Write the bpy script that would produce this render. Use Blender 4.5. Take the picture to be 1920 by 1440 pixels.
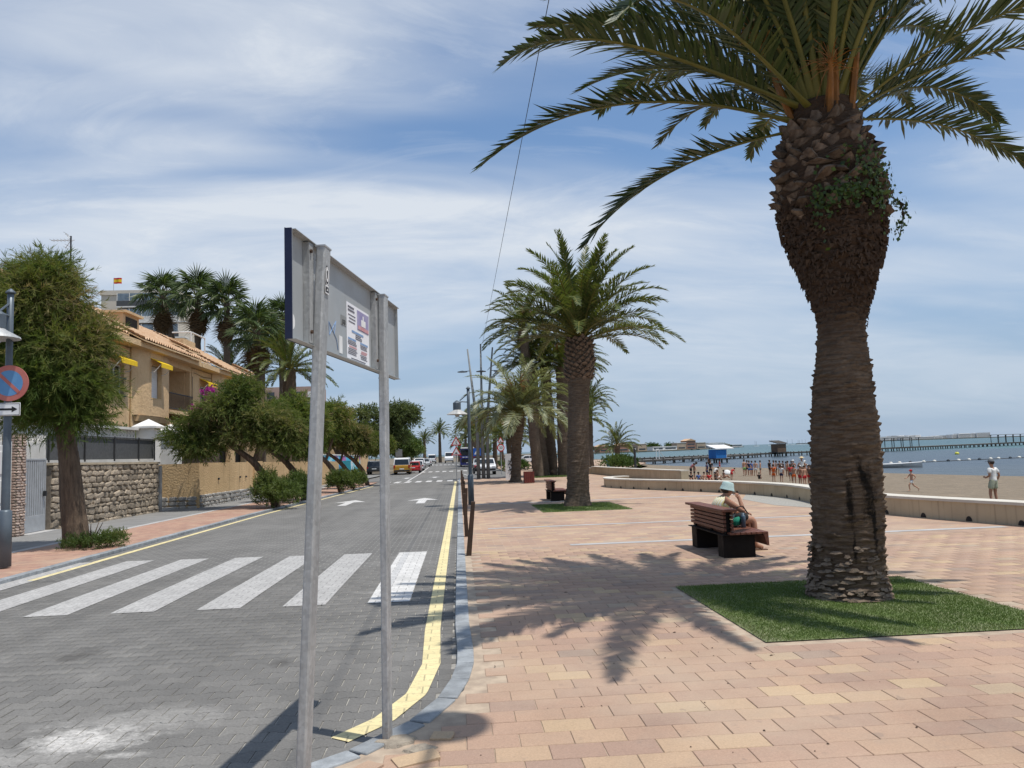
import bpy, bmesh, math, random
import numpy as np
from mathutils import Vector, Matrix

SC = bpy.context.scene
for _o in list(bpy.data.objects): bpy.data.objects.remove(_o)
COL = SC.collection
rad = math.radians

# ------------------------------------------------------------------ camera
CAM_H = 1.65
def make_camera():
    yaw, pitch, roll = rad(4.1), rad(5.09), rad(1.9)
    f = Vector((math.sin(yaw)*math.cos(pitch), math.cos(yaw)*math.cos(pitch), math.sin(pitch)))
    r = Vector((math.cos(yaw), -math.sin(yaw), 0)); u = r.cross(f)
    c, s = math.cos(roll), math.sin(roll)
    r2 = r*c - u*s; u2 = u*c + r*s
    m = Matrix((r2, u2, -f)).transposed().to_4x4(); m.translation = (0, 0, CAM_H)
    cd = bpy.data.cameras.new('camera'); cd.sensor_width = 36; cd.lens = 27.04
    cd.clip_start = 0.05; cd.clip_end = 20000
    o = bpy.data.objects.new('camera', cd); COL.objects.link(o); o.matrix_world = m
    SC.camera = o
make_camera()

# ------------------------------------------------------------------ sun, sky, exposure
SUN_DIR = Vector((0.28, -0.17, 1.0)).normalized()          # towards the sun
SUN_EL = math.asin(SUN_DIR.z); SUN_AZ = math.atan2(SUN_DIR.x, SUN_DIR.y)
sd = bpy.data.lights.new('sun', 'SUN'); sd.energy = 4.4; sd.angle = rad(0.53); sd.color = (1.0, 0.95, 0.87)
so = bpy.data.objects.new('sun', sd); COL.objects.link(so)
so.rotation_euler = SUN_DIR.to_track_quat('Z', 'Y').to_euler()
SC.view_settings.view_transform = 'Standard'; SC.view_settings.look = 'None'
SC.view_settings.exposure = 0.0; SC.view_settings.gamma = 1.0; SC.view_settings.use_curve_mapping = False

def N(nt, t, **k):
    n = nt.nodes.new(t)
    for a, b in k.items(): setattr(n, a, b)
    return n
def L(nt, a, b): nt.links.new(a, b)
def MATH(nt, op, a, b=None, c=None):
    n = N(nt, 'ShaderNodeMath', operation=op)
    for i, v in enumerate((a, b, c)):
        if v is None: continue
        if isinstance(v, (int, float)): n.inputs[i].default_value = v
        else: L(nt, v, n.inputs[i])
    return n.outputs[0]
def RAMP(nt, fac, stops, interp='LINEAR'):
    n = N(nt, 'ShaderNodeValToRGB'); cr = n.color_ramp; cr.interpolation = interp
    while len(cr.elements) < len(stops): cr.elements.new(0.5)
    for e, (p, c) in zip(cr.elements, stops):
        e.position = p; e.color = (c, c, c, 1) if isinstance(c, (int, float)) else (*c, 1)
    if fac is not None: L(nt, fac, n.inputs[0])
    return n.outputs[0]
def MIX(nt, fac, a, b, mode='MIX'):
    n = N(nt, 'ShaderNodeMix', data_type='RGBA', blend_type=mode)
    for i, v in ((0, fac), (6, a), (7, b)):
        if isinstance(v, (int, float)): n.inputs[i].default_value = v
        elif isinstance(v, (tuple, list)): n.inputs[i].default_value = (*v, 1)
        else: L(nt, v, n.inputs[i])
    return n.outputs[2]
def NOISE(nt, vec, scale, detail=4, rough=0.55, dist=0.0):
    n = N(nt, 'ShaderNodeTexNoise'); n.inputs['Scale'].default_value = scale
    n.inputs['Detail'].default_value = detail; n.inputs['Roughness'].default_value = rough
    n.inputs['Distortion'].default_value = dist
    if vec is not None: L(nt, vec, n.inputs['Vector'])
    return n.outputs[0]
def MAPPING(nt, vec, loc=(0,0,0), rot=(0,0,0), scale=(1,1,1)):
    n = N(nt, 'ShaderNodeMapping'); L(nt, vec, n.inputs[0])
    n.inputs[1].default_value = loc; n.inputs[2].default_value = rot; n.inputs[3].default_value = scale
    return n.outputs[0]

def make_world():
    w = bpy.data.worlds.new('World'); SC.world = w; w.use_nodes = True
    nt = w.node_tree; nt.nodes.clear()
    sky = N(nt, 'ShaderNodeTexSky'); sky.sky_type = 'NISHITA'; sky.sun_disc = False
    sky.sun_elevation = SUN_EL; sky.sun_rotation = SUN_AZ
    sky.air_density = 1.0; sky.dust_density = 0.8; sky.ozone_density = 1.6; sky.altitude = 0
    tc = N(nt, 'ShaderNodeTexCoord')
    sx = N(nt, 'ShaderNodeSeparateXYZ'); L(nt, tc.outputs['Generated'], sx.inputs[0])
    z = MATH(nt, 'ADD', MATH(nt, 'MAXIMUM', sx.outputs[2], 0.0), 0.22)
    px = MATH(nt, 'DIVIDE', sx.outputs[0], z); py = MATH(nt, 'DIVIDE', sx.outputs[1], z)
    cb = N(nt, 'ShaderNodeCombineXYZ'); L(nt, px, cb.inputs[0]); L(nt, py, cb.inputs[1])
    v = cb.outputs[0]
    # broad veils of high cloud
    big = NOISE(nt, MAPPING(nt, v, CLOUD_LOC, (0, 0, rad(CLOUD_ROT)), (0.50, 1.0, 1.0)), CLOUD_SC, 4, 0.5, 0.35)
    m1 = RAMP(nt, big, ((CLOUD_LO, 0.0), (CLOUD_HI, 1.0)), 'EASE')
    # soft fibres inside the veils, and a few loose wisps
    fib = NOISE(nt, MAPPING(nt, v, (3.1, 1.7, 0), (0, 0, rad(CLOUD_ROT+30)), (0.55, 1.5, 1.0)), 2.2, 9, 0.60, 0.9)
    m2 = RAMP(nt, fib, ((0.28, 0.45), (0.66, 1.0)))
    wisp = RAMP(nt, NOISE(nt, MAPPING(nt, v, (9, 4, 0), (0, 0, rad(CLOUD_ROT-20)), (0.7, 1.5, 1)), 2.4, 10, 0.64, 1.4), ((0.50, 0.0), (0.82, 0.55)))
    mask = MATH(nt, 'ADD', MATH(nt, 'MULTIPLY', MATH(nt, 'MULTIPLY', m1, m2), 0.98), MATH(nt, 'MULTIPLY', wisp, 0.55))
    low = RAMP(nt, sx.outputs[2], ((0.0, 0.25), (0.10, 0.45), (0.28, 1.0)))      # veils dissolve into the haze low down
    mask = MATH(nt, 'MINIMUM', MATH(nt, 'MULTIPLY', mask, low), 0.92)
    skyc = MIX(nt, 1.0, sky.outputs[0], SKY_TINT, 'MULTIPLY')
    haze = RAMP(nt, sx.outputs[2], ((0.0, 0.90), (0.08, 0.84), (0.20, 0.60), (0.36, 0.20), (0.65, 0.05)))
    skyc = MIX(nt, haze, skyc, HAZE_COL)
    col = MIX(nt, mask, skyc, CLOUD_COL)
    bg = N(nt, 'ShaderNodeBackground'); bg.inputs[1].default_value = 0.14
    L(nt, col, bg.inputs[0])
    out = N(nt, 'ShaderNodeOutputWorld'); L(nt, bg.outputs[0], out.inputs[0])
CLOUD_LOC = (12.70, 17.36, 0); CLOUD_ROT = 8; CLOUD_SC = 0.85; CLOUD_LO = 0.42; CLOUD_HI = 0.60
CLOUD_COL = (5.3, 5.65, 6.1); HAZE_COL = (2.80, 3.55, 4.65); SKY_TINT = (0.62, 0.84, 1.00)
make_world()

# ------------------------------------------------------------------ scene helpers
def gz(y): return -0.0068*min(max(y-10.0, 0.0), 75.0)        # the street falls gently away

def tag(o, label=None, cat=None, group=None, kind=None):
    for k, v in (('label', label), ('category', cat), ('group', group), ('kind', kind)):
        if v: o[k] = v
    return o
def link(name, me, parent=None, mats=None, loc=None, rot=None):
    o = bpy.data.objects.new(name, me); COL.objects.link(o)
    if parent: o.parent = parent
    if me is not None and mats is not None and not me.materials:
        for m in (mats if isinstance(mats, (list, tuple)) else [mats]): me.materials.append(m)
    if loc is not None: o.location = loc
    if rot is not None: o.rotation_euler = rot
    return o
def empty(name, loc=(0,0,0), rz=0.0, label=None, cat=None, group=None, kind=None):
    o = bpy.data.objects.new(name, None); COL.objects.link(o)
    o.location = loc; o.rotation_euler = (0, 0, rz); o.empty_display_size = 0.1
    return tag(o, label, cat, group, kind)
def copy_tree(o, parent=None):
    c = o.copy(); COL.objects.link(c); c.parent = parent
    for ch in o.children: copy_tree(ch, c)
    return c

def np_mesh(name, V, faces, mi=None, smooth=False, attrs=None):
    """faces: list of (n,k) int arrays."""
    me = bpy.data.meshes.new(name)
    V = np.asarray(V, dtype=np.float32)
    me.vertices.add(len(V)); me.vertices.foreach_set('co', V.ravel())
    faces = [np.asarray(f, dtype=np.int32) for f in faces if len(f)]
    idx = np.concatenate([f.ravel() for f in faces])
    tot = np.concatenate([np.full(len(f), f.shape[1], dtype=np.int32) for f in faces])
    st = np.concatenate([[0], np.cumsum(tot)[:-1]]).astype(np.int32)
    me.loops.add(len(idx)); me.loops.foreach_set('vertex_index', idx)
    me.polygons.add(len(tot)); me.polygons.foreach_set('loop_start', st); me.polygons.foreach_set('loop_total', tot)
    if mi is not None: me.polygons.foreach_set('material_index', np.asarray(mi, dtype=np.int32))
    if smooth: me.polygons.foreach_set('use_smooth', np.ones(len(tot), dtype=bool))
    if attrs:
        for k, a in attrs.items():
            at = me.attributes.new(k, 'FLOAT', 'POINT'); at.data.foreach_set('value', np.asarray(a, dtype=np.float32))
    me.update(calc_edges=True); me.validate()
    return me

class MB:
    """collects shapes; build() links them as ONE mesh object"""
    def __init__(s): s.v = []; s.f = []; s.m = []
    def add(s, vs, fs, mi=0, M=None):
        b = len(s.v)
        s.v += [tuple(M @ Vector(p)) if M is not None else tuple(p) for p in vs]
        s.f += [tuple(i+b for i in f) for f in fs]; s.m += [mi]*len(fs)
        return s
    def box(s, c, d, mi=0, rz=0.0, M=None):
        hx, hy, hz = d[0]/2, d[1]/2, d[2]/2
        vs = [(x, y, z) for z in (-hz, hz) for x, y in ((-hx,-hy),(hx,-hy),(hx,hy),(-hx,hy))]
        ca, sa = math.cos(rz), math.sin(rz)
        vs = [(c[0]+x*ca-y*sa, c[1]+x*sa+y*ca, c[2]+z) for x, y, z in vs]
        return s.add(vs, [(0,3,2,1),(4,5,6,7),(0,1,5,4),(1,2,6,5),(2,3,7,6),(3,0,4,7)], mi, M)
    def box2(s, a, b, mi=0, M=None):
        return s.box([(a[i]+b[i])/2 for i in range(3)], [abs(b[i]-a[i]) for i in range(3)], mi, 0, M)
    def prism(s, poly, axis, a, b, mi=0, M=None, tb=None):
        """poly: 2D ring; axis 'x','y','z'; extruded from a to b."""
        n = len(poly)
        def P(p, t):
            return {'x': (t, p[0], p[1]), 'y': (p[0], t, p[1]), 'z': (p[0], p[1], t)}[axis]
        vs = [P(p, a) for p in poly] + [P(p, b) for p in (tb or poly)]
        fs = [tuple(range(n))[::-1], tuple(range(n, 2*n))] + [(i, (i+1) % n, n+(i+1) % n, n+i) for i in range(n)]
        return s.add(vs, fs, mi, M)
    def tube(s, pts, r, n=8, mi=0, M=None, cap=True):
        pts = [Vector(p) for p in pts]; k = len(pts)
        rs = r if isinstance(r, (list, tuple)) else [r]*k
        vs = []; up = None
        for i, p in enumerate(pts):
            t = (pts[min(i+1, k-1)] - pts[max(i-1, 0)]).normalized()
            if up is None: up = Vector((1,0,0)) if abs(t.z) > 0.9 else Vector((0,0,1))
            a = t.cross(up).normalized(); b = t.cross(a).normalized(); up = -b if False else up
            for j in range(n):
                w = 2*math.pi*j/n; vs.append(p + (a*math.cos(w) + b*math.sin(w))*rs[i])
        fs = [(i*n+j, i*n+(j+1) % n, (i+1)*n+(j+1) % n, (i+1)*n+j) for i in range(k-1) for j in range(n)]
        if cap: fs += [tuple(range(n))[::-1], tuple(range((k-1)*n, k*n))]
        return s.add(vs, fs, mi, M)
    def lathe(s, prof, n=16, c=(0,0,0), mi=0, M=None, cap=True):
        vs = [(c[0]+r*math.cos(2*math.pi*j/n), c[1]+r*math.sin(2*math.pi*j/n), c[2]+z) for r, z in prof for j in range(n)]
        k = len(prof)
        fs = [(i*n+j, i*n+(j+1) % n, (i+1)*n+(j+1) % n, (i+1)*n+j) for i in range(k-1) for j in range(n)]
        if cap: fs += [tuple(range(n))[::-1], tuple(range((k-1)*n, k*n))]
        return s.add(vs, fs, mi, M)
    def ellip(s, c, r, n=10, k=6, mi=0, M=None):
        vs = [(c[0], c[1], c[2]-r[2])]
        for i in range(1, k):
            a = -math.pi/2 + math.pi*i/k
            vs += [(c[0]+r[0]*math.cos(a)*math.cos(2*math.pi*j/n), c[1]+r[1]*math.cos(a)*math.sin(2*math.pi*j/n), c[2]+r[2]*math.sin(a)) for j in range(n)]
        vs.append((c[0], c[1], c[2]+r[2])); T = len(vs)-1
        fs = [(0, 1+(j+1) % n, 1+j) for j in range(n)]
        for i in range(k-2):
            fs += [(1+i*n+j, 1+i*n+(j+1) % n, 1+(i+1)*n+(j+1) % n, 1+(i+1)*n+j) for j in range(n)]
        b = 1+(k-2)*n
        fs += [(b+j, b+(j+1) % n, T) for j in range(n)]
        return s.add(vs, fs, mi, M)
    def mesh(s, name, mats=None, smooth=False):
        me = bpy.data.meshes.new(name); me.from_pydata(s.v, [], s.f)
        me.polygons.foreach_set('material_index', s.m)
        if smooth: me.polygons.foreach_set('use_smooth', [True]*len(s.f))
        for m in (mats if isinstance(mats, (list, tuple)) else [mats] if mats else []): me.materials.append(m)
        me.update(); return me
    def build(s, name, mats=None, parent=None, smooth=False, loc=None, rot=None, bevel=0.0):
        o = link(name, s.mesh(name, mats, smooth), parent, None, loc, rot)
        if bevel:
            b = o.modifiers.new('bevel', 'BEVEL'); b.width = bevel; b.segments = 2; b.limit_method = 'ANGLE'
        return o

# ------------------------------------------------------------------ materials
MATS = {}
def new_mat(name):
    m = bpy.data.materials.new(name); m.use_nodes = True
    nt = m.node_tree; b = nt.nodes['Principled BSDF']; MATS[name] = m
    return m, nt, b
def coords(nt, kind):
    if kind == 'POS': return N(nt, 'ShaderNodeNewGeometry').outputs['Position']
    return N(nt, 'ShaderNodeTexCoord').outputs['Object']
def pm(name, col, col2=None, scale=4.0, rough=0.75, metal=0.0, bump=0.0, bscale=None, coord='POS', stretch=(1,1,1),
       lo=0.36, hi=0.64, spec=0.3, orand=0.0, emit=0.0, detail=5):
    """procedural surface: two-tone noise, optional fine relief, optional per-object shade"""
    m, nt, b = new_mat(name)
    b.inputs['Roughness'].default_value = rough; b.inputs['Metallic'].default_value = metal
    b.inputs['Specular IOR Level'].default_value = spec
    col2 = col2 or tuple(c*0.8 for c in col)
    v = MAPPING(nt, coords(nt, coord), scale=stretch)
    c = MIX(nt, RAMP(nt, NOISE(nt, v, scale, detail, 0.6), ((lo, 0.0), (hi, 1.0))), col, col2)
    if orand:
        r = N(nt, 'ShaderNodeObjectInfo').outputs['Random']
        c = MIX(nt, 1.0, c, RAMP(nt, r, ((0.0, 1-orand), (1.0, 1+orand))), 'MULTIPLY')
    L(nt, c, b.inputs['Base Color'])
    rr = RAMP(nt, NOISE(nt, v, scale*2.3, 3), ((0.3, max(0.0, rough-0.12)), (0.7, min(1.0, rough+0.1))))
    L(nt, rr, b.inputs['Roughness'])
    if bump:
        bn = N(nt, 'ShaderNodeBump'); bn.inputs['Strength'].default_value = min(1.0, bump); bn.inputs['Distance'].default_value = 0.02*max(1.0, bump)
        L(nt, NOISE(nt, v, bscale or scale*5, 6, 0.65), bn.inputs['Height']); L(nt, bn.outputs[0], b.inputs['Normal'])
    return m
def leafm(name, stops, rough=0.55, trans=0.30, spec=0.25, tcol=None):
    """foliage: shade from the 'rnd' attribute of each leaf, some light passing through"""
    m, nt, b = new_mat(name)
    a = N(nt, 'ShaderNodeAttribute', attribute_name='rnd')
    c = RAMP(nt, a.outputs['Fac'], stops)
    r = N(nt, 'ShaderNodeObjectInfo').outputs['Random']
    c = MIX(nt, 1.0, c, RAMP(nt, r, ((0.0, 0.82), (1.0, 1.15))), 'MULTIPLY')
    L(nt, c, b.inputs['Base Color']); b.inputs['Roughness'].default_value = rough
    b.inputs['Specular IOR Level'].default_value = spec
    t = N(nt, 'ShaderNodeBsdfTranslucent'); L(nt, MIX(nt, 1.0, c, tcol or (1.2, 1.25, 0.6), 'MULTIPLY'), t.inputs[0])
    mx = N(nt, 'ShaderNodeMixShader'); mx.inputs[0].default_value = trans
    L(nt, b.outputs[0], mx.inputs[1]); L(nt, t.outputs[0], mx.inputs[2])
    L(nt, mx.outputs[0], nt.nodes['Material Output'].inputs[0])
    return m
# ================================================================== ground, street, promenade
RNG = random.Random(7)
def tworng(s): return np.random.default_rng(s)
YB = [-8, 3.2, 10, 20, 32, 45, 60, 85, 130, 260, 700]

PL, PP, PE = 0.20, 0.150, 0.011          # road block length, row pitch, interlock depth
QL, QP = 0.30, 0.20                      # promenade paver

def cell_nodes(nt, pl, pp, e):
    pos = N(nt, 'ShaderNodeNewGeometry').outputs['Position']
    sx = N(nt, 'ShaderNodeSeparateXYZ'); L(nt, pos, sx.inputs[0]); x, y = sx.outputs[0], sx.outputs[1]
    yp = MATH(nt, 'DIVIDE', y, pp); k = MATH(nt, 'FLOOR', yp); fy = MATH(nt, 'FRACT', yp)
    par = MATH(nt, 'MULTIPLY', MATH(nt, 'FLOORED_MODULO', k, 2.0), 0.5)
    u = MATH(nt, 'ADD', MATH(nt, 'DIVIDE', x, pl), par); c = MATH(nt, 'FLOOR', u); fu = MATH(nt, 'FRACT', u)
    tri = MATH(nt, 'MULTIPLY', MATH(nt, 'SUBTRACT', MATH(nt, 'ABSOLUTE', MATH(nt, 'SUBTRACT', fu, 0.5)), 0.25), 8.0)
    tri = MATH(nt, 'MAXIMUM', MATH(nt, 'MINIMUM', tri, 1.0), -1.0)
    off = MATH(nt, 'MULTIPLY', tri, e)
    yy = MATH(nt, 'MULTIPLY', fy, pp)
    d1 = MATH(nt, 'ABSOLUTE', MATH(nt, 'ADD', yy, off))
    d2 = MATH(nt, 'ABSOLUTE', MATH(nt, 'SUBTRACT', MATH(nt, 'ADD', off, pp), yy))
    dl = MATH(nt, 'MINIMUM', d1, d2)
    ds = MATH(nt, 'MULTIPLY', MATH(nt, 'MINIMUM', fu, MATH(nt, 'SUBTRACT', 1.0, fu)), pl)
    cv = N(nt, 'ShaderNodeCombineXYZ'); L(nt, c, cv.inputs[0]); L(nt, k, cv.inputs[1])
    wn = N(nt, 'ShaderNodeTexWhiteNoise', noise_dimensions='2D'); L(nt, cv.outputs[0], wn.inputs['Vector'])
    return pos, dl, ds, wn.outputs['Value']

ROAD_STOPS = ((0.0, (0.136, 0.132, 0.125)), (0.5, (0.152, 0.147, 0.139)), (1.0, (0.168, 0.162, 0.152)))
PROM_STOPS = ((0.0, (0.285, 0.215, 0.172)), (0.06, (0.325, 0.220, 0.168)), (0.40, (0.362, 0.243, 0.178)), (0.75, (0.380, 0.257, 0.184)),
              (0.90, (0.412, 0.292, 0.196)), (0.98, (0.440, 0.322, 0.204)), (1.0, (0.310, 0.250, 0.205)))

def road_wear(nt, pos, col):
    # large soft blotches, tyre-darkened lanes, spilled plaster dust
    c = MIX(nt, 1.0, col, RAMP(nt, NOISE(nt, pos, 0.55, 5, 0.6), ((0.3, 0.86), (0.7, 1.14))), 'MULTIPLY')
    c = MIX(nt, 1.0, c, RAMP(nt, NOISE(nt, MAPPING(nt, pos, scale=(1.6, 0.05, 1)), 1.0, 3), ((0.35, 0.90), (0.65, 1.08))), 'MULTIPLY')
    c = MIX(nt, 1.0, c, RAMP(nt, NOISE(nt, pos, 60, 4, 0.7), ((0.25, 0.72), (0.75, 1.25))), 'MULTIPLY')
    for (cx, cy, rx, ry, amt) in ((-3.4, 7.2, 0.20, 0.30, -0.5), (-1.5, 6.6, 0.12, 0.18, -0.55), (-2.9, 11.2, 0.25, 0.5, -0.45), (-1.3, 18, 0.35, 2.2, -0.4), (-4.0, 22, 0.3, 2.5, -0.4), (-2.30, 5.02, 0.42, 0.26, 0.85), (-1.98, 4.72, 0.16, 0.05, 0.5), (-0.95, 9.7, 0.5, 0.12, 0.28), (-2.6, 4.75, 0.5, 0.3, 0.28), (-2.1, 5.3, 0.75, 0.35, 0.25)):
        v = MAPPING(nt, pos, (-cx/rx, -cy/ry, 0), (0, 0, 0), (1/rx, 1/ry, 0))
        ln = N(nt, 'ShaderNodeVectorMath', operation='LENGTH'); L(nt, v, ln.inputs[0])
        nz = MATH(nt, 'MULTIPLY', MATH(nt, 'SUBTRACT', NOISE(nt, pos, 5.0, 7, 0.7), 0.5), 2.6)
        fine = RAMP(nt, NOISE(nt, pos, 38, 5, 0.75), ((0.35, 0.3), (0.62, 1.0)))
        d = MATH(nt, 'ADD', ln.outputs['Value'], nz)
        mk = MATH(nt, 'MULTIPLY', RAMP(nt, d, ((0.25, 1.0), (1.0, 0.0))), MATH(nt, 'MULTIPLY', fine, amt))
        if amt < 0:
            c = MIX(nt, MATH(nt, 'MULTIPLY', RAMP(nt, d, ((0.3, 1.0), (1.1, 0.0))), -amt), c, (0.062, 0.058, 0.054)); continue
        c = MIX(nt, mk, c, (0.62, 0.60, 0.57))
    return c
def prom_wear(nt, pos, col):
    c = MIX(nt, 1.0, col, RAMP(nt, NOISE(nt, pos, 0.8, 5, 0.6), ((0.3, 0.88), (0.7, 1.12))), 'MULTIPLY')
    c = MIX(nt, 1.0, c, RAMP(nt, NOISE(nt, pos, 90, 4, 0.75), ((0.25, 0.80), (0.75, 1.2))), 'MULTIPLY')
    c = MIX(nt, RAMP(nt, NOISE(nt, pos, 2.3, 7, 0.7), ((0.50, 0.0), (0.72, 0.42))), c, (0.30, 0.235, 0.185))
    c = MIX(nt, RAMP(nt, NOISE(nt, MAPPING(nt, pos, (4, 2, 0)), 0.6, 6, 0.65), ((0.46, 0.0), (0.68, 0.45))), c, (0.46, 0.36, 0.265))
    spots = RAMP(nt, NOISE(nt, pos, 9.0, 3, 0.5), ((0.66, 0.0), (0.72, 0.40)))
    return MIX(nt, spots, c, (0.22, 0.17, 0.14))
def fine_bump(nt, pos, b, s=120, st=0.25):
    bn = N(nt, 'ShaderNodeBump'); bn.inputs['Strength'].default_value = st; bn.inputs['Distance'].default_value = 0.004
    L(nt, NOISE(nt, pos, s, 4, 0.7), bn.inputs['Height']); L(nt, bn.outputs[0], b.inputs['Normal'])
def paver_mat(name, stops, wear, src):
    m, nt, b = new_mat(name)
    pos = N(nt, 'ShaderNodeNewGeometry').outputs['Position']
    r = N(nt, 'ShaderNodeObjectInfo').outputs['Random'] if src == 'OBJ' else N(nt, 'ShaderNodeAttribute', attribute_name='rnd').outputs['Fac']
    L(nt, wear(nt, pos, RAMP(nt, r, stops)), b.inputs['Base Color']); b.inputs['Roughness'].default_value = 0.85
    b.inputs['Specular IOR Level'].default_value = 0.25
    fine_bump(nt, pos, b)
    return m
def sheet_mat(name, stops, wear, pl, pp, e, jl, js, wl, ws):
    m, nt, b = new_mat(name)
    pos, dl, ds, r = cell_nodes(nt, pl, pp, e)
    c = wear(nt, pos, RAMP(nt, r, stops))
    c = MIX(nt, RAMP(nt, dl, ((wl*0.5, 0.55), (wl, 0.0))), c, jl)
    c = MIX(nt, RAMP(nt, ds, ((ws*0.5, 0.8), (ws, 0.0))), c, js)
    L(nt, c, b.inputs['Base Color']); b.inputs['Roughness'].default_value = 0.85; b.inputs['Specular IOR Level'].default_value = 0.25
    return m
def paint_mat(name, col, under, wear=0.5, joints=True):
    m, nt, b = new_mat(name)
    pos, dl, ds, r = cell_nodes(nt, PL, PP, PE)
    c = MIX(nt, 1.0, RAMP(nt, r, ((0, tuple(x*0.90 for x in col)), (1, tuple(x*1.04 for x in col)))), RAMP(nt, NOISE(nt, pos, 2.2, 5), ((0.3, 0.88), (0.7, 1.05))), 'MULTIPLY')
    c = MIX(nt, RAMP(nt, NOISE(nt, pos, 26, 6, 0.75), ((0.58-wear*0.16, 0.0), (0.74, 0.85))), c, under)
    if joints:
        c = MIX(nt, RAMP(nt, dl, ((0.002, 0.5), (0.006, 0.0))), c, under)
        c = MIX(nt, RAMP(nt, ds, ((0.003, 0.60), (0.008, 0.0))), c, tuple(x*0.6 for x in under))
    L(nt, c, b.inputs['Base Color']); b.inputs['Roughness'].default_value = 0.75; b.inputs['Specular IOR Level'].default_value = 0.25
    return m

M_block_o = paver_mat('grey_concrete_block', ROAD_STOPS, road_wear, 'OBJ')
M_block_a = paver_mat('grey_concrete_block_field', ROAD_STOPS, road_wear, 'ATT')
M_pav_o = paver_mat('warm_paver', PROM_STOPS, prom_wear, 'OBJ')
M_pav_a = paver_mat('warm_paver_field', PROM_STOPS, prom_wear, 'ATT')
M_road = sheet_mat('block_road', ROAD_STOPS, road_wear, PL, PP, PE, (0.09, 0.087, 0.083), (0.24, 0.235, 0.22), 0.007, 0.012)
M_prom = sheet_mat('paved_promenade', PROM_STOPS, prom_wear, QL, QP, 0.0, (0.31, 0.225, 0.165), (0.42, 0.32, 0.24), 0.008, 0.008)
M_rbed = pm('sandy_bedding', (0.38, 0.365, 0.33), (0.20, 0.19, 0.175), 9, 0.95)
M_pbed = pm('mortar_bedding', (0.45, 0.36, 0.27), (0.30, 0.235, 0.18), 6, 0.95)
M_white = paint_mat('worn_white_paint', (0.47, 0.46, 0.445), (0.17, 0.165, 0.16), 1.15)
M_white1 = paint_mat('fresher_white_paint', (0.60, 0.59, 0.57), (0.18, 0.175, 0.17), 0.5)
M_white2 = paint_mat('white_paint', (0.58, 0.57, 0.555), (0.2, 0.195, 0.19), 0.2)
M_yellow = paint_mat('yellow_paint', (0.70, 0.60, 0.33), (0.24, 0.215, 0.16), 0.3)
M_kerb = pm('grey_granite', (0.31, 0.33, 0.345), (0.20, 0.212, 0.222), 7, 0.7, bump=0.3, bscale=60, orand=0.14)
M_side = pm('grey_sidewalk', (0.225, 0.222, 0.215), (0.185, 0.182, 0.178), 1.5, 0.85, bump=0.2, bscale=60)
M_band = sheet_mat('pink_paver_band', ((0.0, (0.30, 0.175, 0.135)), (0.6, (0.36, 0.215, 0.16)), (1.0, (0.42, 0.27, 0.19))), prom_wear, 0.2, 0.1, 0.0, (0.25, 0.16, 0.12), (0.3, 0.2, 0.15), 0.006, 0.006)
M_earth = pm('dry_ground', (0.20, 0.165, 0.12), (0.14, 0.12, 0.085), 0.4, 0.95)
M_asph = pm('far_asphalt', (0.135, 0.132, 0.128), (0.11, 0.108, 0.105), 0.6, 0.85)

def strip(xl, xr, ys, dz, thick=0.0):
    """sheet following the fall of the street; xl/xr constants or functions of y"""
    fl = xl if callable(xl) else (lambda y: xl); fr = xr if callable(xr) else (lambda y: xr)
    mb = MB(); vs = []
    for y in ys: vs += [(fl(y), y, gz(y)+dz), (fr(y), y, gz(y)+dz)]
    mb.add(vs, [(2*i, 2*i+1, 2*i+3, 2*i+2) for i in range(len(ys)-1)])
    return mb
def interp(pts):
    P = sorted(pts, key=lambda p: p[1]); ys = [p[1] for p in P]; xs = [p[0] for p in P]
    return lambda y: float(np.interp(y, ys, xs))

# ground sheet under everything on the land side
LANDX = interp([(0, -30), (0, 40), (10.5, 50), (11, 66), (21, 92), (27, 110), (32, 160), (34, 300), (20, 520), (-200, 900)])
g = strip(-900, LANDX, [-30, 10, 40, 50, 66, 85, 92, 110, 160, 300, 520, 900], -0.06); tag(g.build('ground', M_earth), kind='structure')

LEFTX = interp([(-6.45, -30), (-6.45, 12), (-6.50, 26), (-6.25, 36), (-5.78, 52), (-5.9, 58)])   # left yellow line
KERBX = interp([(-4.6, 2.9), (-2.5, 3.45), (-1.45, 3.85), (-0.72, 4.42), (-0.33, 4.95), (-0.13, 5.5), (-0.05, 6.3), (-0.08, 7.5), (-0.08, 64)])  # kerb, road side
road = tag(strip(lambda y: LEFTX(y)-0.20 if y < 53 else -8.6, lambda y: min(0.0, KERBX(y)+0.05) if y < 64 else 5.2, [12.0, 26, 36, 52, 53.5, 64, 66, 85, 130, 230], 0.0).build('road', M_road), kind='structure')
bed = strip(-7.2, lambda y: KERBX(y)+0.06, [-8, 2.9, 3.45, 3.85, 4.42, 4.95, 5.5, 6.3, 10, 12.0], -0.007).build('bedding', M_rbed, road)

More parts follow.
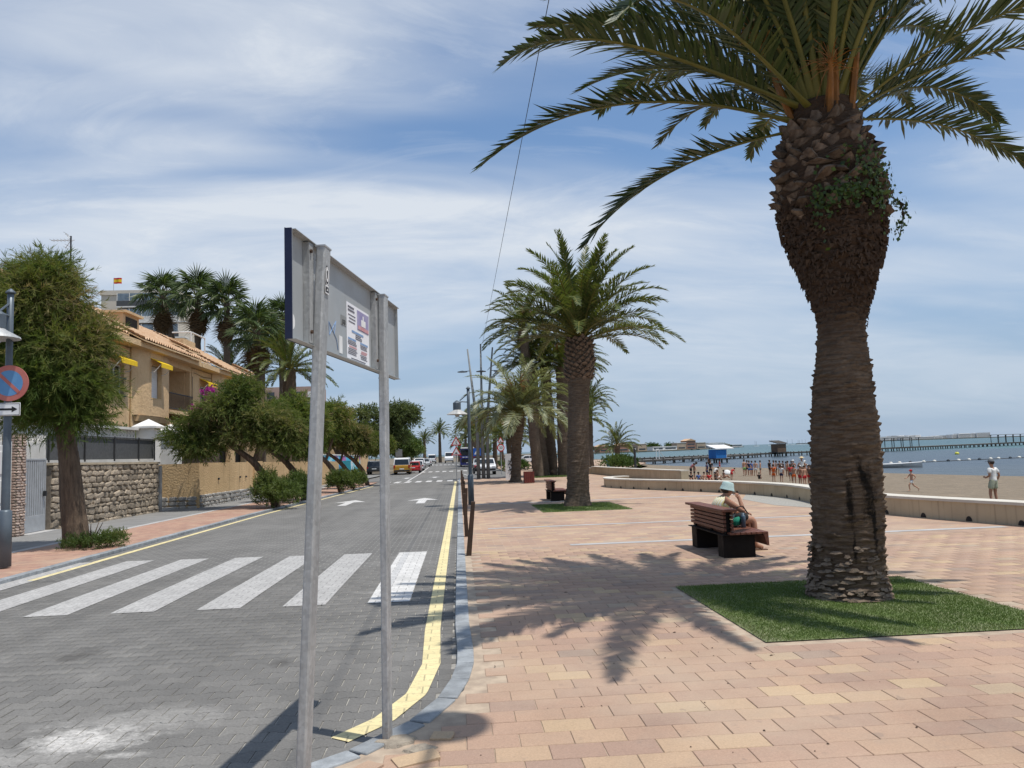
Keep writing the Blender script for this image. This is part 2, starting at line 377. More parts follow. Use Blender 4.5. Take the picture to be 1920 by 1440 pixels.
def block_ring():
    h, w, s, a = PP/2+PE-0.0013, PP/2-PE-0.0013, 0.012, PL/2-0.0040
    q = PL/4
    lo = [(-a,-h),(-q-s,-h),(-q+s,-w),(q-s,-w),(q+s,-h),(a,-h)]
    return lo + [(-x,-y) for x, y in lo]
def slab_mesh(ring, ch=0.004, depth=0.016):
    n = len(ring)
    V = []
    for x, y in ring:
        l = max(abs(x), abs(y)); V.append((x*(1-ch/max(abs(x),0.02)) if False else x-math.copysign(ch*0.7, x), y-math.copysign(ch*0.7, y), 0.0))
    V += [(x, y, -0.0035) for x, y in ring] + [(x, y, -depth) for x, y in ring]
    F = [tuple(range(n))] + [(i+n, (i+1) % n+n, (i+1) % n, i) for i in range(n)] + [(i+2*n, (i+1) % n+2*n, (i+1) % n+n, i+n) for i in range(n)]
    return V, F
def cam_x_limits(y):           # width of ground the photograph shows at that distance
    return -0.62*y-0.4, 0.80*y+0.3
def lay_pavers(parent, cells, ring, mat_o, mat_a, name, field, zj):
    """the 300 nearest pavers are objects, the rest one field of real pavers"""
    V, F = slab_mesh(ring)
    me = bpy.data.meshes.new(name); me.from_pydata(V, [], F); me.materials.append(mat_o); me.update()
    cells.sort(key=lambda c: c[0]**2*0.5 + c[1]**2)
    rg = random.Random(3)
    for x, y in cells[:300]:
        o = link(name, me, parent, None, (x, y, gz(y)+zj+rg.uniform(-0.0012, 0.0012)), (rg.gauss(0, 0.004), rg.gauss(0, 0.004), rg.gauss(0, 0.004)))
    rest = np.array(cells[300:]); n = len(rest); Va = np.array(V); k = len(Va); r = tworng(5)
    off = np.zeros((n, 1, 3)); off[:, 0, :2] = rest; off[:, 0, 2] = [gz(y)+zj for y in rest[:, 1]]; off[:, 0, 2] += r.uniform(-0.0012, 0.0012, n)
    VV = (Va[None]+off).reshape(-1, 3)
    bs = (np.arange(n)*k)[:, None]
    quads = np.array([f for f in F if len(f) == 4])
    tops = np.array([f for f in F if len(f) != 4]) if len(ring) != 4 else np.zeros((0, 4), int)
    fl = [(quads[None]+bs[:, :, None]).reshape(-1, 4)]
    if len(tops): fl.append((tops[None]+bs[:, :, None]).reshape(-1, tops.shape[1]))
    m2 = np_mesh(field, VV, fl, attrs={'rnd': np.repeat(r.random(n), k)})
    tag(link(field, m2, parent, mat_a), kind='stuff')

cells = []
for k in range(int(3.0/PP), int(12.0/PP)):
    y = (k+0.5)*PP
    for c in range(int(-9/PL), 2):
        x = (c+0.5)*PL - 0.5*(k % 2)*PL
        lo, hi = cam_x_limits(y)
        if x > lo and x-0.03 < min(KERBX(y), KERBX(y-0.07)) and x > -6.55: cells.append((x, y))
lay_pavers(road, cells, block_ring(), M_block_o, M_block_a, 'paving_block', 'paving_block_field', 0.0)

# ---- promenade
PZ = 0.03
WALL = [(14, -10), (12.4, 3), (10.75, 10.2), (10.22, 13.5), (9.62, 16.2), (9.5, 18.2), (9.7, 20.3), (10.1, 22.2), (10.3, 24.0), (10.15, 26.0),
        (9.65, 28.4), (8.7, 31.0), (7.75, 33.3), (7.15, 35.2), (6.95, 37.0), (7.25, 38.7)]
WX = interp(WALL); EDGE = interp([(7.25, 38.7), (11.35, 39.6), (10.95, 50), (11, 66)])
PAVE_END = 13.0
prom = tag(strip(lambda y: 0.0, lambda y: WX(y)+0.05 if y < 38.8 else EDGE(y), [PAVE_END, 16.2, 18.2, 20.3, 22.2, 24, 26, 28.4, 31, 33.3, 35.2, 37, 38.7, 39.6, 50, 64], PZ).build('promenade', M_prom), kind='structure')
strip(lambda y: KERBX(y)+0.12, lambda y: WX(y)+0.05, [-8, 2.9, 3.45, 3.85, 4.42, 4.95, 5.5, 6.3, 7.5, 10, PAVE_END], PZ-0.006).build('bedding', M_pbed, prom)
far_prom = tag(strip(5.3, LANDX, [64, 66, 85, 92, 110, 160], PZ).build('far_promenade', M_prom), kind='structure')
LAWN = (2.47, 5.18, 6.32, 8.98)
cells = []
for k in range(int(3.2/QP), int(PAVE_END/QP)):
    y = (k+0.5)*QP
    for c in range(-20, 60):
        x = (c+0.5)*QL - 0.5*(k % 2)*QL
        lo, hi = cam_x_limits(y)
        if not (lo < x < hi) or x-QL/2 < max(KERBX(y), KERBX(y-0.09))+0.13 or x+0.15 > WX(y)-0.02: continue
        if LAWN[0]-0.13 < x < LAWN[1]+0.13 and LAWN[2]-0.08 < y < LAWN[3]+0.08: continue
        cells.append((x, y))
a, b_ = QL/2-0.0022, QP/2-0.0022
lay_pavers(prom, cells, [(-a,-b_),(a,-b_),(a,b_),(-a,b_)], M_pav_o, M_pav_a, 'paver', 'paver_field', PZ)
# pale bands crossing the promenade
M_pale = pm('pale_stone_band', (0.42, 0.41, 0.40), (0.34, 0.335, 0.33), 3, 0.85)
for (y0, w, x0, x1) in ((13.45, 0.22, 1.9, 9.9), (17.2, 0.2, 0.6, 9.3), (26.5, 0.3, 0.2, 9.8)):
    tag(strip(x0, x1, [y0, y0+w], PZ+0.004).build('pale_paving_band', M_pale), kind='structure')

# ---- kerbs: single stones
def kerb_line(name, pts_fn, y0, y1, width, z_top, step, mat, side):
    root = tag(empty(name, (0, 0, 0)), kind='structure')
    y = y0; rg = random.Random(1)
    while y < y1:
        st = step(y); ya, yb = y+0.004, min(y+st, y1)-0.004
        xa, xb = pts_fn(ya), pts_fn(yb)
        t = Vector((xb-xa, yb-ya, 0)); ln = t.length; t.normalize(); nrm = Vector((t.y, -t.x, 0))*side
        mid = Vector(((xa+xb)/2, (ya+yb)/2, gz((ya+yb)/2)))
        mb = MB(); mb.box((0, width/2*side, (z_top-0.1)/2+0.0), (ln, width, z_top+0.1))
        o = mb.build('kerb_stone', mat, root, bevel=0.008)
        o.location = mid + Vector((0, 0, rg.uniform(-0.002, 0.002)))
        fall = -math.atan((gz(yb)-gz(ya))/ln)
        o.rotation_euler = (0, fall, math.atan2(t.y, t.x)); y += st
    return root
kerb_line('kerb', KERBX, 3.0, 64, 0.135, PZ+0.006, lambda y: 0.30 if y < 4.2 else 0.42 if y < 6.2 else 1.0, M_kerb, -1)
kerb_line('far_side_kerb', lambda y: LEFTX(y)-0.22, 2.0, 52, 0.15, 0.06, lambda y: 1.0, M_kerb, 1)
# left pavement
LZ = 0.055
tag(strip(-8.75, lambda y: LEFTX(y)-0.36, [-8, 10, 12, 26, 36, 52, 60], LZ).build('left_paved_verge', M_band), kind='structure')
tag(strip(-8.95, -8.75, [-8, 10, 26, 60], LZ+0.002).build('pale_border', M_pale), kind='structure')
tag(strip(-13.5, -8.95, [-8, 10, 26, 60, 85, 100], LZ-0.002).build('sidewalk', M_side), kind='structure')

# ---- markings
def band_mesh(fn, y0, y1, xo, w, dz, dy=1.0):
    ys = list(np.arange(y0, y1, dy))+[y1]; V = []
    for y in ys:
        t = Vector((fn(y+0.05)-fn(y-0.05), 0.1, 0)).normalized(); n = Vector((t.y, -t.x, 0))
        c = Vector((fn(y), y, gz(y)+dz)); V += [tuple(c+n*xo), tuple(c+n*(xo+w))]
    mb = MB(); mb.add(V, [(2*i, 2*i+1, 2*i+3, 2*i+2) for i in range(len(ys)-1)]); return mb
tag(band_mesh(KERBX, 4.62, 56.5, -0.285, 0.145, 0.005, 0.12).build('yellow_edge_line', M_yellow), kind='structure')
tag(band_mesh(LEFTX, 12.1, 52, -0.02, 0.13, 0.005, 2.0).build('yellow_edge_line', M_yellow), kind='structure')
def stripe(x0, x1, y0, y1, mat, name='crosswalk_stripe', zz=0.005):
    ys = sorted({y0, y1, *[q for q in (10.0, 12.0) if y0 < q < y1]})
    tag(strip(x0, x1, ys, zz).build(name, mat), kind='structure')
for i in range(7): stripe(-1.08-0.955*i, -0.60-0.955*i, 9.0+0.03*i, 13.72+0.08*i, M_white1 if i == 0 else M_white)
for i in range(8): stripe(-5.75+0.8*i, -5.33+0.8*i, 57.8, 61.5, M_white2)
for i in range(8): stripe(-5.8+0.9*i, -5.3+0.9*i, 99, 103, M_white2)
for i in range(8): stripe(-6.0+0.9*i, -5.5+0.9*i, 165, 170, M_white2)
def arrow(x, y, s, turn=False):
    mb = MB(); z = gz(y)+0.005
    P = [(-0.11, -1.2), (0.11, -1.2), (0.11, 0.3), (0.42, 0.3), (0, 1.5), (-0.42, 0.3), (-0.11, 0.3)]
    mb.add([(x+px*s, y+py*s, gz(y+py*s)+0.006) for px, py in P], [(0,1,2,6), (3,4,5), (2,3,5,6)])
    tag(mb.build('lane_arrow', M_white2), kind='structure')
arrow(-1.5, 31.0, 1.5); arrow(-4.45, 31.3, 1.5); arrow(-2.3, 73, 1.5); arrow(-4.9, 73, 1.5)
tag(band_mesh(interp([(-4.1, 52.5), (-4.2, 62), (-6.6, 200)]), 62.2, 200, 0, 0.14, 0.006, 30).build('parking_line', M_white2), kind='structure')
tag(band_mesh(interp([(-5.5, 53), (-4.1, 57.5)]), 53, 57.5, 0, 0.12, 0.006, 2).build('parking_line', M_white2), kind='structure')
tag(band_mesh(interp([(1.2, 64.5), (0.4, 84)]), 66, 84, 0, 0.12, 0.006, 9).build('parking_line', M_white2), kind='structure')

# ---- turf squares with their blades
M_turf = pm('turf_mat', (0.095, 0.145, 0.038), (0.17, 0.185, 0.10), 2.2, 0.9)
M_blade = leafm('turf_blade', ((0.0, (0.072, 0.118, 0.028)), (0.6, (0.128, 0.178, 0.050)), (1.0, (0.30, 0.30, 0.19))), 0.6, 0.28)
def lawn(x0, x1, y0, y1, n, h, w, cut=None):
    root = empty('lawn_patch', ((x0+x1)/2, (y0+y1)/2, gz((y0+y1)/2)+PZ), label=None)
    strip(x0, x1, [y0, (y0+y1)/2, y1], PZ+0.004).build('turf_base', M_turf).parent = root
    root.children[0].matrix_parent_inverse = Matrix.Translation(-root.location)
    r = tworng(9)
    X = r.uniform(x0, x1, n)+r.normal(0, 0.008, n); Y = r.uniform(y0, y1, n)+r.normal(0, 0.008, n); Z = np.array([gz(y) for y in Y])+PZ+0.003
    a = r.uniform(0, 2*np.pi, n); t = r.uniform(0.3, 1.0, n); hh = h*r.uniform(0.5, 1.1, n)
    B = np.stack([X, Y, Z], 1); D = np.stack([np.cos(a), np.sin(a), np.zeros(n)], 1)*w
    la = r.uniform(0, 2*np.pi, n); T = B + np.stack([np.cos(la)*hh*t*0.8, np.sin(la)*hh*t*0.8, hh], 1)
    V = np.stack([B-D, B+D, T], 1).reshape(-1, 3) - np.array(root.location)
    # trodden pale corners
    pale = np.clip(1.0-np.minimum(np.minimum(X-x0, x1-X), np.minimum(Y-y0, y1-Y))/0.25, 0, 1)*0.6
    patch = 0.5+0.5*np.sin(X*3.1+np.sin(Y*2.3)*1.7)*np.sin(Y*2.7+X)
    rn = np.clip(r.random(n)*0.55+0.28*patch+pale*r.random(n), 0, 1)
    me = np_mesh('turf_blades', V, [np.arange(3*n).reshape(-1, 3)], attrs={'rnd': np.repeat(rn, 3)})
    tag(link('turf_blades', me, root, M_blade), kind='stuff')
    return root
tag(lawn(*LAWN, 60000, 0.022, 0.0035), 'square of artificial turf round the trunk of the largest palm', 'lawn')
tag(lawn(2.3, 4.85, 21.6, 25.2, 12000, 0.03, 0.008), 'turf patch round the second palm beyond the benches', 'lawn')
tag(lawn(5.6, 9.2, 57.5, 63.0, 8000, 0.10, 0.02), 'turf patch under the clump of leaning palms', 'lawn')
# ================================================================== palms
M_frond = leafm('painted_backlit_leaflet', ((0.0, (0.028, 0.048, 0.014)), (0.6, (0.050, 0.076, 0.021)), (1.0, (0.098, 0.108, 0.034))), 0.45, 0.18, 0.4)  # darker leaflet copy: backlit shade of the largest crown put into the colour
M_frond_gl = leafm('silvery_palm_leaflet', ((0.0, (0.120, 0.140, 0.075)), (0.6, (0.205, 0.225, 0.130)), (1.0, (0.31, 0.31, 0.19))), 0.45, 0.28, 0.4)
M_fan = leafm('fan_leaf', ((0.0, (0.045, 0.075, 0.024)), (0.6, (0.080, 0.118, 0.040)), (1.0, (0.15, 0.175, 0.075))), 0.45, 0.35, 0.4)
M_dead = leafm('dead_leaf', ((0.0, (0.10, 0.065, 0.035)), (0.6, (0.17, 0.115, 0.065)), (1.0, (0.24, 0.17, 0.10))), 0.8, 0.15, 0.1)
M_rachis = pm('yellow_green_leaf_stalk', (0.17, 0.145, 0.03), (0.11, 0.11, 0.028), 3, 0.5, coord='OBJECT')
M_orange = pm('orange_fruit_stalk', (0.27, 0.105, 0.018), (0.16, 0.072, 0.018), 5, 0.6)
M_boot = pm('cut_leaf_base', (0.215, 0.160, 0.118), (0.085, 0.057, 0.041), 9, 0.9, bump=0.6, bscale=50, coord='OBJECT', orand=0.35)
M_fibre = pm('dark_palm_fibre', (0.060, 0.036, 0.024), (0.105, 0.068, 0.045), 7, 0.95, bump=0.8, bscale=60, stretch=(1, 1, 3))
def trunk_mat(name, c1, c2, c3, burn=None):
    m, nt, b = new_mat(name)
    v = coords(nt, 'OBJECT')
    base = MIX(nt, RAMP(nt, NOISE(nt, v, 2.0, 5, 0.6), ((0.35, 0.0), (0.65, 1.0))), c1, c2)
    st = NOISE(nt, MAPPING(nt, v, scale=(2.2, 2.2, 16)), 2.2, 8, 0.72, 0.4)
    col = MIX(nt, RAMP(nt, st, ((0.42, 0.0), (0.70, 1.0))), base, c3)
    col = MIX(nt, RAMP(nt, NOISE(nt, MAPPING(nt, v, scale=(3, 3, 22)), 2.6, 7, 0.75), ((0.30, 0.75), (0.44, 0.0))), col, (0.03, 0.021, 0.015))
    if burn:
        sz_ = N(nt, 'ShaderNodeSeparateXYZ'); L(nt, v, sz_.inputs[0])      # younger bark under the crown is darker and redder
        zz_ = MATH(nt, 'ADD', sz_.outputs[2], MATH(nt, 'MULTIPLY', NOISE(nt, v, 3, 5), 0.5))
        col = MIX(nt, RAMP(nt, MATH(nt, 'DIVIDE', zz_, 5.0), ((0.54, 0.0), (0.68, 0.8))), col, (0.062, 0.038, 0.026))
        for (cx, cz, rx, rz) in burn:       # scorch marks on the bark
            q = MAPPING(nt, v, (-cx/rx, 0, -cz/rz), (0, 0, 0), (1/rx, 0, 1/rz))
            ln = N(nt, 'ShaderNodeVectorMath', operation='LENGTH'); L(nt, q, ln.inputs[0])
            d = MATH(nt, 'ADD', ln.outputs['Value'], MATH(nt, 'MULTIPLY', MATH(nt, 'SUBTRACT', NOISE(nt, MAPPING(nt, v, scale=(1.6, 1.6, 0.8)), 6, 9, 0.8), 0.5), 3.6))
            s = N(nt, 'ShaderNodeSeparateXYZ'); L(nt, v, s.inputs[0])
            front = RAMP(nt, s.outputs[1], ((0.0, 1.0), (0.01, 0.0)))
            col = MIX(nt, MATH(nt, 'MULTIPLY', RAMP(nt, d, ((0.35, 0.90), (1.35, 0.0))), front), col, (0.008, 0.007, 0.006))
    L(nt, col, b.inputs['Base Color']); b.inputs['Roughness'].default_value = 0.92; b.inputs['Specular IOR Level'].default_value = 0.15
    bn = N(nt, 'ShaderNodeBump'); bn.inputs['Strength'].default_value = 0.9; bn.inputs['Distance'].default_value = 0.02
    L(nt, NOISE(nt, MAPPING(nt, v, scale=(5, 5, 26)), 3.0, 8, 0.75), bn.inputs['Height']); L(nt, bn.outputs[0], b.inputs['Normal'])
    return m
M_trunk = trunk_mat('palm_bark', (0.080, 0.056, 0.038), (0.120, 0.090, 0.066), (0.185, 0.145, 0.110))
M_trunk1 = trunk_mat('scorched_palm_bark', (0.076, 0.050, 0.033), (0.122, 0.085, 0.058), (0.215, 0.158, 0.112), ((-0.08, 1.02, 0.045, 0.34), (0.11, 1.08, 0.09, 0.30), (0.15, 0.72, 0.035, 0.34), (0.04, 1.3, 0.05, 0.16), (-0.07, 0.55, 0.02, 0.2)))

def frond_mesh(name, Ln, e0, bend, nl, ll, lw, seed, vang=0.55, pet=0.12, droop=0.10, mats=None, side=0.0, fw0=62, fw1=30, thick=1.0, pw=1.35):
    """a feather leaf growing along +x from the origin; e0 start elevation, bend total curl (radians)"""
    r = tworng(seed); n = 28
    s = np.linspace(0, 1, n); ang = e0 - bend*s**pw; sd = side*s**1.5
    T = np.stack([np.cos(ang)*np.cos(sd), np.cos(ang)*np.sin(sd), np.sin(ang)], 1)
    P = np.concatenate([[[0,0,0]], np.cumsum((T[1:]+T[:-1])/2*(Ln/(n-1)), 0)])
    up = np.array([0,0,1.0]); S = np.cross(T, up); S /= np.linalg.norm(S, axis=1)[:, None]; Nn = np.cross(S, T)
    tw = r.uniform(-0.5, 0.5)                                   # the leaf twists towards its tip
    ca, sa = np.cos(tw*s), np.sin(tw*s); S2 = S*ca[:, None]+Nn*sa[:, None]; Nn = Nn*ca[:, None]-S*sa[:, None]; S = S2
    u = np.sort(np.concatenate([np.linspace(pet, 0.995, nl)]*2)); sg = np.tile([1.0, -1.0], nl)
    u = np.clip(u + r.uniform(-0.5, 0.5, 2*nl)*0.85/nl, pet, 0.998)
    def at(A): return np.stack([np.interp(u, s, A[:, i]) for i in range(3)], 1)
    B, Tt, Ss, Nv = at(P), at(T), at(S), at(Nn)
    q = (u-pet)/(1-pet)
    ln = ll*(0.42+0.58*np.minimum(1, q/0.22))*np.where(q > 0.55, 1-0.66*((q-0.55)/0.45)**1.3, 1.0)*r.uniform(0.82, 1.1, 2*nl)
    fw = np.radians(fw0+(fw1-fw0)*q)+r.normal(0, 0.09, 2*nl)
    va = vang*(1-0.35*q)+r.normal(0, 0.20, 2*nl)
    D = Tt*np.cos(fw)[:, None] + (Ss*sg[:, None]*np.cos(va)[:, None] + Nv*np.sin(va)[:, None])*np.sin(fw)[:, None]
    W = np.cross(D, Ss*sg[:, None]*np.sin(va)[:, None]*-1 + Nv*np.cos(va)[:, None]); W /= np.linalg.norm(W, axis=1)[:, None]+1e-9
    w = (lw*(0.75+0.25*r.random(2*nl)))[:, None]*0.5
    dr = np.zeros_like(B); dr[:, 2] = -droop*ln
    M = B + D*ln[:, None]*0.45 + dr*0.25; E = B + D*ln[:, None] + dr
    V = np.stack([B-W*w*0.6, B+W*w*0.6, M+W*w, M-W*w, E], 1).reshape(-1, 3)
    k = np.arange(2*nl)[:, None]*5
    f4 = k+np.array([[0,1,2,3]]); f3 = k+np.array([[3,2,4]])
    rn = np.repeat(np.clip(r.normal(0.5, 0.24, 2*nl), 0, 1), 5)
    # stalk
    m = 6; rr = thick*np.interp(s, [0, 0.1, 1], [0.040, 0.022, 0.005])*Ln/3.4
    ring = np.linspace(0, 2*np.pi, m, endpoint=False)
    R = P[:, None]+ (S[:, None]*np.cos(ring)[None, :, None]*1.3 + Nn[:, None]*np.sin(ring)[None, :, None]*0.8)*rr[:, None, None]
    b0 = len(V); V = np.concatenate([V, R.reshape(-1, 3)])
    i, j = np.meshgrid(np.arange(n-1), np.arange(m), indexing='ij')
    fr = np.stack([b0+i*m+j, b0+i*m+(j+1) % m, b0+(i+1)*m+(j+1) % m, b0+(i+1)*m+j], -1).reshape(-1, 4)
    rn = np.concatenate([rn, np.full(n*m, 0.5)])
    mi = np.concatenate([np.zeros(len(f4)), np.ones(len(fr)), np.zeros(len(f3))])
    me = np_mesh(name, V, [f4, fr, f3], mi=mi, attrs={'rnd': rn})
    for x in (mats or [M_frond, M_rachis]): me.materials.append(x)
    return me

def trunk_mesh(name, axis, rfun, H_, nz, ns, amp, pitch, seed, mat):
    """bark with rings of leaf scars; axis(t)->(x,y) offset, rfun(z) radius"""
    r = tworng(seed); z = np.linspace(0, H_, nz); th = np.linspace(0, 2*np.pi, ns, endpoint=False)
    wob = sum(r.uniform(0.1, 0.35)*np.sin(th*k+r.uniform(0, 6.28)) for k in (1, 2, 3, 5, 7))
    ph = z[:, None]/pitch + 0.45*wob[None, :] + 0.15*np.sin(z[:, None]*3+th[None]*2)
    fr = ph-np.floor(ph); ring = np.floor(ph).astype(int)
    cellr = r.random(4000); seg = np.floor((th[None]/(2*np.pi)*13 + 0.5*(ring % 2)+cellr[(ring*7) % 4000]*2)).astype(int)
    cell = cellr[(ring*17+seg*5) % 4000]; cell = np.where(cell > 0.82, cell*1.9, np.where(cell < 0.2, -0.25, cell))
    fine = r.normal(0, 1, (nz, ns)); fine = (fine+np.roll(fine, 1, 1)+np.roll(fine, 2, 1))/3
    low = sum(np.sin(z[:, None]*a+th[None]*b+c)*d for a, b, c, d in ((1.7, 1, 0.3, 0.5), (4.1, 2, 1.7, 0.3), (7.3, 3, 4.0, 0.25)))
    Rr = np.array([rfun(q) for q in z])[:, None] + amp*(0.9*fr*(0.35+cell)-0.4 + 0.35*fine) + amp*0.7*low
    ax = np.array([axis(q) for q in z])
    X = ax[:, 0:1]+Rr*np.cos(th); Y = ax[:, 1:2]+Rr*np.sin(th); Z = np.repeat(z[:, None], ns, 1)
    V = np.stack([X, Y, Z], -1).reshape(-1, 3)
    i, j = np.meshgrid(np.arange(nz-1), np.arange(ns), indexing='ij')
    F = np.stack([i*ns+j, i*ns+(j+1) % ns, (i+1)*ns+(j+1) % ns, (i+1)*ns+j], -1).reshape(-1, 4)
    cap = np.arange((nz-1)*ns, nz*ns)[None]
    me = np_mesh(name, V, [F, cap]); me.materials.append(mat); return me

def boot_mesh(w, l, t):
    """a cut leaf base: a lozenge scale curling out from the trunk; local x out, z up"""
    P = [(0.0, -w, -0.1*l), (0.25*t, -w*0.55, 0.55*l), (0.7*t, 0, 1.0*l), (0.25*t, w*0.55, 0.55*l), (0.0, w, -0.1*l), (0.05*t, 0, -0.5*l)]
    Q = [(0.30*t, -w*0.95, 0.0), (0.75*t, -w*0.5, 0.5*l), (1.05*t, 0, 0.88*l), (0.75*t, w*0.5, 0.5*l), (0.30*t, w*0.95, 0.0), (0.42*t, 0, -0.36*l)]
    F = [(6, 7, 8), (6, 8, 11), (8, 9, 10), (8, 10, 11)] + [(i, (i+1) % 6, 6+(i+1) % 6, 6+i) for i in range(6)]
    me = bpy.data.meshes.new('leaf_base'); me.from_pydata(P+Q, [], F); me.materials.append(M_boot); me.update(); return me
BOOTS = [boot_mesh(0.098, 0.085, 0.115), boot_mesh(0.115, 0.075, 0.125), boot_mesh(0.085, 0.10, 0.10)]
BOOTS_V = [np.array([v.co for v in m.vertices]) for m in BOOTS]

def place_frond(root, me, z, az, x0=0.0, roll=0.0, name='frond'):
    return link(name, me, root, None, (math.cos(az)*x0, math.sin(az)*x0, z), (roll, 0, az))

# ---- shared leaf shapes for the palms further off
def frond_set(Ln, seed, nl=46, ll=0.42, lw=0.035, mats=None, droop=0.1, vang=0.5, extra=0.0, pw=1.7, thick=1.2):
    S = []
    for i, (e, bd) in enumerate(((86, 26), (72, 50), (58, 62), (44, 68), (30, 66), (14, 56), (-4, 44))):
        for k in range(2):
            S.append((e, frond_mesh('frond', Ln*(0.96+0.08*k), rad(e), rad(bd+extra+9*k), nl, ll, lw, seed*31+i*2+k, vang, mats=mats, droop=droop, side=0.25*(k*2-1), thick=thick, pw=pw)))
    return S
M_frond2 = leafm('painted_sunlit_leaflet', ((0.0, (0.048, 0.072, 0.018)), (0.6, (0.090, 0.118, 0.030)), (1.0, (0.165, 0.165, 0.050))), 0.42, 0.30, 0.45)  # lighter copy of the same leaflet, sunlight painted into its colour
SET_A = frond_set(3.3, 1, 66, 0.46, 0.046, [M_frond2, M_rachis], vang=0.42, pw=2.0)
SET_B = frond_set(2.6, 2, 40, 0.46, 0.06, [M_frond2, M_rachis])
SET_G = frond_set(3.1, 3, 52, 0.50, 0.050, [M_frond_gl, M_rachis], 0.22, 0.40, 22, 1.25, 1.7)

def palm(name, label, group, x, y, Hc, rfun, axis, fset, nf, seed, tmat=None, res=(90, 28), amp=0.02, pitch=0.09, z0=None, emin=-10, scale=1.0, orange=4, boots=0, cat='palm tree'):
    root = empty(name, (x, y, (gz(y)+PZ if z0 is None else z0)), 0, label, cat, group)
    link('trunk', trunk_mesh('trunk', axis, rfun, Hc, res[0], res[1], amp, pitch, seed, tmat or M_trunk), root)
    rg = random.Random(seed); ax, ay = axis(Hc)
    crown = bpy.data.objects.new('crown', None); COL.objects.link(crown); crown.parent = root; crown.location = (ax, ay, Hc)
    ga = 2.39996
    for i in range(nf):
        t = i/(nf-1); e = 88-(88-emin)*t**0.85
        cand = sorted(fset, key=lambda q: abs(q[0]-e+rg.uniform(-7, 7)))
        o = place_frond(crown, cand[0][1], rg.uniform(-0.12, 0.1)+0.25*(1-t), i*ga+rg.uniform(-0.25, 0.25), 0.10+0.12*t, rg.uniform(-0.2, 0.2))
        o.scale = (scale*rg.uniform(0.88, 1.06),)*3
    if boots:
        Rr = rfun(Hc*0.98); V = []; F = []; rn = []
        for i in range(boots):
            zz = Hc-0.95*boots_span*(i/boots); a = i*ga; R = rfun(zz)
            Bv = BOOTS_V[i % 3]*rg.uniform(0.8, 1.25); c, s = math.cos(a), math.sin(a); bx, by = axis(zz)
            b0 = len(V)
            for p in Bv: V.append((bx+(R-0.01+p[0])*c-p[1]*s, by+(R-0.01+p[0])*s+p[1]*c, zz+p[2]))
            F += [tuple(q+b0 for q in f.vertices) for f in BOOTS[0].polygons]
        me = bpy.data.meshes.new('leaf_bases'); me.from_pydata(V, [], F); me.materials.append(M_boot); me.update()
        tag(link('leaf_bases', me, root), kind='stuff')
    for i in range(orange):
        a = rg.uniform(0, 6.28); mb = MB()
        ln = rg.uniform(1.15, 1.95)*scale
        mb.tube([(0,0,0), (0.18*ln*math.cos(a), 0.18*ln*math.sin(a), 0.6*ln), (0.40*ln*math.cos(a), 0.40*ln*math.sin(a), 0.95*ln)], [0.03, 0.025, 0.012], 5)
        for k in range(34):
            b = rg.uniform(0, 6.28); q = rg.uniform(0.1, 0.30)*ln; p = Vector((0.38*ln*math.cos(a), 0.38*ln*math.sin(a), rg.uniform(0.7, 0.95)*ln))
            mb.tube([p, p+Vector((math.cos(b)*q, math.sin(b)*q, rg.uniform(-0.1, 0.25)*ln))], [0.012, 0.006], 3, cap=False)
        mb.build('fruit_stalk', M_orange, crown)
    return root
boots_span = 1.4

# ---- the largest palm
def prof(pts):
    zs = [p[0] for p in pts]; rs = [p[1] for p in pts]
    return lambda z: float(np.interp(z, zs, rs))
def smooth_prof(pts):
    f = prof(pts)
    return lambda z: (f(z-0.12)+f(z-0.06)+f(z)+f(z+0.06)+f(z+0.12))/5
BIGX, BIGY = 4.06, 8.02
big_r = smooth_prof([(0, 0.405), (0.10, 0.39), (0.25, 0.36), (0.6, 0.36), (1.2, 0.362), (1.8, 0.335), (2.4, 0.288), (2.8, 0.242), (2.95, 0.240), (3.11, 0.275), (3.31, 0.345), (3.67, 0.455), (4.0, 0.530), (4.3, 0.548), (4.55, 0.535), (4.79, 0.475), (5.02, 0.385), (5.2, 0.34), (5.5, 0.32)])
big_ax = lambda z: (float(np.interp(z, [0, 1.2, 2.2, 3.0, 3.6, 4.4, 5.5], [0, 0.06, 0.10, 0.155, 0.145, 0.10, 0.09])), 0.02*z/5)
big = empty('palm_tree', (BIGX, BIGY, PZ), 0, 'largest palm with scorched trunk and swollen crown base on square turf', 'palm tree')
link('trunk', trunk_mesh('trunk', big_ax, big_r, 5.35, 380, 130, 0.022, 0.062, 11, M_trunk1), big)
sk = MB()                                   # torn bark flaring at the foot
rg = random.Random(2)
for i in range(320):
    a = rg.uniform(0, 6.283); z = 0.55*rg.random()**2.2; R = big_r(z)-0.016+rg.uniform(0.0, 0.016)-0.02*z; w = rg.uniform(0.03, 0.12)*(1-z); h = rg.uniform(0.008, 0.022)
    M = Matrix.Translation((R*math.cos(a), R*math.sin(a), z)) @ Matrix.Rotation(a+rg.gauss(0, 0.15), 4, 'Z') @ Matrix.Rotation(rg.gauss(0.1, 0.25), 4, 'Y')
    sk.add([(0.035, -w, -h*0.3), (0.045, 0, -h*0.7), (0.03, w, -h*0.2), (0.012, w*0.7, h), (0.02, -w*0.6, h), (-0.03, 0, 0)], [(0,1,2,3,4), (0,4,5), (1,0,5), (2,1,5), (3,2,5), (4,3,5)], 0, M)
tag(sk.build('torn_bark', pm('pale_torn_bark', (0.235, 0.180, 0.130), (0.13, 0.095, 0.068), 8, 0.95, bump=0.8, bscale=60, coord='OBJECT'), big), kind='stuff')
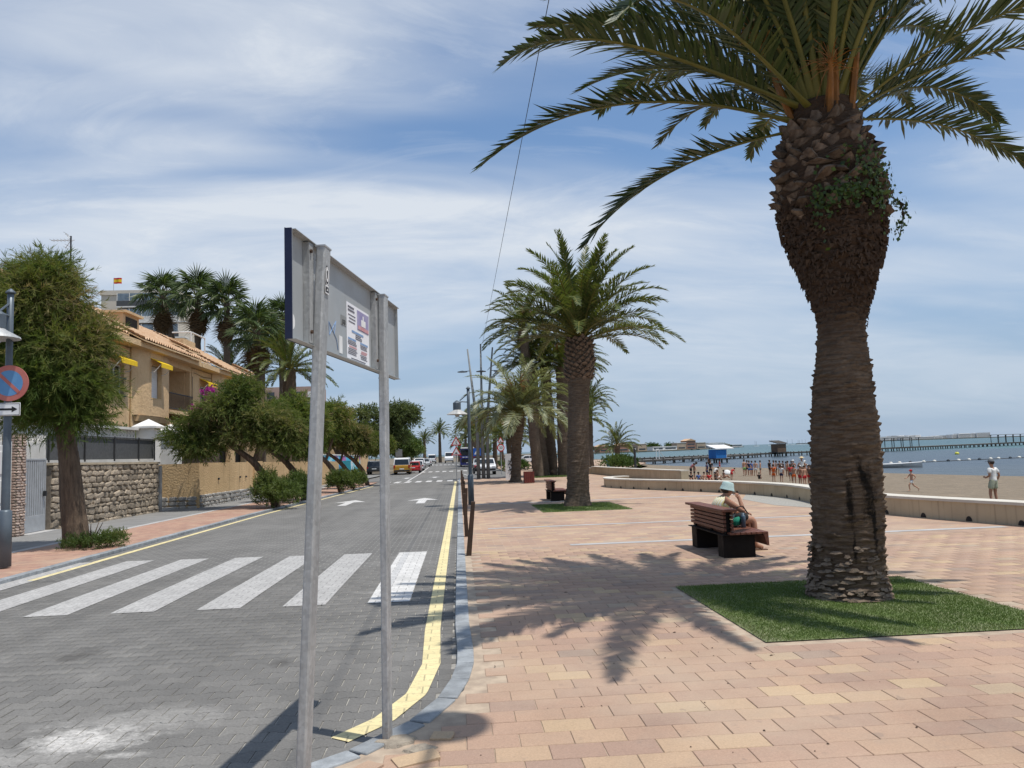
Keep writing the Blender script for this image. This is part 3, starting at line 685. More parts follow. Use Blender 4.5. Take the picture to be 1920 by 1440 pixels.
for i in range(250):                        # scales of the swollen part, laid in loose spirals
    t = i/250; z = 5.10-1.10*t+rg.gauss(0, 0.030); a = i*2.39996+rg.gauss(0, 0.10); R = big_r(z); ax, ay = big_ax(z)
    sc = (1.08-0.22*t)*rg.uniform(0.66, 1.28)
    o = link('leaf_base', BOOTS[i % 3], big, None, (ax+(R-0.030)*math.cos(a), ay+(R-0.030)*math.sin(a), z), (rg.gauss(0, 0.35), rg.gauss(0.05, 0.28)+0.25*(t-0.5), a+rg.gauss(0, 0.22)))
    o.scale = (sc*rg.uniform(0.6, 1.25), sc*rg.uniform(0.8, 1.2), sc*rg.uniform(0.6, 1.05))
shag = MB()                                 # old fibre under the scales
for i in range(2300):
    z = 2.86+1.36*rg.random()**0.75; a = rg.uniform(0, 6.283); R = big_r(z); ax, ay = big_ax(z); w = rg.uniform(0.012, 0.045)*min(1, 0.35+(z-2.8)*0.9); h = rg.uniform(0.02, 0.06)*min(1, 0.4+(z-2.8)*0.9)
    M = Matrix.Translation((ax+R*math.cos(a), ay+R*math.sin(a), z)) @ Matrix.Rotation(a+rg.gauss(0, 0.4), 4, 'Z')
    o_ = rg.uniform(0.008, 0.05)*min(1, 0.3+(z-2.8)*0.9)
    shag.add([(0.0, -w, 0.01), (0.0, w, 0.01), (o_, rg.uniform(-w, w), -h), (o_*1.2, rg.uniform(-w, w), h*0.3)], [(0, 1, 3), (0, 3, 2), (1, 2, 3)], 0, M)
tag(shag.build('bark_fibre', M_fibre, big), kind='stuff')
crown = bpy.data.objects.new('crown', None); COL.objects.link(crown); crown.parent = big; crown.location = (0.10, 0.02, 5.12)
# azimuth, start elevation, curl (radians), length, curl exponent, sideways sweep, height of the foot
BIGF = [(3.111, 0.293, 1.016, 3.784, 1.479, -0.002, 0.046), (3.02, -0.148, 0.743, 2.798, 1.446, -0.044, -0.008), (3.349, 0.271, 1.085, 3.952, 2.192, 0.47, 0.199),
        (3.018, 0.686, 0.767, 3.216, 1.453, -0.007, 0.254), (3.784, 0.287, 1.141, 3.59, 2.168, 0.118, 0.137), (0.229, 0.176, 0.839, 2.566, 1.52, -0.233, 0.1),
        (0.343, 0.742, 1.504, 2.782, 1.6, -0.189, -0.036), (-0.175, 0.481, 0.735, 3.015, 1.499, 0.082, 0.14), (-0.437, 0.622, 0.818, 2.81, 1.5, 0.0, 0.119)]
for (az, e, bd, ln) in ((258, 60, 84, 4.6), (221, 62, 88, 3.9), (234, 66, 88, 4.2), (246, 70, 80, 3.6), (274, 64, 76, 3.9), (290, 60, 82, 4.1), (304, 64, 80, 3.9), (320, 62, 76, 3.6), (336, 60, 72, 3.6),
        (350, 62, 76, 3.6), (12, 60, 78, 3.6), (30, 58, 78, 3.4), (52, 52, 74, 3.2), (72, 56, 76, 3.3), (92, 50, 72, 3.3), (104, 62, 78, 3.4), (118, 52, 74, 3.4), (132, 50, 76, 3.5), (146, 60, 76, 3.6), (158, 64, 82, 3.7), (176, 62, 84, 3.8),
        (192, 66, 86, 3.8), (206, 64, 80, 3.8), (80, 40, 66, 3.0), (112, 42, 66, 3.0), (140, 46, 62, 3.2), (40, 44, 62, 3.0)):
    BIGF.append((rad(az), rad(e), rad(bd), ln, 1.6, 0.15*((az % 3)-1), -0.10+e/100*0.55))
for i, (az, e, bd, ln, pw, sd_, z) in enumerate(BIGF):
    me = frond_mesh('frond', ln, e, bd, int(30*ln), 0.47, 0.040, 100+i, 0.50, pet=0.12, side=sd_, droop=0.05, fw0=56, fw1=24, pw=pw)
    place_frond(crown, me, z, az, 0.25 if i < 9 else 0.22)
for i in range(36):
    me = frond_mesh('frond', 3.2, rad(72+rg.uniform(-6, 14)), rad(50+rg.uniform(-10, 20)), 60, 0.42, 0.027, 200+i, 0.6, side=rg.uniform(-0.3, 0.3))
    place_frond(crown, me, 0.35+rg.uniform(-0.1, 0.15), i*2.39996, 0.10)
for (az, e, ln) in ((268, 84, 1.5), (255, 66, 0.62), (305, 80, 1.3), (180, 70, 1.3), (60, 75, 1.5)):
    a, e = rad(az), rad(e); d = Vector((math.cos(a)*math.cos(e), math.sin(a)*math.cos(e), math.sin(e)))
    mb = MB(); st = Vector((math.cos(a)*0.30, math.sin(a)*0.30, -0.05)); tip = st+d*ln
    mb.tube([st, st+d*ln*0.5, tip], [0.042, 0.036, 0.022], 6)
    for k in range(46):
        b = Vector((rg.gauss(0, 1), rg.gauss(0, 1), rg.gauss(0.4, 0.8))).normalized(); q = rg.uniform(0.18, 0.38)
        p = tip-d*rg.uniform(0, 0.22)*ln
        mb.tube([p, p+b*q*0.6, p+b*q+Vector((0, 0, -0.05))], [0.006, 0.004, 0.003], 3, cap=False)
    mb.build('fruit_stalk', M_orange, crown)

# climbing plant on the swollen part
M_ivy = leafm('climber_leaf', ((0.0, (0.035, 0.065, 0.012)), (0.6, (0.065, 0.12, 0.02)), (1.0, (0.12, 0.18, 0.035))), 0.4, 0.3, 0.4)
def leaf_cloud(name, pts, nrm, size, seed, mat, parent):
    r = tworng(seed); n = len(pts); pts = np.array(pts); nrm = np.array(nrm)
    d = r.normal(0, 1, (n, 3)); d -= nrm*(d*nrm).sum(1)[:, None]*0.6; d[:, 2] -= 0.4; d /= np.linalg.norm(d, axis=1)[:, None]
    w = np.cross(d, nrm+r.normal(0, 0.5, (n, 3))); w /= np.linalg.norm(w, axis=1)[:, None]
    s = (size*r.uniform(0.6, 1.2, n))[:, None]
    V = np.stack([pts, pts+d*s*0.5+w*s*0.38, pts+d*s, pts+d*s*0.5-w*s*0.38], 1).reshape(-1, 3)
    me = np_mesh(name, V, [np.arange(4*n).reshape(-1, 4)], attrs={'rnd': np.repeat(r.random(n), 4)})
    me.materials.append(mat); return tag(link(name, me, parent), kind='stuff')
iv = empty('climbing_plant', (BIGX, BIGY, PZ+4.2), 0, 'small green climber rooted in the largest palm below its crown', 'climbing plant')
pts, nr = [], []
for i in range(620):
    k = i % 8
    cz, ca, sz, sa = [(4.42, -78, 0.15, 15), (4.30, -62, 0.14, 14), (4.55, -70, 0.10, 10), (4.15, -80, 0.08, 14), (4.10, -125, 0.13, 7), (4.18, -112, 0.06, 8), (4.22, -95, 0.05, 12), (4.25, -50, 0.16, 12)][k]
    z = rg.gauss(cz, sz); a = rad(rg.gauss(ca, sa)); R = big_r(z)+rg.uniform(0.03, 0.13); ax, ay = big_ax(z)
    pts.append((ax+R*math.cos(a), ay+R*math.sin(a), z-4.2)); nr.append((math.cos(a), math.sin(a), 0))
for i in range(130):
    t = rg.random(); pts.append((0.10+0.68+0.16*math.sin(t*3)+rg.gauss(0, 0.035), rg.gauss(0, 0.05), 0.18-0.5*t+rg.gauss(0, 0.03))); nr.append((0.6, -0.8, 0))
leaf_cloud('leaves', pts, nr, 0.055, 4, M_ivy, iv)
st = MB()
for k in range(5): st.tube([(0.10+0.6, -0.05, 0.15), (0.10+0.78+0.03*k, -0.05+0.02*k, 0.02), (0.10+0.84-0.02*k, 0, -0.12-0.06*k)], 0.006, 4)
st.build('stems', M_fibre, iv)

# ---- second palm
r2 = smooth_prof([(0, 0.45), (0.15, 0.39), (0.6, 0.345), (2.0, 0.335), (3.2, 0.32), (3.6, 0.325), (3.9, 0.37), (4.4, 0.42), (4.8, 0.41), (5.1, 0.36), (5.4, 0.29)])
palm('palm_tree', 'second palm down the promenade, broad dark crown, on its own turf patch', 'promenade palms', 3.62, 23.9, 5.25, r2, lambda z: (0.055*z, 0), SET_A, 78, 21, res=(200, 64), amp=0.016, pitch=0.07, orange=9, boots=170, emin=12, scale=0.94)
# date palm with silvery leaves
rd = smooth_prof([(0, 0.42), (0.25, 0.33), (0.9, 0.30), (2.6, 0.36), (3.8, 0.50), (4.6, 0.38)])
palm('palm_tree', 'pale silvery date palm with drooping leaves near the red litter bin', 'promenade palms', 3.55, 49.3, 4.2, rd, lambda z: (0.06*z, 0), SET_G, 62, 22, res=(120, 36), amp=0.045, pitch=0.14, orange=12, scale=1.38, emin=10)
# the leaning clump
rc = lambda b, t: (lambda z, H=9: b+(t-b)*min(1, z/8))
CL = [(6.1, 59.8, 11.6, -0.062, 0.42, 0.34, 1.05, 'tallest leaning palm of the clump, crown clear above the date palm'),
      (6.7, 61.5, 9.0, -0.085, 0.5, 0.5, 1.0, 'thick trunk of the clump leaning hardest to the street'),
      (7.5, 62.3, 9.6, -0.03, 0.46, 0.42, 1.0, 'middle palm of the clump, almost hidden by the others'),
      (8.3, 60.5, 8.6, 0.02, 0.58, 0.58, 1.05, 'stout upright palm of the clump just behind the second palm'),
      (8.9, 62.8, 9.2, 0.07, 0.42, 0.4, 1.0, 'clump palm leaning seaward with crown right of the second palm')]
for i, (x, y, h, lean, rb, rt, sc, lab) in enumerate(CL):
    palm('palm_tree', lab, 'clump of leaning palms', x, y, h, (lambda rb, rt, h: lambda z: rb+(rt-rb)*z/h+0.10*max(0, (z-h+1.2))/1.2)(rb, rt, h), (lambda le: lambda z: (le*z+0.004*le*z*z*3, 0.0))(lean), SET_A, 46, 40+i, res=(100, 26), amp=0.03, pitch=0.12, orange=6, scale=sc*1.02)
# palms nearer the sea
for i, (x, y, h, le, sc, nf, lab) in enumerate(((14.3, 84, 7.4, 0.03, 1.05, 44, 'tall palm beyond the clump, nearest the sea wall'), (13.2, 80, 5.4, 0.03, 0.9, 36, 'shorter palm leaning beside the tall seaside palm'),
                                               (12.2, 88, 8.2, 0.02, 1.0, 40, 'palm half hidden behind the second palm trunk, sea side'), (21.4, 103.5, 2.6, 0.02, 1.15, 34, 'low young palm standing alone at the edge of the beach'),
                                               (9.6, 98, 4.2, 0.0, 1.2, 34, 'short palm seen through the gap of the clump trunks'))):
    palm('palm_tree', lab, 'palms towards the beach', x, y, h, (lambda h: lambda z: 0.42-0.12*z/h+0.12*max(0, z-h+0.8))(h), (lambda le: lambda z: (le*z, 0))(le), SET_B, nf, 60+i, res=(60, 18), amp=0.03, pitch=0.14, orange=2, scale=sc*1.15)
# row along the right edge of the street, and the end of the street
ROW = [(1.9, 118, 4.6), (3.6, 128, 6.6), (2.8, 142, 7.6), (4.6, 150, 8.4), (2.2, 160, 8.0), (5.0, 108, 4.4), (6.3, 96, 3.8), (3.2, 175, 9.2), (1.6, 190, 9.0), (6.8, 122, 6.4)]
RL = ['shortest palm of the verge row, behind the bus', 'palm over the back of the blue bus', 'verge palm third beyond the bus', 'tall verge palm between bus and masts', 'verge palm far down the street, crown over the lamp', 'low bushy palm behind the three masts',
      'small palm beside the speed sign', 'farthest tall verge palm', 'farthest verge palm, crown nearest the sky gap', 'palm right of the masts with brown dead leaves']
for i, (x, y, h) in enumerate(ROW):
    palm('palm_tree', RL[i], 'palms along the verge', x, y, h, (lambda h: lambda z: 0.36-0.08*z/h+0.12*max(0, z-h+0.8))(h), (lambda le: lambda z: (le*z, 0))(0.02*((i % 3)-1)), SET_B, 34, 80+i, res=(40, 12), amp=0.03, pitch=0.16, orange=2, scale=1.3)
for i, (x, y, h, sc, lab) in enumerate(((-5.2, 214, 8.2, 1.55, 'palm standing at the far end of the street'), (-9.6, 218, 6.4, 1.3, 'smaller palm left of the one ending the street'), (0.2, 222, 5.0, 1.3, 'low palm right of the one ending the street'))):
    palm('palm_tree', lab, 'palms at the street end', x, y, h, lambda z: 0.5-0.02*z, lambda z: (0, 0), SET_B, 36, 120+i, res=(30, 10), amp=0.03, pitch=0.2, orange=0, scale=sc)

# ---- fan palms behind the houses
def fan_leaf(seed, dead=False):
    r = random.Random(seed); mb = MB(); rn = []
    pl = 1.05; R = 1.0; ns = 24
    # petiole
    mb.tube([(0,0,0), (0.5*pl, 0, 0.10), (pl, 0, 0.06)], [0.03, 0.022, 0.015], 4, mi=1)
    for i in range(ns):
        a = rad(-128+256*i/(ns-1)); a2 = rad(256/(ns-1)*0.52)
        ln = R*(0.72+0.28*math.cos(a*0.6))*r.uniform(0.85, 1.08); dz = -(0.32 if not dead else 0.8)*ln*(0.5+0.5*abs(math.sin(a)))-0.10
        c = Vector((pl, 0, 0.06))
        def P(t, aa, z): return c+Vector((math.cos(aa)*ln*t, math.sin(aa)*ln*t, z))
        fold = 0.03 if i % 2 else -0.03
        mb.add([c, P(0.44, a-a2*0.8, dz*0.14-fold), P(0.50, a, dz*0.12+fold), P(0.44, a+a2*0.8, dz*0.14-fold), P(1.0, a+r.uniform(-0.04, 0.04), dz-r.uniform(0, 0.25)*ln)], [(0,1,2), (0,2,3), (1,4,2), (2,4,3)], 0)
    me = mb.mesh('fan_leaf', [M_dead if dead else M_fan, M_dead if dead else M_rachis])
    at = me.attributes.new('rnd', 'FLOAT', 'POINT'); rr = random.Random(seed+5)
    at.data.foreach_set('value', [rr.random() for _ in me.vertices]); return me
FANS = [fan_leaf(i) for i in range(4)]; DFANS = [fan_leaf(10+i, True) for i in range(2)]
def fan_palm(label, x, y, h, lean, sc, seed, skirt=16):
    z0 = gz(y)
    root = empty('fan_palm', (x, y, z0), 0, label, 'palm tree', 'fan palms behind the houses'); rg = random.Random(seed)
    link('trunk', trunk_mesh('trunk', lambda z: (lean*z*z/h, 0), lambda z: 0.36-0.10*z/h, h, 40, 12, 0.02, 0.2, seed, M_trunk), root)
    cr = bpy.data.objects.new('crown', None); COL.objects.link(cr); cr.parent = root; cr.location = (lean*h, 0, h)
    for i in range(30):
        t = i/29; e = 78-112*t; a = i*2.39996
        o = link('fan_leaf', FANS[i % 4], cr, None, (0, 0, -0.5*t), (rg.uniform(-0.3, 0.3), -rad(e), a)); o.scale = (sc*rg.uniform(0.85, 1.1),)*3
    for i in range(skirt):
        o = link('dead_leaf', DFANS[i % 2], cr, None, (0, 0, -0.5-0.9*i/skirt), (rg.uniform(-0.4, 0.4), rad(rg.uniform(66, 84)), i*2.39996)); o.scale = (sc*0.9,)*3
    return root
for i, (x, y, h, le, sc, lab) in enumerate(((-25.8, 75, 18.2, -0.12, 1.5, 'leftmost fan palm, separate crown above the tiled roof'), (-23.7, 72, 17.5, 0.0, 1.5, 'second fan palm from the tower block'), (-20.5, 70, 16.3, 0.0, 1.45, 'third fan palm from the tower block, in the thick of the group'),
                                            (-15.0, 60, 12.1, -0.03, 1.3, 'fan palm with the longest brown skirt of dead leaves'), (-14.7, 66, 14.0, 0.0, 1.3, 'fan palm nearest the blank sign back'), (-18.4, 74, 14.2, 0.0, 1.35, 'low fan palm tucked behind the group'))):
    fan_palm(lab, x, y, h, le, sc, 200+i, 26 if i == 3 else 14)
palm('palm_tree', 'dark feather palm drooping under the fan palms, left of the sign posts', 'palms behind the houses', -12.0, 56, 8.4, lambda z: 0.45, lambda z: (0, 0), SET_A, 48, 230, res=(50, 16), amp=0.03, pitch=0.15, orange=0, emin=-30, scale=1.0, z0=gz(54))
palm('palm_tree', 'dark feather palm behind the roof ridge between the fan palm trunks', 'palms behind the houses', -21.5, 74, 10.4, lambda z: 0.45, lambda z: (0, 0), SET_A, 40, 231, res=(50, 16), amp=0.03, pitch=0.15, orange=0, emin=-25, scale=1.05, z0=gz(74))
# ================================================================== left side: walls, houses, trees
M_stone = pm('rubble_stone', (0.43, 0.355, 0.265), (0.23, 0.195, 0.155), 5, 0.92, bump=0.8, bscale=26, coord='OBJECT', orand=0.34)
M_mortar = pm('wall_mortar', (0.22, 0.185, 0.145), (0.15, 0.125, 0.098), 8, 0.95)
M_ochre = None
def plaster(name, c1, c2, bs, streak):
    m, nt, b = new_mat(name); p = N(nt, 'ShaderNodeNewGeometry').outputs['Position']
    c = MIX(nt, RAMP(nt, NOISE(nt, p, 0.9, 6, 0.65), ((0.35, 0.0), (0.65, 1.0))), c1, c2)
    c = MIX(nt, RAMP(nt, NOISE(nt, MAPPING(nt, p, scale=(2.2, 2.2, 0.16)), 1.6, 6, 0.65), ((0.54, 0.0), (0.78, streak))), c, (0.24, 0.165, 0.10))
    c = MIX(nt, RAMP(nt, NOISE(nt, p, 2.6, 7, 0.7), ((0.60, 0.0), (0.74, 0.35))), c, (0.70, 0.56, 0.38))
    L(nt, c, b.inputs['Base Color']); b.inputs['Roughness'].default_value = 0.92; b.inputs['Specular IOR Level'].default_value = 0.15
    bn = N(nt, 'ShaderNodeBump'); bn.inputs['Strength'].default_value = 1.0; bn.inputs['Distance'].default_value = 0.035
    L(nt, NOISE(nt, p, bs, 5, 0.6), bn.inputs['Height']); L(nt, bn.outputs[0], b.inputs['Normal']); return m
M_ochre2 = plaster('ochre_plaster', (0.63, 0.455, 0.27), (0.555, 0.385, 0.22), 6.5, 0.55)
M_ochre = plaster('ochre_render', (0.60, 0.43, 0.24), (0.52, 0.365, 0.20), 14, 0.6)
M_whitew = pm('whitewash', (0.72, 0.70, 0.66), (0.60, 0.58, 0.54), 1.5, 0.85, bump=0.3, bscale=14)
M_clad = pm('grey_cladding_stone', (0.40, 0.385, 0.36), (0.25, 0.245, 0.235), 4, 0.9, bump=0.6, bscale=20, coord='OBJECT', orand=0.22)
def galv_mat():
    m, nt, b = new_mat('galvanised_steel'); p = coords(nt, 'OBJECT')
    c = MIX(nt, RAMP(nt, NOISE(nt, MAPPING(nt, p, scale=(9, 9, 2)), 2.0, 7, 0.7), ((0.35, 0.0), (0.65, 1.0))), (0.44, 0.45, 0.45), (0.30, 0.31, 0.315))
    vo = N(nt, 'ShaderNodeTexVoronoi'); vo.inputs['Scale'].default_value = 55; L(nt, p, vo.inputs['Vector']); sc = N(nt, 'ShaderNodeSeparateColor'); L(nt, vo.outputs['Color'], sc.inputs[0])
    c = MIX(nt, 1.0, c, RAMP(nt, sc.outputs[0], ((0, 0.88), (1, 1.10))), 'MULTIPLY')
    c = MIX(nt, RAMP(nt, NOISE(nt, MAPPING(nt, p, scale=(14, 14, 1.2)), 2.0, 6, 0.7), ((0.60, 0.0), (0.75, 0.55))), c, (0.20, 0.175, 0.15))
    s = N(nt, 'ShaderNodeSeparateXYZ'); L(nt, p, s.inputs[0])
    rust = MATH(nt, 'MULTIPLY', RAMP(nt, s.outputs[2], ((0.0, 1.0), (0.22, 0.0))), RAMP(nt, NOISE(nt, p, 22, 5, 0.7), ((0.42, 0.0), (0.62, 0.8))))
    c = MIX(nt, rust, c, (0.17, 0.10, 0.06))
    L(nt, c, b.inputs['Base Color']); b.inputs['Metallic'].default_value = 0.25; b.inputs['Roughness'].default_value = 0.55
    bn = N(nt, 'ShaderNodeBump'); bn.inputs['Strength'].default_value = 0.15; bn.inputs['Distance'].default_value = 0.01; L(nt, NOISE(nt, p, 30, 5), bn.inputs['Height']); L(nt, bn.outputs[0], b.inputs['Normal']); return m
M_galv = galv_mat()
M_dark = pm('dark_metal', (0.035, 0.037, 0.04), (0.05, 0.052, 0.055), 5, 0.5, 0.3)
M_mesh = pm('grey_screen_cloth', (0.085, 0.09, 0.095), (0.065, 0.07, 0.075), 12, 0.85)
M_tile = pm('clay_tile', (0.47, 0.285, 0.165), (0.56, 0.40, 0.27), 2.6, 0.9, bump=0.4, bscale=20, lo=0.3, hi=0.7)
M_glass = pm('window_glass', (0.05, 0.06, 0.07), (0.03, 0.035, 0.04), 1, 0.08, 0.0, spec=0.6)
M_shut = pm('white_shutter', (0.70, 0.70, 0.69), (0.62, 0.62, 0.61), 3, 0.6)
M_awn = pm('yellow_awning_cloth', (0.80, 0.54, 0.02), (0.70, 0.46, 0.02), 3, 0.8)
M_gate = pm('pale_grey_gate', (0.40, 0.42, 0.44), (0.34, 0.355, 0.37), 4, 0.55, 0.2)
M_shade = pm('dark_interior', (0.03, 0.026, 0.022), (0.045, 0.04, 0.034), 2, 0.9)

def lump_mesh(seed, flat=0.5):
    """a rough stone about 1 x 1 x 1, its face towards +x"""
    r = random.Random(seed); V = []; F = []
    n = 8
    ring = [(math.cos(2*math.pi*(i+0.5)/n), math.sin(2*math.pi*(i+0.5)/n)) for i in range(n)]
    ring = [(math.copysign(min(0.5, abs(y)*0.78), y)*r.uniform(0.80, 1.04), math.copysign(min(0.5, abs(z)*0.78), z)*r.uniform(0.80, 1.04)) for y, z in ring]
    for x, s in ((-0.5, 1.0), (0.22, 1.0), (0.45, 0.84)): V += [(x+r.uniform(-0.05, 0.05)*(s < 1), y*s, z*s) for y, z in ring]
    V.append((0.5+r.uniform(-0.05, 0.08), r.uniform(-0.15, 0.15), r.uniform(-0.15, 0.15)))
    for k in range(2): F += [(k*n+i, k*n+(i+1) % n, (k+1)*n+(i+1) % n, (k+1)*n+i) for i in range(n)]
    F += [(2*n+i, 2*n+(i+1) % n, 3*n) for i in range(n)]
    me = bpy.data.meshes.new('stone'); me.from_pydata(V, [], F); me.update(); return me
LUMPS = [lump_mesh(i) for i in range(9)]
for m in LUMPS: m.materials.append(M_stone)
CLADS = [lump_mesh(20+i) for i in range(6)]
for m in CLADS: m.materials.append(M_clad)

def stones_on(parent, xf, y0, y1, z0, z1, hrow, wmin, wmax, depth, meshes, seed, limit=300, name='stone', rz=0.0, jit=0.12):
    """courses of single stones on a wall face that looks towards +x (the street)"""
    rg = random.Random(seed); z = z0; n = 0
    while z < z1-0.02:
        h = min(hrow*rg.uniform(0.55, 1.5), z1-z); 
        if z1-(z+h) < hrow*0.4: h = z1-z
        y = y0
        while y < y1-0.01:
            w = min(rg.uniform(wmin, wmax), y1-y)
            if y1-(y+w) < wmin*0.5: w = y1-y
            if n < limit:
                yc = y+w/2
                o = link(name, meshes[rg.randrange(len(meshes))], parent, None, (xf(yc)+rg.uniform(-0.02, 0.02), yc, gz(yc)+z+h/2), (rg.gauss(0, jit), rg.gauss(0, 0.03), rg.gauss(0, 0.04)+rz))
                o.scale = (depth*rg.uniform(0.8, 1.25), w*0.985, h*rg.uniform(0.93, 1.02)); n += 1
            y += w
        z += h
    return n
def wall_box(name, x0, x1, y0, y1, h, mat, label=None, cat='wall', z_top=None):
    mb = MB(); ys = [y0, y1]
    V = [(x, y, gz(y)+z) for y in ys for x, z in ((x0, -0.1), (x1, -0.1), (x1, h), (x0, h))]
    mb.add(V, [(0,1,2,3), (7,6,5,4), (0,4,5,1), (1,5,6,2), (2,6,7,3), (3,7,4,0)])
    return mb
# rubble wall
rw = empty('stone_wall', (0, 0, 0), 0, 'rubble stone garden wall behind the big tamarisk tree', 'wall')
wall_box('core', -11.35, -11.02, 21.75, 29.2, 1.80, M_mortar).build('core', M_mortar, rw)
stones_on(rw, lambda y: -11.02, 21.75, 29.2, -0.03, 1.80, 0.150, 0.15, 0.55, 0.11, LUMPS, 5, 300, jit=0.16)
wall_box('capping', -11.38, -10.96, 21.7, 29.2, 1.86, M_mortar)
mb = MB(); V = [(x, y, gz(y)+z) for y in (21.7, 29.22) for x, z in ((-11.40, 1.80), (-10.95, 1.80), (-10.95, 1.865), (-11.40, 1.865))]
mb.add(V, [(0,1,2,3), (7,6,5,4), (0,4,5,1), (1,5,6,2), (2,6,7,3), (3,7,4,0)]); mb.build('capping', pm('sandy_capping', (0.46, 0.39, 0.28), (0.36, 0.30, 0.22), 3, 0.9), rw)
# recessed entrance after the rubble wall
er = empty('entrance_wall', (0, 0, 0), 0, 'recessed stone entrance between rubble wall and ochre wall', 'wall')
wall_box('core', -12.0, -11.72, 29.2, 31.0, 1.70, M_mortar).build('core', M_mortar, er)
stones_on(er, lambda y: -11.70, 29.25, 30.9, -0.03, 1.68, 0.16, 0.2, 0.4, 0.12, LUMPS, 6, 90)
mb = MB(); mb.box((-11.0, 29.3, gz(29)+0.85), (0.14, 0.12, 1.75)); mb.build('gate_post', M_galv, er)
mb = MB(); mb.box((-11.3, 30.1, gz(30)+0.06), (0.8, 1.6, 0.12)); mb.build('step', M_pale, er)
# ochre wall with stone foot
ow = empty('garden_wall', (0, 0, 0), 0, 'long ochre rendered wall with grey stone foot', 'wall')
def ochre_piece(x0, x1, y0, y1, h): wall_box('render', x0, x1, y0, y1, h, M_ochre).build('render', M_ochre, ow)
ochre_piece(-10.55, -10.14, 31.0, 38.9, 1.80); ochre_piece(-11.9, -10.56, 31.0, 31.35, 1.78)
ochre_piece(-10.45, -10.04, 38.9, 40.4, 1.84); ochre_piece(-10.55, -10.12, 40.4, 52.0, 1.80); ochre_piece(-10.55, -10.12, 52.0, 66.0, 1.78)
n = stones_on(ow, lambda y: -10.13, 31.05, 38.9, -0.03, 0.55, 0.19, 0.16, 0.40, 0.10, CLADS, 8, 120, jit=0.03)
stones_on(ow, lambda y: -10.03, 38.9, 40.4, -0.03, 0.55, 0.19, 0.16, 0.40, 0.10, CLADS, 9, 30, jit=0.03)
stones_on(ow, lambda y: -10.11, 40.4, 56.0, -0.03, 0.52, 0.19, 0.2, 0.45, 0.10, CLADS, 10, 120, jit=0.03)
for k in range(4):                              # stone on the return by the entrance
    for q in range(3):
        o = link('stone', CLADS[(k+q) % 6], ow, None, (-10.4-0.36*k, 30.97, gz(31)+0.06+0.18*q), (0, 0, -math.pi/2)); o.scale = (0.1, 0.35, 0.175)
mb = MB()
for y in (33.4, 36.6, 37.6, 43): mb.box((-10.11, y, gz(y)+1.12), (0.05, 0.13, 0.08))
mb.build('vent', M_dark, ow)
# white balustrade with lattice blocks and pillars behind the rubble wall
M_lat = M_whitew
def lattice_block():
    mb = MB(); s = 0.30; t = 0.036
    mb.box((0, 0, s/2-t/2+0.0), (0.1, s, t)); mb.box((0, 0, -s/2+t/2), (0.1, s, t)); mb.box((0, s/2-t/2, 0), (0.098, t, s-2*t)); mb.box((0, -s/2+t/2, 0), (0.098, t, s-2*t))
    for k in range(4):
        a = k*math.pi/2+math.pi/4
        M = Matrix.Rotation(a, 4, 'X')
        mb.box((0, 0, 0.085), (0.09, 0.03, 0.17), 0, 0, M)
    M = Matrix.Rotation(math.pi/4, 4, 'X'); 
    return mb.mesh('lattice_block', M_lat)
LB = lattice_block()
bal = empty('balustrade', (0, 0, 0), 0, 'white pierced block balustrade above the rubble wall', 'balustrade')
for row in range(2):
    for i in range(34):
        y = 22.2+0.305*i; link('lattice_block', LB, bal, None, (-13.2, y, 2.60+0.305*row), None)
mb = MB(); mb.box2((-13.35, 22.0, 3.062), (-13.05, 32.6, 3.16)); mb.build('coping', M_whitew, bal)
mb = MB(); mb.box2((-13.33, 22.0, -0.2), (-13.07, 32.6, 2.44)); mb.build('wall_base', M_whitew, bal)
def pillar(x, y, s, h, label):
    p = empty('gate_pillar', (x, y, gz(y)), 0, label, 'pillar', 'white gate pillars')
    mb = MB(); mb.box((0, 0, h/2), (s, s, h)); mb.build('shaft', M_whitew, p)
    q = s*0.68; mb = MB(); mb.box((0, 0, h+0.04), (2*q, 2*q, 0.08)); mb.add([(-q,-q,h+0.08), (q,-q,h+0.08), (q,q,h+0.08), (-q,q,h+0.08), (0,0,h+0.40)], [(0,1,4), (1,2,4), (2,3,4), (3,0,4)]); mb.build('cap', M_whitew, p)
pillar(-12.85, 33.0, 0.72, 3.30, 'white pillar with pyramid cap nearest the rubble wall')
pillar(-13.1, 36.2, 0.72, 3.25, 'white capped pillar half hidden by tamarisk leaves')
sf = empty('screen_fence', (0, 0, 0), 0, 'dark grey screen cloth fence standing on the rubble wall', 'fence')
mb = MB(); mb.box2((-11.24, 21.9, 1.86), (-11.22, 29.3, 2.54)); mb.build('screen', M_mesh, sf)
for y in (21.95, 24.0, 26.0, 27.9, 29.3):
    mb = MB(); mb.tube([(-11.19, y, 1.8), (-11.19, y, 2.60)], 0.025, 6); mb.build('post', M_dark, sf)
mb = MB(); mb.tube([(-11.19, 21.9, 2.56), (-11.19, 29.32, 2.56)], 0.02, 6); mb.build('rail', M_dark, sf)
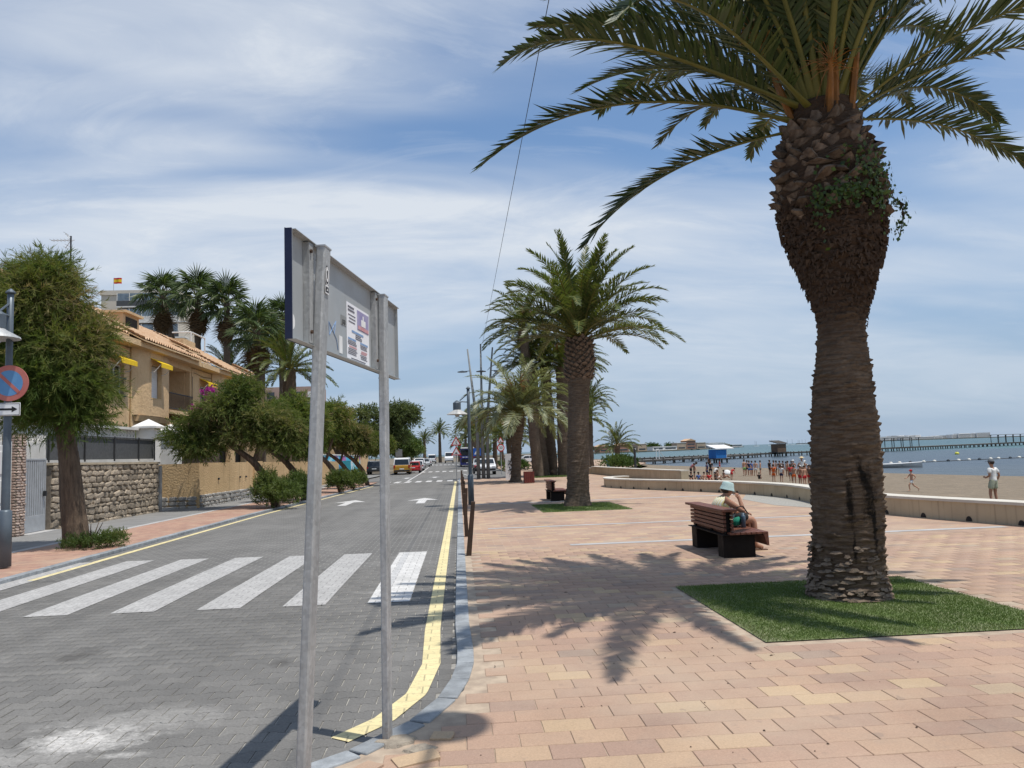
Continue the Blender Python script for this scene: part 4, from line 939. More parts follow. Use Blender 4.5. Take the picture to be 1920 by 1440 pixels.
# gate, brick pillar, white door
gt = empty('metal_gate', (-11.15, 21.05, gz(21)), 0, 'pale grey slatted metal gate next to the brick pillar', 'gate')
mb = MB()
for (a, b) in (((0, -0.62, 0.08), (0.05, -0.57, 1.98)), ((0, 0.57, 0.08), (0.05, 0.62, 1.98)), ((0, -0.57, 1.93), (0.05, 0.57, 1.98)), ((0, -0.57, 0.08), (0.05, 0.57, 0.50))): mb.box2(a, b)
mb.build('gate_frame', M_gate, gt, bevel=0.005)
for i in range(11):
    mb = MB(); mb.box((0.025, -0.52+0.104*i, 1.215), (0.03, 0.075, 1.42)); mb.build('slat', M_gate, gt)
mb = MB(); mb.box2((-0.02, -0.57, 0.5), (0.0, 0.57, 1.93)); mb.build('back_sheet', M_galv, gt)
mb = MB(); mb.box((0.09, 0.5, 1.05), (0.08, 0.04, 0.14)); mb.build('handle', M_dark, gt)
mb = MB(); mb.box2((-0.1, -0.75, 0.0), (0.35, 0.75, 0.07)); mb.build('threshold', M_pale, gt)
bp = empty('brick_pillar', (-11.1, 20.15, gz(20)), 0, 'pillar faced with thin reddish stone strips beside the gate', 'pillar')
mb = MB(); mb.box2((-0.2, -0.19, 0), (0.17, 0.19, 2.6)); mb.build('core', M_mortar, bp)
M_strip = pm('reddish_stone_strip', (0.40, 0.27, 0.215), (0.50, 0.42, 0.36), 3, 0.9, bump=0.5, bscale=20, coord='OBJECT', orand=0.28)
BR = [lump_mesh(40+i) for i in range(4)]
for m in BR: m.materials.append(M_strip)
rg = random.Random(4)
for r_ in range(38):
    y = -0.2
    while y < 0.19:
        w = min(rg.uniform(0.12, 0.26), 0.2-y); w = 0.2-y if 0.2-(y+w) < 0.06 else w
        o = link('brick', BR[rg.randrange(4)], bp, None, (0.17, y+w/2, 0.034+0.067*r_), None); o.scale = (0.06*rg.uniform(0.7, 1.5), w*0.97, 0.062); y += w
    o = link('brick', BR[r_ % 4], bp, None, (-0.01, -0.19, 0.034+0.067*r_), (0, 0, -math.pi/2)); o.scale = (0.06, 0.36, 0.062)
wd = empty('white_door', (-11.12, 19.5, gz(19.5)), 0, 'white panelled door at the picture edge behind the lamp post', 'door')
mb = MB(); mb.box2((-0.05, -0.95, 0.05), (0.03, 0.42, 2.3)); mb.build('leaf', M_shut, wd, bevel=0.01)
for k in range(3):
    mb = MB(); mb.box2((0.03, -0.8, 0.2+0.7*k), (0.05, 0.3, 0.75+0.7*k)); mb.build('panel', M_shut, wd, bevel=0.01)
mb = MB(); mb.box2((-0.08, 0.42, 0.0), (0.08, 0.46, 2.4)); mb.build('jamb', M_shut, wd)
mb = MB(); mb.box((0.09, 0.33, 1.1), (0.04, 0.03, 0.3)); mb.build('handle', M_galv, wd)
nb = empty('garden_wall', (0, 0, 0), 0, 'whitewashed garden wall at the left picture edge', 'wall')
wall_box('render', -11.4, -11.1, 8, 18.5, 2.2, M_whitew).build('render', M_whitew, nb)

# ---- mural wall
def mural_mat():
    m, nt, b = new_mat('painted_mural')
    p = N(nt, 'ShaderNodeNewGeometry').outputs['Position']
    v = MAPPING(nt, p, scale=(1, 0.34, 0.5))
    vo = N(nt, 'ShaderNodeTexVoronoi'); vo.inputs['Scale'].default_value = 1.5; L(nt, MAPPING(nt, v, scale=(1, 1, 1)), vo.inputs['Vector'])
    s = N(nt, 'ShaderNodeSeparateColor'); L(nt, vo.outputs['Color'], s.inputs[0])
    c = RAMP(nt, s.outputs[0], ((0, (0.02, 0.24, 0.50)), (0.25, (0.04, 0.42, 0.62)), (0.45, (0.35, 0.62, 0.70)), (0.6, (0.42, 0.10, 0.32)), (0.72, (0.65, 0.42, 0.05)), (0.85, (0.65, 0.65, 0.62)), (1, (0.05, 0.30, 0.25))), 'CONSTANT')
    w = RAMP(nt, NOISE(nt, p, 1.3, 5, 0.6, 1.5), ((0.52, 0.0), (0.56, 0.75)))
    c = MIX(nt, w, c, (0.15, 0.50, 0.66)); L(nt, c, b.inputs['Base Color']); b.inputs['Roughness'].default_value = 0.7
    return m
mu = empty('mural_wall', (0, 0, 0), 0, 'wall painted with a blue, pink and yellow mural', 'wall')
wall_box('render', -11.9, -11.6, 66.0, 92, 2.35, None).build('painted_face', mural_mat(), mu)
mb = MB(); V = [(x, y, gz(y)+z) for y in (65.95, 92.05) for x, z in ((-11.95, 2.35), (-11.55, 2.35), (-11.55, 2.45), (-11.95, 2.45))]
mb.add(V, [(0,1,2,3), (7,6,5,4), (0,4,5,1), (1,5,6,2), (2,6,7,3), (3,7,4,0)]); mb.build('capping', M_whitew, mu)

# ---- row of ochre houses
def wall_open(mb, x0, x1, y0, y1, z0, z1, ops, mi=0):
    """wall in the y-z plane between x0 and x1 with rectangular openings (y0,y1,z0,z1)"""
    ys = sorted({y0, y1, *[o[0] for o in ops], *[o[1] for o in ops]}); zs = sorted({z0, z1, *[o[2] for o in ops], *[o[3] for o in ops]})
    for i in range(len(ys)-1):
        for j in range(len(zs)-1):
            cy, cz = (ys[i]+ys[i+1])/2, (zs[j]+zs[j+1])/2
            if any(o[0] < cy < o[1] and o[2] < cz < o[3] for o in ops): continue
            mb.box2((x0, ys[i], zs[j]), (x1, ys[i+1], zs[j+1]), mi)
def tile_roof(name, parent, xe, ze, xr, zr, y0, y1, seed=0, pitch=0.30):
    """rows of round clay tiles from the eave (xe,ze) up to the ridge (xr,zr)"""
    r = tworng(seed); ny = int((y1-y0)/pitch)*6+1; nx = 19
    Y = np.linspace(y0, y1, ny); t = np.repeat(np.linspace(0, 1, nx), 2)[1:-1]
    lap = np.tile([0.05, 0.0], nx)[:len(t)]
    ph = (Y-y0)/pitch*2*np.pi
    bar = 0.085*np.maximum(np.cos(ph), -0.35)
    jit = r.normal(0, 0.012, (len(t), int((y1-y0)/pitch)+2))
    col = ((Y-y0)/pitch+0.5).astype(int)
    X = xe+(xr-xe)*t[:, None]+0*Y[None]; Z = ze+(zr-ze)*t[:, None]+bar[None]+lap[:, None]+jit[:, col]
    V = np.stack([X, np.repeat(Y[None], len(t), 0), Z], -1).reshape(-1, 3)
    i, j = np.meshgrid(np.arange(len(t)-1), np.arange(ny-1), indexing='ij')
    F = np.stack([i*ny+j, (i+1)*ny+j, (i+1)*ny+j+1, i*ny+j+1], -1).reshape(-1, 4)
    o = link(name, np_mesh(name, V, [F]), parent, M_tile); tag(o, kind='stuff')
    mb = MB(); mb.prism([(xe, ze-0.10), (xe, ze-0.04), (xr, zr-0.04), (xr, zr-0.10)], 'y', y0+0.02, y1-0.02)
    mb.build('roof_deck', M_ochre2, parent); return o
def window(parent, x, y0, y1, z0, z1, shut=True):
    w = MB(); w.box2((x-0.02, y0, z0), (x, y1, z1)); w = w.build('shutter' if shut else 'window', M_shut if shut else M_glass, parent)
    if shut:
        for k in range(int((z1-z0)/0.12)):
            mb = MB(); mb.box((x+0.008, (y0+y1)/2, z0+0.06+0.12*k), (0.016, (y1-y0)-0.05, 0.09)); mb.build('slat', M_shut, w)
    else:
        mb = MB()
        for (a, b) in (((y0, z0), (y1, z0+0.06)), ((y0, z1-0.06), (y1, z1)), ((y0, z0+0.06), (y0+0.06, z1-0.06)), ((y1-0.06, z0+0.06), (y1, z1-0.06)), (((y0+y1)/2-0.03, z0+0.06), ((y0+y1)/2+0.03, z1-0.06))): mb.box2((x, a[0], a[1]), (x+0.05, b[0], b[1]))
        mb.build('frame', M_shut, w)
    mb = MB(); mb.box2((x-0.02, y0-0.1, z0-0.08), (x+0.24, y1+0.1, z0-0.005)); mb.build('sill', M_ochre, parent)
def awning(parent, x, y0, y1, z):
    mb = MB(); mb.prism([(x, z), (x+0.55, z-0.28), (x+0.55, z-0.50), (x+0.53, z-0.50), (x+0.53, z-0.30), (x, z-0.03)], 'y', y0, y1); a = mb.build('awning', M_awn, parent)
    for yy in (y0+0.04, y1-0.04):
        mb = MB(); mb.tube([(x, yy, z-0.75), (x+0.2, yy, z-0.7), (x+0.5, yy, z-0.36)], 0.018, 5); mb.build('awning_arm', M_shut, a)
def railing(parent, x, y0, y1, z0, h, mat):
    mb = MB(); mb.box2((x-0.02, y0, z0+h-0.05), (x+0.03, y1, z0+h)); mb.box2((x-0.02, y0, z0+0.08), (x+0.03, y1, z0+0.12)); r = mb.build('railing', mat, parent)
    k = y0+0.06
    while k < y1:
        mb = MB(); mb.tube([(x+0.005, k, z0+0.12), (x+0.005, k, z0+h-0.05)], 0.012, 4); mb.build('baluster', mat, r); k += 0.13
def house_unit(Y, label, full=True, left_win=True):
    """one terraced house: curved bay, recessed balcony, tiled roof; Y = its start along the street"""
    h = empty('terraced_house', (0, 0, 0), 0, label, 'house', 'row of ochre terraced houses')
    X = -15.5; b0, b1 = Y+3.7, Y+8.3; r0, r1 = Y+8.3, Y+11.9; yE = Y+12.0
    mb = MB(); wall_open(mb, X-0.3, X, Y, b0, 4.0, 7.2, [(Y+1.5, Y+2.9, 4.8, 6.3)]); wall_open(mb, X-0.3, X, Y, yE, -0.4, 4.0, [(Y+1.0, Y+3.0, 0.2, 2.8), (Y+4.6, Y+7.6, 0.2, 2.8), (Y+8.8, Y+11.2, 0.0, 2.8)])
    mb.box2((X-6.5, Y, -0.4), (X-6.2, yE, 8.4)); mb.box2((X-6.2, Y, -0.4), (X-0.31, Y+0.25, 7.5)); mb.box2((X-6.2, yE-0.25, -0.4), (X-0.31, yE-0.01, 7.5))
    mb.build('wall', M_ochre2, h)
    window(h, X-0.22, Y+1.5, Y+2.9, 4.8, 6.3, False); awning(h, X, Y+1.35, Y+3.05, 6.75)
    railing(h, X+0.05, Y+1.4, Y+3.0, 4.75, 0.95, M_green)
    # rounded bay
    mb = MB(); n = 14; ring = []
    for i in range(n+1):
        t = i/n; ring.append((X+0.02+0.30*math.sin(math.pi*min(max(t, 0.0), 1.0))**0.35, b0+(b1-b0)*t))
    wy0, wy1 = Y+5.3, Y+6.6
    V, F = [], []
    zs = [4.05, 4.95, 6.62, 7.25]
    for z in zs: V += [(x, y, z) for x, y in ring]
    m = n+1; holes = set()
    for i in range(n):
        if wy0-0.1 < (ring[i][1]+ring[i+1][1])/2 < wy1+0.1: holes.add(i)
    for k in range(3):
        for i in range(n):
            if k == 1 and i in holes: continue
            F.append((k*m+i, k*m+i+1, (k+1)*m+i+1, (k+1)*m+i))
    hi = sorted(holes)
    for i in (hi[0], hi[-1]+1):                      # reveals
        x, y = ring[i]; b = len(V); V += [(x, y, 4.95), (x-0.22, y, 4.95), (x-0.22, y, 6.62), (x, y, 6.62)]; F.append((b, b+1, b+2, b+3))
    for z in (4.95, 6.62):
        b = len(V); V += [(ring[i][0], ring[i][1], z) for i in range(hi[0], hi[-1]+2)]; c = len(V); V += [(ring[i][0]-0.22, ring[i][1], z) for i in range(hi[0], hi[-1]+2)]
        F += [(b+i, b+i+1, c+i+1, c+i) for i in range(len(hi))]
    b = len(V); V += [(X-0.1, b0, 4.05), (X-0.1, b1, 4.05)]; F.append(tuple(range(0, n+1))[::-1]+(b, b+1))
    mb.add(V, F); mb.build('bay', M_ochre2, h)
    xm = ring[n//2][0]-0.24; mb = MB(); mb.box2((X-0.25, b0+0.1, 4.1), (X-0.1, b1-0.1, 7.2)); mb.build('bay_lining', M_ochre2, h)
    window(h, xm, ring[hi[0]][1]+0.02, ring[hi[-1]+1][1]-0.02, 4.97, 6.60, True); awning(h, xm+0.22, wy0-0.1, wy1+0.1, 6.95)
    mb = MB(); mb.prism([(-15.30, 3.75), (-15.20, 4.03), (-15.5, 4.03), (-15.5, 3.75)], 'y', b0+0.3, b1-0.3); mb.build('bay_corbel', M_ochre2, h)
    # recessed balcony
    mb = MB(); mb.box2((X-1.9, r0, 4.35), (X+0.12, r1+0.1, 4.55)); mb.box2((X-1.9, r0, 4.55), (X-1.7, r1, 7.25)); mb.box2((X-1.7, r0-0.2, 4.55), (X+0.02, r0, 7.25)); mb.box2((X-1.7, r1-0.1, 4.55), (X-0.02, r1+0.09, 7.25)); mb.box2((X-1.7, r0, 6.95), (X+0.03, r1, 7.25)); mb.build('balcony', M_ochre2, h)
    window(h, X-1.68, r0+1.3, r0+2.9, 4.62, 6.5, True); railing(h, X+0.08, r0, r1, 4.55, 0.95, M_dark)
    for (a, b) in ((Y+1.0, Y+3.0), (Y+4.6, Y+7.6), (Y+8.8, Y+11.2)):
        mb = MB(); mb.box2((X-0.5, a-0.02, 0.0), (X-0.35, b+0.02, 2.85)); mb.build('ground_floor_window', M_shade, h)
    mb = MB(); mb.tube([(X+0.06, b0-0.15, 7.2), (X+0.06, b0-0.15, -0.3)], 0.045, 6); mb.build('drain_pipe', M_ochre, h)
    mb = MB(); mb.tube([(X+0.03, Y+0.3, 6.95), (X+0.04, Y+2.0, 6.86), (X+0.03, b0-0.2, 6.93)], 0.014, 4); mb.build('facade_cable', M_dark, h)
    mb = MB(); mb.tube([(X+0.05, r1+0.12, 6.7), (X+0.05, r1+0.2, 5.2), (X+0.05, r1+0.15, 3.0)], 0.014, 4); mb.build('facade_cable', M_dark, h)
    # eave band and roof with stepped pieces
    mb = MB(); mb.box2((X-0.28, Y, 7.25), (X+0.62, yE-0.02, 7.52)); mb.build('eave', M_ochre2, h)
    tile_roof('roof', h, X+0.80, 7.58, X-3.6, 10.0, Y+3.2, yE-0.6, int(Y)); tile_roof('roof', h, X+0.15, 7.82, X-3.55, 9.95, Y-0.4, Y+3.1, int(Y)+1)
    tile_roof('roof', h, X+0.5, 8.05, X-0.6, 8.60, yE-1.9, yE+0.1, int(Y)+2)
    mb = MB(); mb.prism([(X-3.6, 9.85), (X-6.5, 8.2), (X-6.5, 8.0), (X-3.6, 9.65)], 'y', Y, yE); mb.build('rear_roof', M_tile, h)
    if full:
        mb = MB(); mb.box2((X-2.4, Y+4.6, 8.2), (X-0.8, Y+6.5, 9.15)); c = mb.build('dormer', M_ochre2, h)
        mb = MB(); mb.box2((X-0.82, Y+4.9, 8.35), (X-0.76, Y+6.2, 9.0)); mb.build('dormer_opening', M_shade, c)
        mb = MB(); mb.box2((X-2.6, Y+4.5, 9.15), (X-0.6, Y+6.6, 9.27)); mb.build('dormer_cap', M_ochre2, c)
    else:
        mb = MB(); mb.box2((X-3.0, Y+3.2, 8.6), (X-1.6, Y+5.4, 9.5)); mb.build('roof_block', M_ochre2, h)
    mb = MB(); mb.prism([(X-1.6, yE-0.03), (X+0.6, yE-0.03), (X+0.6, yE-0.01), (X-1.6, yE-0.01)], 'z', 7.3, 7.31); 
    return h
M_green = pm('green_railing', (0.02, 0.06, 0.045), (0.03, 0.075, 0.055), 4, 0.5)
house_unit(34.0, 'nearest ochre terraced house with two yellow awnings and tiled roof')
house_unit(46.05, full=False, label='second ochre terraced house, further along behind the bougainvillea')
mb = MB(); f = empty('roof_frame', (-17.5, 53.2, 8.9), 0, 'white pipe frame standing on the tiled roof', 'frame')
for (a, b) in (((0, -1.4, -0.3), (0, -1.4, 1.4)), ((0, 1.4, -0.6), (0, 1.4, 1.4)), ((0, -1.4, 1.4), (0, 1.4, 1.4)), ((-1.2, -1.4, 1.4), (0, -1.4, 1.4))): mb.tube([a, b], 0.05, 6)
mb.build('pipes', M_shut, f)
hb = empty('terraced_house', (0, 0, 0), 0, 'far orange house gable behind the tamarisk crown, at picture edge', 'house')
mb = MB(); mb.box2((-30, 30, -0.3), (-22.2, 44, 11.2)); mb.build('wall', M_ochre2, hb)
mb = MB(); mb.prism([(-30.3, 11.2), (-21.9, 11.2), (-26, 13.2)], 'y', 29.8, 44.2); mb.build('roof', M_tile, hb)
for k in range(3):
    mb = MB(); mb.box2((-22.21, 32+4*k, 7), (-22.17, 33.4+4*k, 8.6)); mb.build('window', M_glass, hb)
an = empty('antenna', (-22.1, 45.3, 8.0), 0, 'thin television aerial mast above the tamarisk tree', 'antenna')
mb = MB(); mb.tube([(0,0,0), (0,0,7.0)], 0.045, 6); mb.build('mast', M_dark, an)
mb = MB(); mb.tube([(-1.1, 0, 6.75), (0.2, 0, 6.75)], 0.018, 4)
for k in range(6): mb.tube([(-1.05+0.2*k, -0.3, 6.75), (-1.05+0.2*k, 0.3, 6.75)], 0.012, 4)
for s in (-1, 1): mb.tube([(0.0, 0, 6.75), (-0.35, 0.1, 6.75+0.45*s)], 0.02, 4); mb.tube([(-0.2, -0.25, 6.75+0.3*s), (-0.2, 0.3, 6.75+0.3*s)], 0.012, 4); mb.tube([(-0.3, -0.25, 6.75+0.42*s), (-0.3, 0.3, 6.75+0.42*s)], 0.012, 4)
mb.build('aerial', M_galv, an)

# ---- tower block and far buildings
M_tower = pm('cream_tower_render', (0.60, 0.54, 0.45), (0.54, 0.485, 0.40), 0.2, 0.9)
M_glz = pm('balcony_glazing', (0.22, 0.27, 0.31), (0.12, 0.155, 0.19), 0.7, 0.15, spec=0.5)
tw = empty('tower_block', (-61.5, 156, 1.0), 0, 'cream high-rise with glazed balconies behind the palms', 'building')
mb = MB(); mb.box2((-6.8, -4, -1), (7.5, 8, 33.6)); mb.build('wall', M_tower, tw)
mb = MB(); mb.box2((-7.0, -4.2, 33.6), (7.7, 8.2, 34.5)); mb.build('parapet', M_tower, tw)
for k in range(10):
    z = 31.0-3.05*k
    mb = MB(); mb.box2((-3.2, -6.0, z-0.25), (8.6+(k > 0)*1.2, -4.0, z)); s = mb.build('balcony', M_whitew, tw)
    mb = MB(); mb.box2((-3.0, -5.9, z+(0.1 if k % 2 else 1.1)), (8.4, -5.8, z+2.5)); mb.build('glazing', M_glz, s)
    mb = MB(); mb.box2((-3.1, -5.98, z), (8.5, -5.9, z+1.05)); mb.build('railing', M_mesh if k % 2 == 0 else M_whitew, s)
    for q in range(6):
        mb = MB(); mb.box2((-3.05+2.28*q, -6.0, z+1.05), (-2.95+2.28*q, -5.9, z+2.6)); mb.build('mullion', M_whitew, s)
fl = empty('flag', (-66, 152, 34.4), 0, 'small red and yellow flag above the tower block', 'flag')
mb = MB(); mb.tube([(0,0,0), (0,0,3.6)], 0.05, 5); mb.build('pole', M_galv, fl)
M_red = pm('red_paint', (0.55, 0.02, 0.02), (0.48, 0.018, 0.018), 3, 0.5); M_yel = pm('yellow_paint_gloss', (0.75, 0.50, 0.02), (0.70, 0.45, 0.02), 3, 0.5)
for (z0, z1, m_, nme) in ((3.3, 3.6, M_red, 'red_band'), (2.75, 3.3, M_yel, 'yellow_band'), (2.45, 2.75, M_red, 'red_band')):
    mb = MB(); V = []; 
    for i in range(7): V += [(0.05+0.24*i, 0.10*math.sin(i*1.2), z0), (0.05+0.24*i, 0.10*math.sin(i*1.2), z1)]
    mb.add(V, [(2*i, 2*i+2, 2*i+3, 2*i+1) for i in range(6)]); mb.build(nme, m_, fl)
ht = empty('far_apartment_block', (-39, 186, 0), 0, 'pink far apartment block glimpsed between palm trunks', 'building')
M_pink = pm('pink_render', (0.42, 0.30, 0.26), (0.36, 0.26, 0.22), 0.4, 0.9)
mb = MB(); mb.box2((-7, 0, -1), (6, 10, 19)); mb.build('wall', M_pink, ht)
for k in range(6):
    for q in range(4):
        mb = MB(); mb.box2((-6.2+3.2*q, -0.08, 2.2+2.8*k), (-4.4+3.2*q, 0.0, 3.8+2.8*k)); mb.build('window', M_glass if (k+q) % 2 else M_shut, ht)
for i, (x, y, w, d, h, lab) in enumerate(((-22, 92, 9, 12, 6.2, 'tiled house showing above the trees behind the mural wall'), (-19, 118, 9, 14, 6.0, 'low house roof behind the far street trees'))):
    b = empty('house', (x, y, gz(y)), 0, lab, 'house')
    mb = MB(); mb.box2((-w/2, -d/2, 0), (w/2, d/2, h)); mb.build('wall', M_ochre2, b)
    mb = MB(); mb.prism([(-w/2-0.4, h), (w/2+0.4, h), (0, h+1.9)], 'y', -d/2-0.3, d/2+0.3); mb.build('roof', M_tile, b)
    for k in range(3):
        mb = MB(); mb.box2((w/2, -d/2+1.5+3.5*k, 3.4), (w/2+0.04, -d/2+2.8+3.5*k, 5.0)); mb.build('window', M_glass, b)

# ---- feathery and leafy trees
def foliage(name, parent, lobes, n, plen, nb, bw, bl, mat, seed, droop=0.3, shell=0.35, spread=0.9, top=0.0, clump=0):
    """sprays of thin blades set through the outer part of each lobe (centre, radii, weight)"""
    r = tworng(seed)
    if clump:                                   # each lobe breaks into smaller clumps with gaps between
        nl_ = []
        for c, R_, wt in lobes:
            for _ in range(clump):
                d_ = r.normal(0, 1, 3); d_[2] = abs(d_[2])*0.9-0.25; d_ /= np.linalg.norm(d_); q = r.uniform(0.34, 0.52)
                nl_.append((tuple(np.array(c)+d_*np.array(R_)*r.uniform(0.42, 0.72)), tuple(np.array(R_)*q), wt*q*q))
        lobes = nl_
    w = np.array([l[2] for l in lobes]); w = w/w.sum(); ltone = r.normal(0, 0.13, len(lobes))
    li = r.choice(len(lobes), n, p=w)
    C = np.array([l[0] for l in lobes])[li]; R = np.array([l[1] for l in lobes])[li]
    d = r.normal(0, 1, (n, 3)); d[:, 2] = np.where(d[:, 2] < -0.6, -d[:, 2]*0.5, d[:, 2]); d /= np.linalg.norm(d, axis=1)[:, None]
    rr = shell+(1.03-shell)*r.random(n)**0.6; rr *= 1+0.10*np.sin(d[:, 0]*7+li*2)+0.10*np.sin(d[:, 1]*6+d[:, 2]*5+li)
    O = C+d*R*rr[:, None]
    D = d*0.8+r.normal(0, 0.45, (n, 3)); D[:, 2] += top-droop; D /= np.linalg.norm(D, axis=1)[:, None]
    t = r.random((n, nb)); pl = plen*r.uniform(0.6, 1.3, n)
    B = O[:, None]+D[:, None]*(t*pl[:, None])[..., None]; B[..., 2] -= droop*0.5*(t*pl[:, None])**2/plen
    bd = D[:, None]*0.9+r.normal(0, spread, (n, nb, 3)); bd[..., 2] -= droop*0.5; bd /= np.linalg.norm(bd, axis=2)[..., None]
    L_ = bl*r.uniform(0.5, 1.2, (n, nb))
    wv = np.cross(bd, r.normal(0, 1, (n, nb, 3))); wv /= np.linalg.norm(wv, axis=2)[..., None]+1e-9
    T = B+bd*L_[..., None]; M = B+bd*(L_*0.5)[..., None]
    V = np.stack([B-wv*bw*0.3, B+wv*bw*0.3, M+wv*bw*0.5, T, M-wv*bw*0.5], 2).reshape(-1, 3)
    k = np.arange(n*nb)
    tone = np.clip(0.42+0.10*r.normal(0, 1, n)+ltone[li]+0.18*np.sin(O[:, 0]*2.1+O[:, 2]*1.7)*np.sin(O[:, 1]*1.9+2), 0, 1)
    rn = np.repeat(np.clip(tone[:, None]+r.normal(0, 0.08, (n, nb)), 0, 1).ravel(), 5)
    me = np_mesh(name, V, [(k[:, None]*5+np.array([[0, 1, 2, 3, 4]]))], attrs={'rnd': rn}); me.materials.append(mat)
    return tag(link(name, me, parent), kind='stuff')
M_tam = leafm('tamarisk_spray', ((0.0, (0.055, 0.095, 0.022)), (0.45, (0.115, 0.160, 0.040)), (0.72, (0.19, 0.195, 0.065)), (1.0, (0.33, 0.25, 0.15))), 0.7, 0.42, 0.15)
M_tam2 = leafm('tamarisk_spray_dry', ((0.0, (0.062, 0.095, 0.026)), (0.35, (0.125, 0.160, 0.045)), (0.65, (0.21, 0.195, 0.085)), (1.0, (0.36, 0.27, 0.175))), 0.7, 0.42, 0.15)
M_lfy = leafm('green_leaf', ((0.0, (0.042, 0.075, 0.018)), (0.5, (0.080, 0.122, 0.028)), (1.0, (0.15, 0.18, 0.055))), 0.55, 0.35, 0.3)
M_pine = leafm('olive_leaf', ((0.0, (0.065, 0.088, 0.032)), (0.5, (0.115, 0.145, 0.055)), (1.0, (0.20, 0.215, 0.095))), 0.6, 0.38, 0.25)
M_bark = pm('brown_bark', (0.150, 0.105, 0.072), (0.075, 0.052, 0.037), 5, 0.95, bump=1.0, bscale=16, coord='OBJECT', stretch=(3, 3, 0.5))
def bark_mesh(pts, radii, n=20, amp=0.02, seed=0):
    """twisting furrowed stem along a polyline"""
    r = tworng(seed); P = np.array(pts, float); k = len(P); u = np.linspace(0, k-1, (k-1)*14+1)
    Q = np.stack([np.interp(u, range(k), P[:, i]) for i in range(3)], 1)
    for _ in range(12): Q[1:-1] = (Q[:-2]+2*Q[1:-1]+Q[2:])/4
    R = np.interp(u, range(k), radii); th = np.linspace(0, 2*np.pi, n, endpoint=False)
    T = np.gradient(Q, axis=0); T /= np.linalg.norm(T, axis=1)[:, None]
    a = np.cross(T, [0.3, 1, 0.1]); a /= np.linalg.norm(a, axis=1)[:, None]; b = np.cross(T, a)
    fur = sum(np.sin(th[None]*f+u[:, None]*g+p)*q for f, g, p, q in ((3, 0.6, 0, 0.5), (7, 0.9, 1, 0.5), (11, -0.5, 2, 0.4), (2, 1.5, 4, 0.4)))
    rr = R[:, None]*(1+amp/0.05*0.10*fur)+r.normal(0, amp*0.12, (len(u), n))
    V = (Q[:, None]+(a[:, None]*np.cos(th)[None, :, None]+b[:, None]*np.sin(th)[None, :, None])*rr[..., None]).reshape(-1, 3)
    i, j = np.meshgrid(np.arange(len(u)-1), np.arange(n), indexing='ij')
    F = np.stack([i*n+j, i*n+(j+1) % n, (i+1)*n+(j+1) % n, (i+1)*n+j], -1).reshape(-1, 4)
    me = np_mesh('trunk', V, [F]); me.materials.append(M_bark); return me
def leafy_tree(label, x, y, trunk, radii, limbs, lobes, n, par, mat, seed, group=None, cat='tree', name='tamarisk_tree', z0=None, amp=0.05, spread=0.9):
    root = empty(name, (x, y, gz(y)+LZ if z0 is None else z0), 0, label, cat, group)
    link('trunk', bark_mesh(trunk, radii, 22, amp, seed), root)
    for i, (p, r_) in enumerate(limbs): link('limb', bark_mesh(p, r_, 9, 0.03, seed+i), root)
    foliage('crown', root, lobes, n, *par, mat, seed, clump=9, spread=spread)
    return root
# big tamarisk at the left edge
leafy_tree('big bushy tamarisk tree on the near left pavement', -7.87, 16.6,
    [(0, 0, -0.05), (-0.02, 0, 0.25), (-0.12, 0, 1.05), (-0.19, 0, 1.85), (-0.30, 0, 2.4), (-0.5, 0.1, 3.2), (-0.6, 0.1, 4.2)], [0.30, 0.245, 0.215, 0.19, 0.165, 0.12, 0.06],
    [([(-0.25, 0, 2.1), (0.0, -0.2, 2.9), (0.2, -0.2, 3.6)], [0.12, 0.09, 0.04]), ([(-0.3, 0, 2.3), (-0.8, 0.3, 3.2), (-1.2, 0.2, 4.2)], [0.12, 0.08, 0.04]), ([(-0.3, 0, 2.1), (-0.2, 0.5, 2.8), (0.1, 0.9, 3.3)], [0.10, 0.07, 0.04])],
    [((-0.75, 0, 4.75), (0.70, 0.8, 1.05), 4), ((-0.20, -0.1, 4.0), (0.64, 0.8, 0.80), 3), ((-1.35, 0.1, 4.35), (0.75, 0.9, 1.25), 3), ((-0.50, -0.2, 3.3), (0.92, 0.9, 0.70), 3), ((0.02, 0, 3.2), (0.52, 0.8, 0.70), 2), ((-1.3, 0, 3.2), (0.75, 0.8, 0.8), 2), ((-0.55, 0, 5.55), (0.42, 0.5, 0.50), 1.2), ((-1.2, 0, 5.4), (0.30, 0.4, 0.55), 0.8), ((-0.75, -0.1, 2.65), (0.55, 0.5, 0.42), 0.9), ((0.05, -0.1, 2.62), (0.42, 0.5, 0.42), 0.7), ((-0.5, 0, 4.0), (1.0, 0.8, 1.3), 2)],
    7000, (0.50, 24, 0.012, 0.17), M_tam, 301, 'tamarisk trees along the left pavement', amp=0.03, spread=0.42)
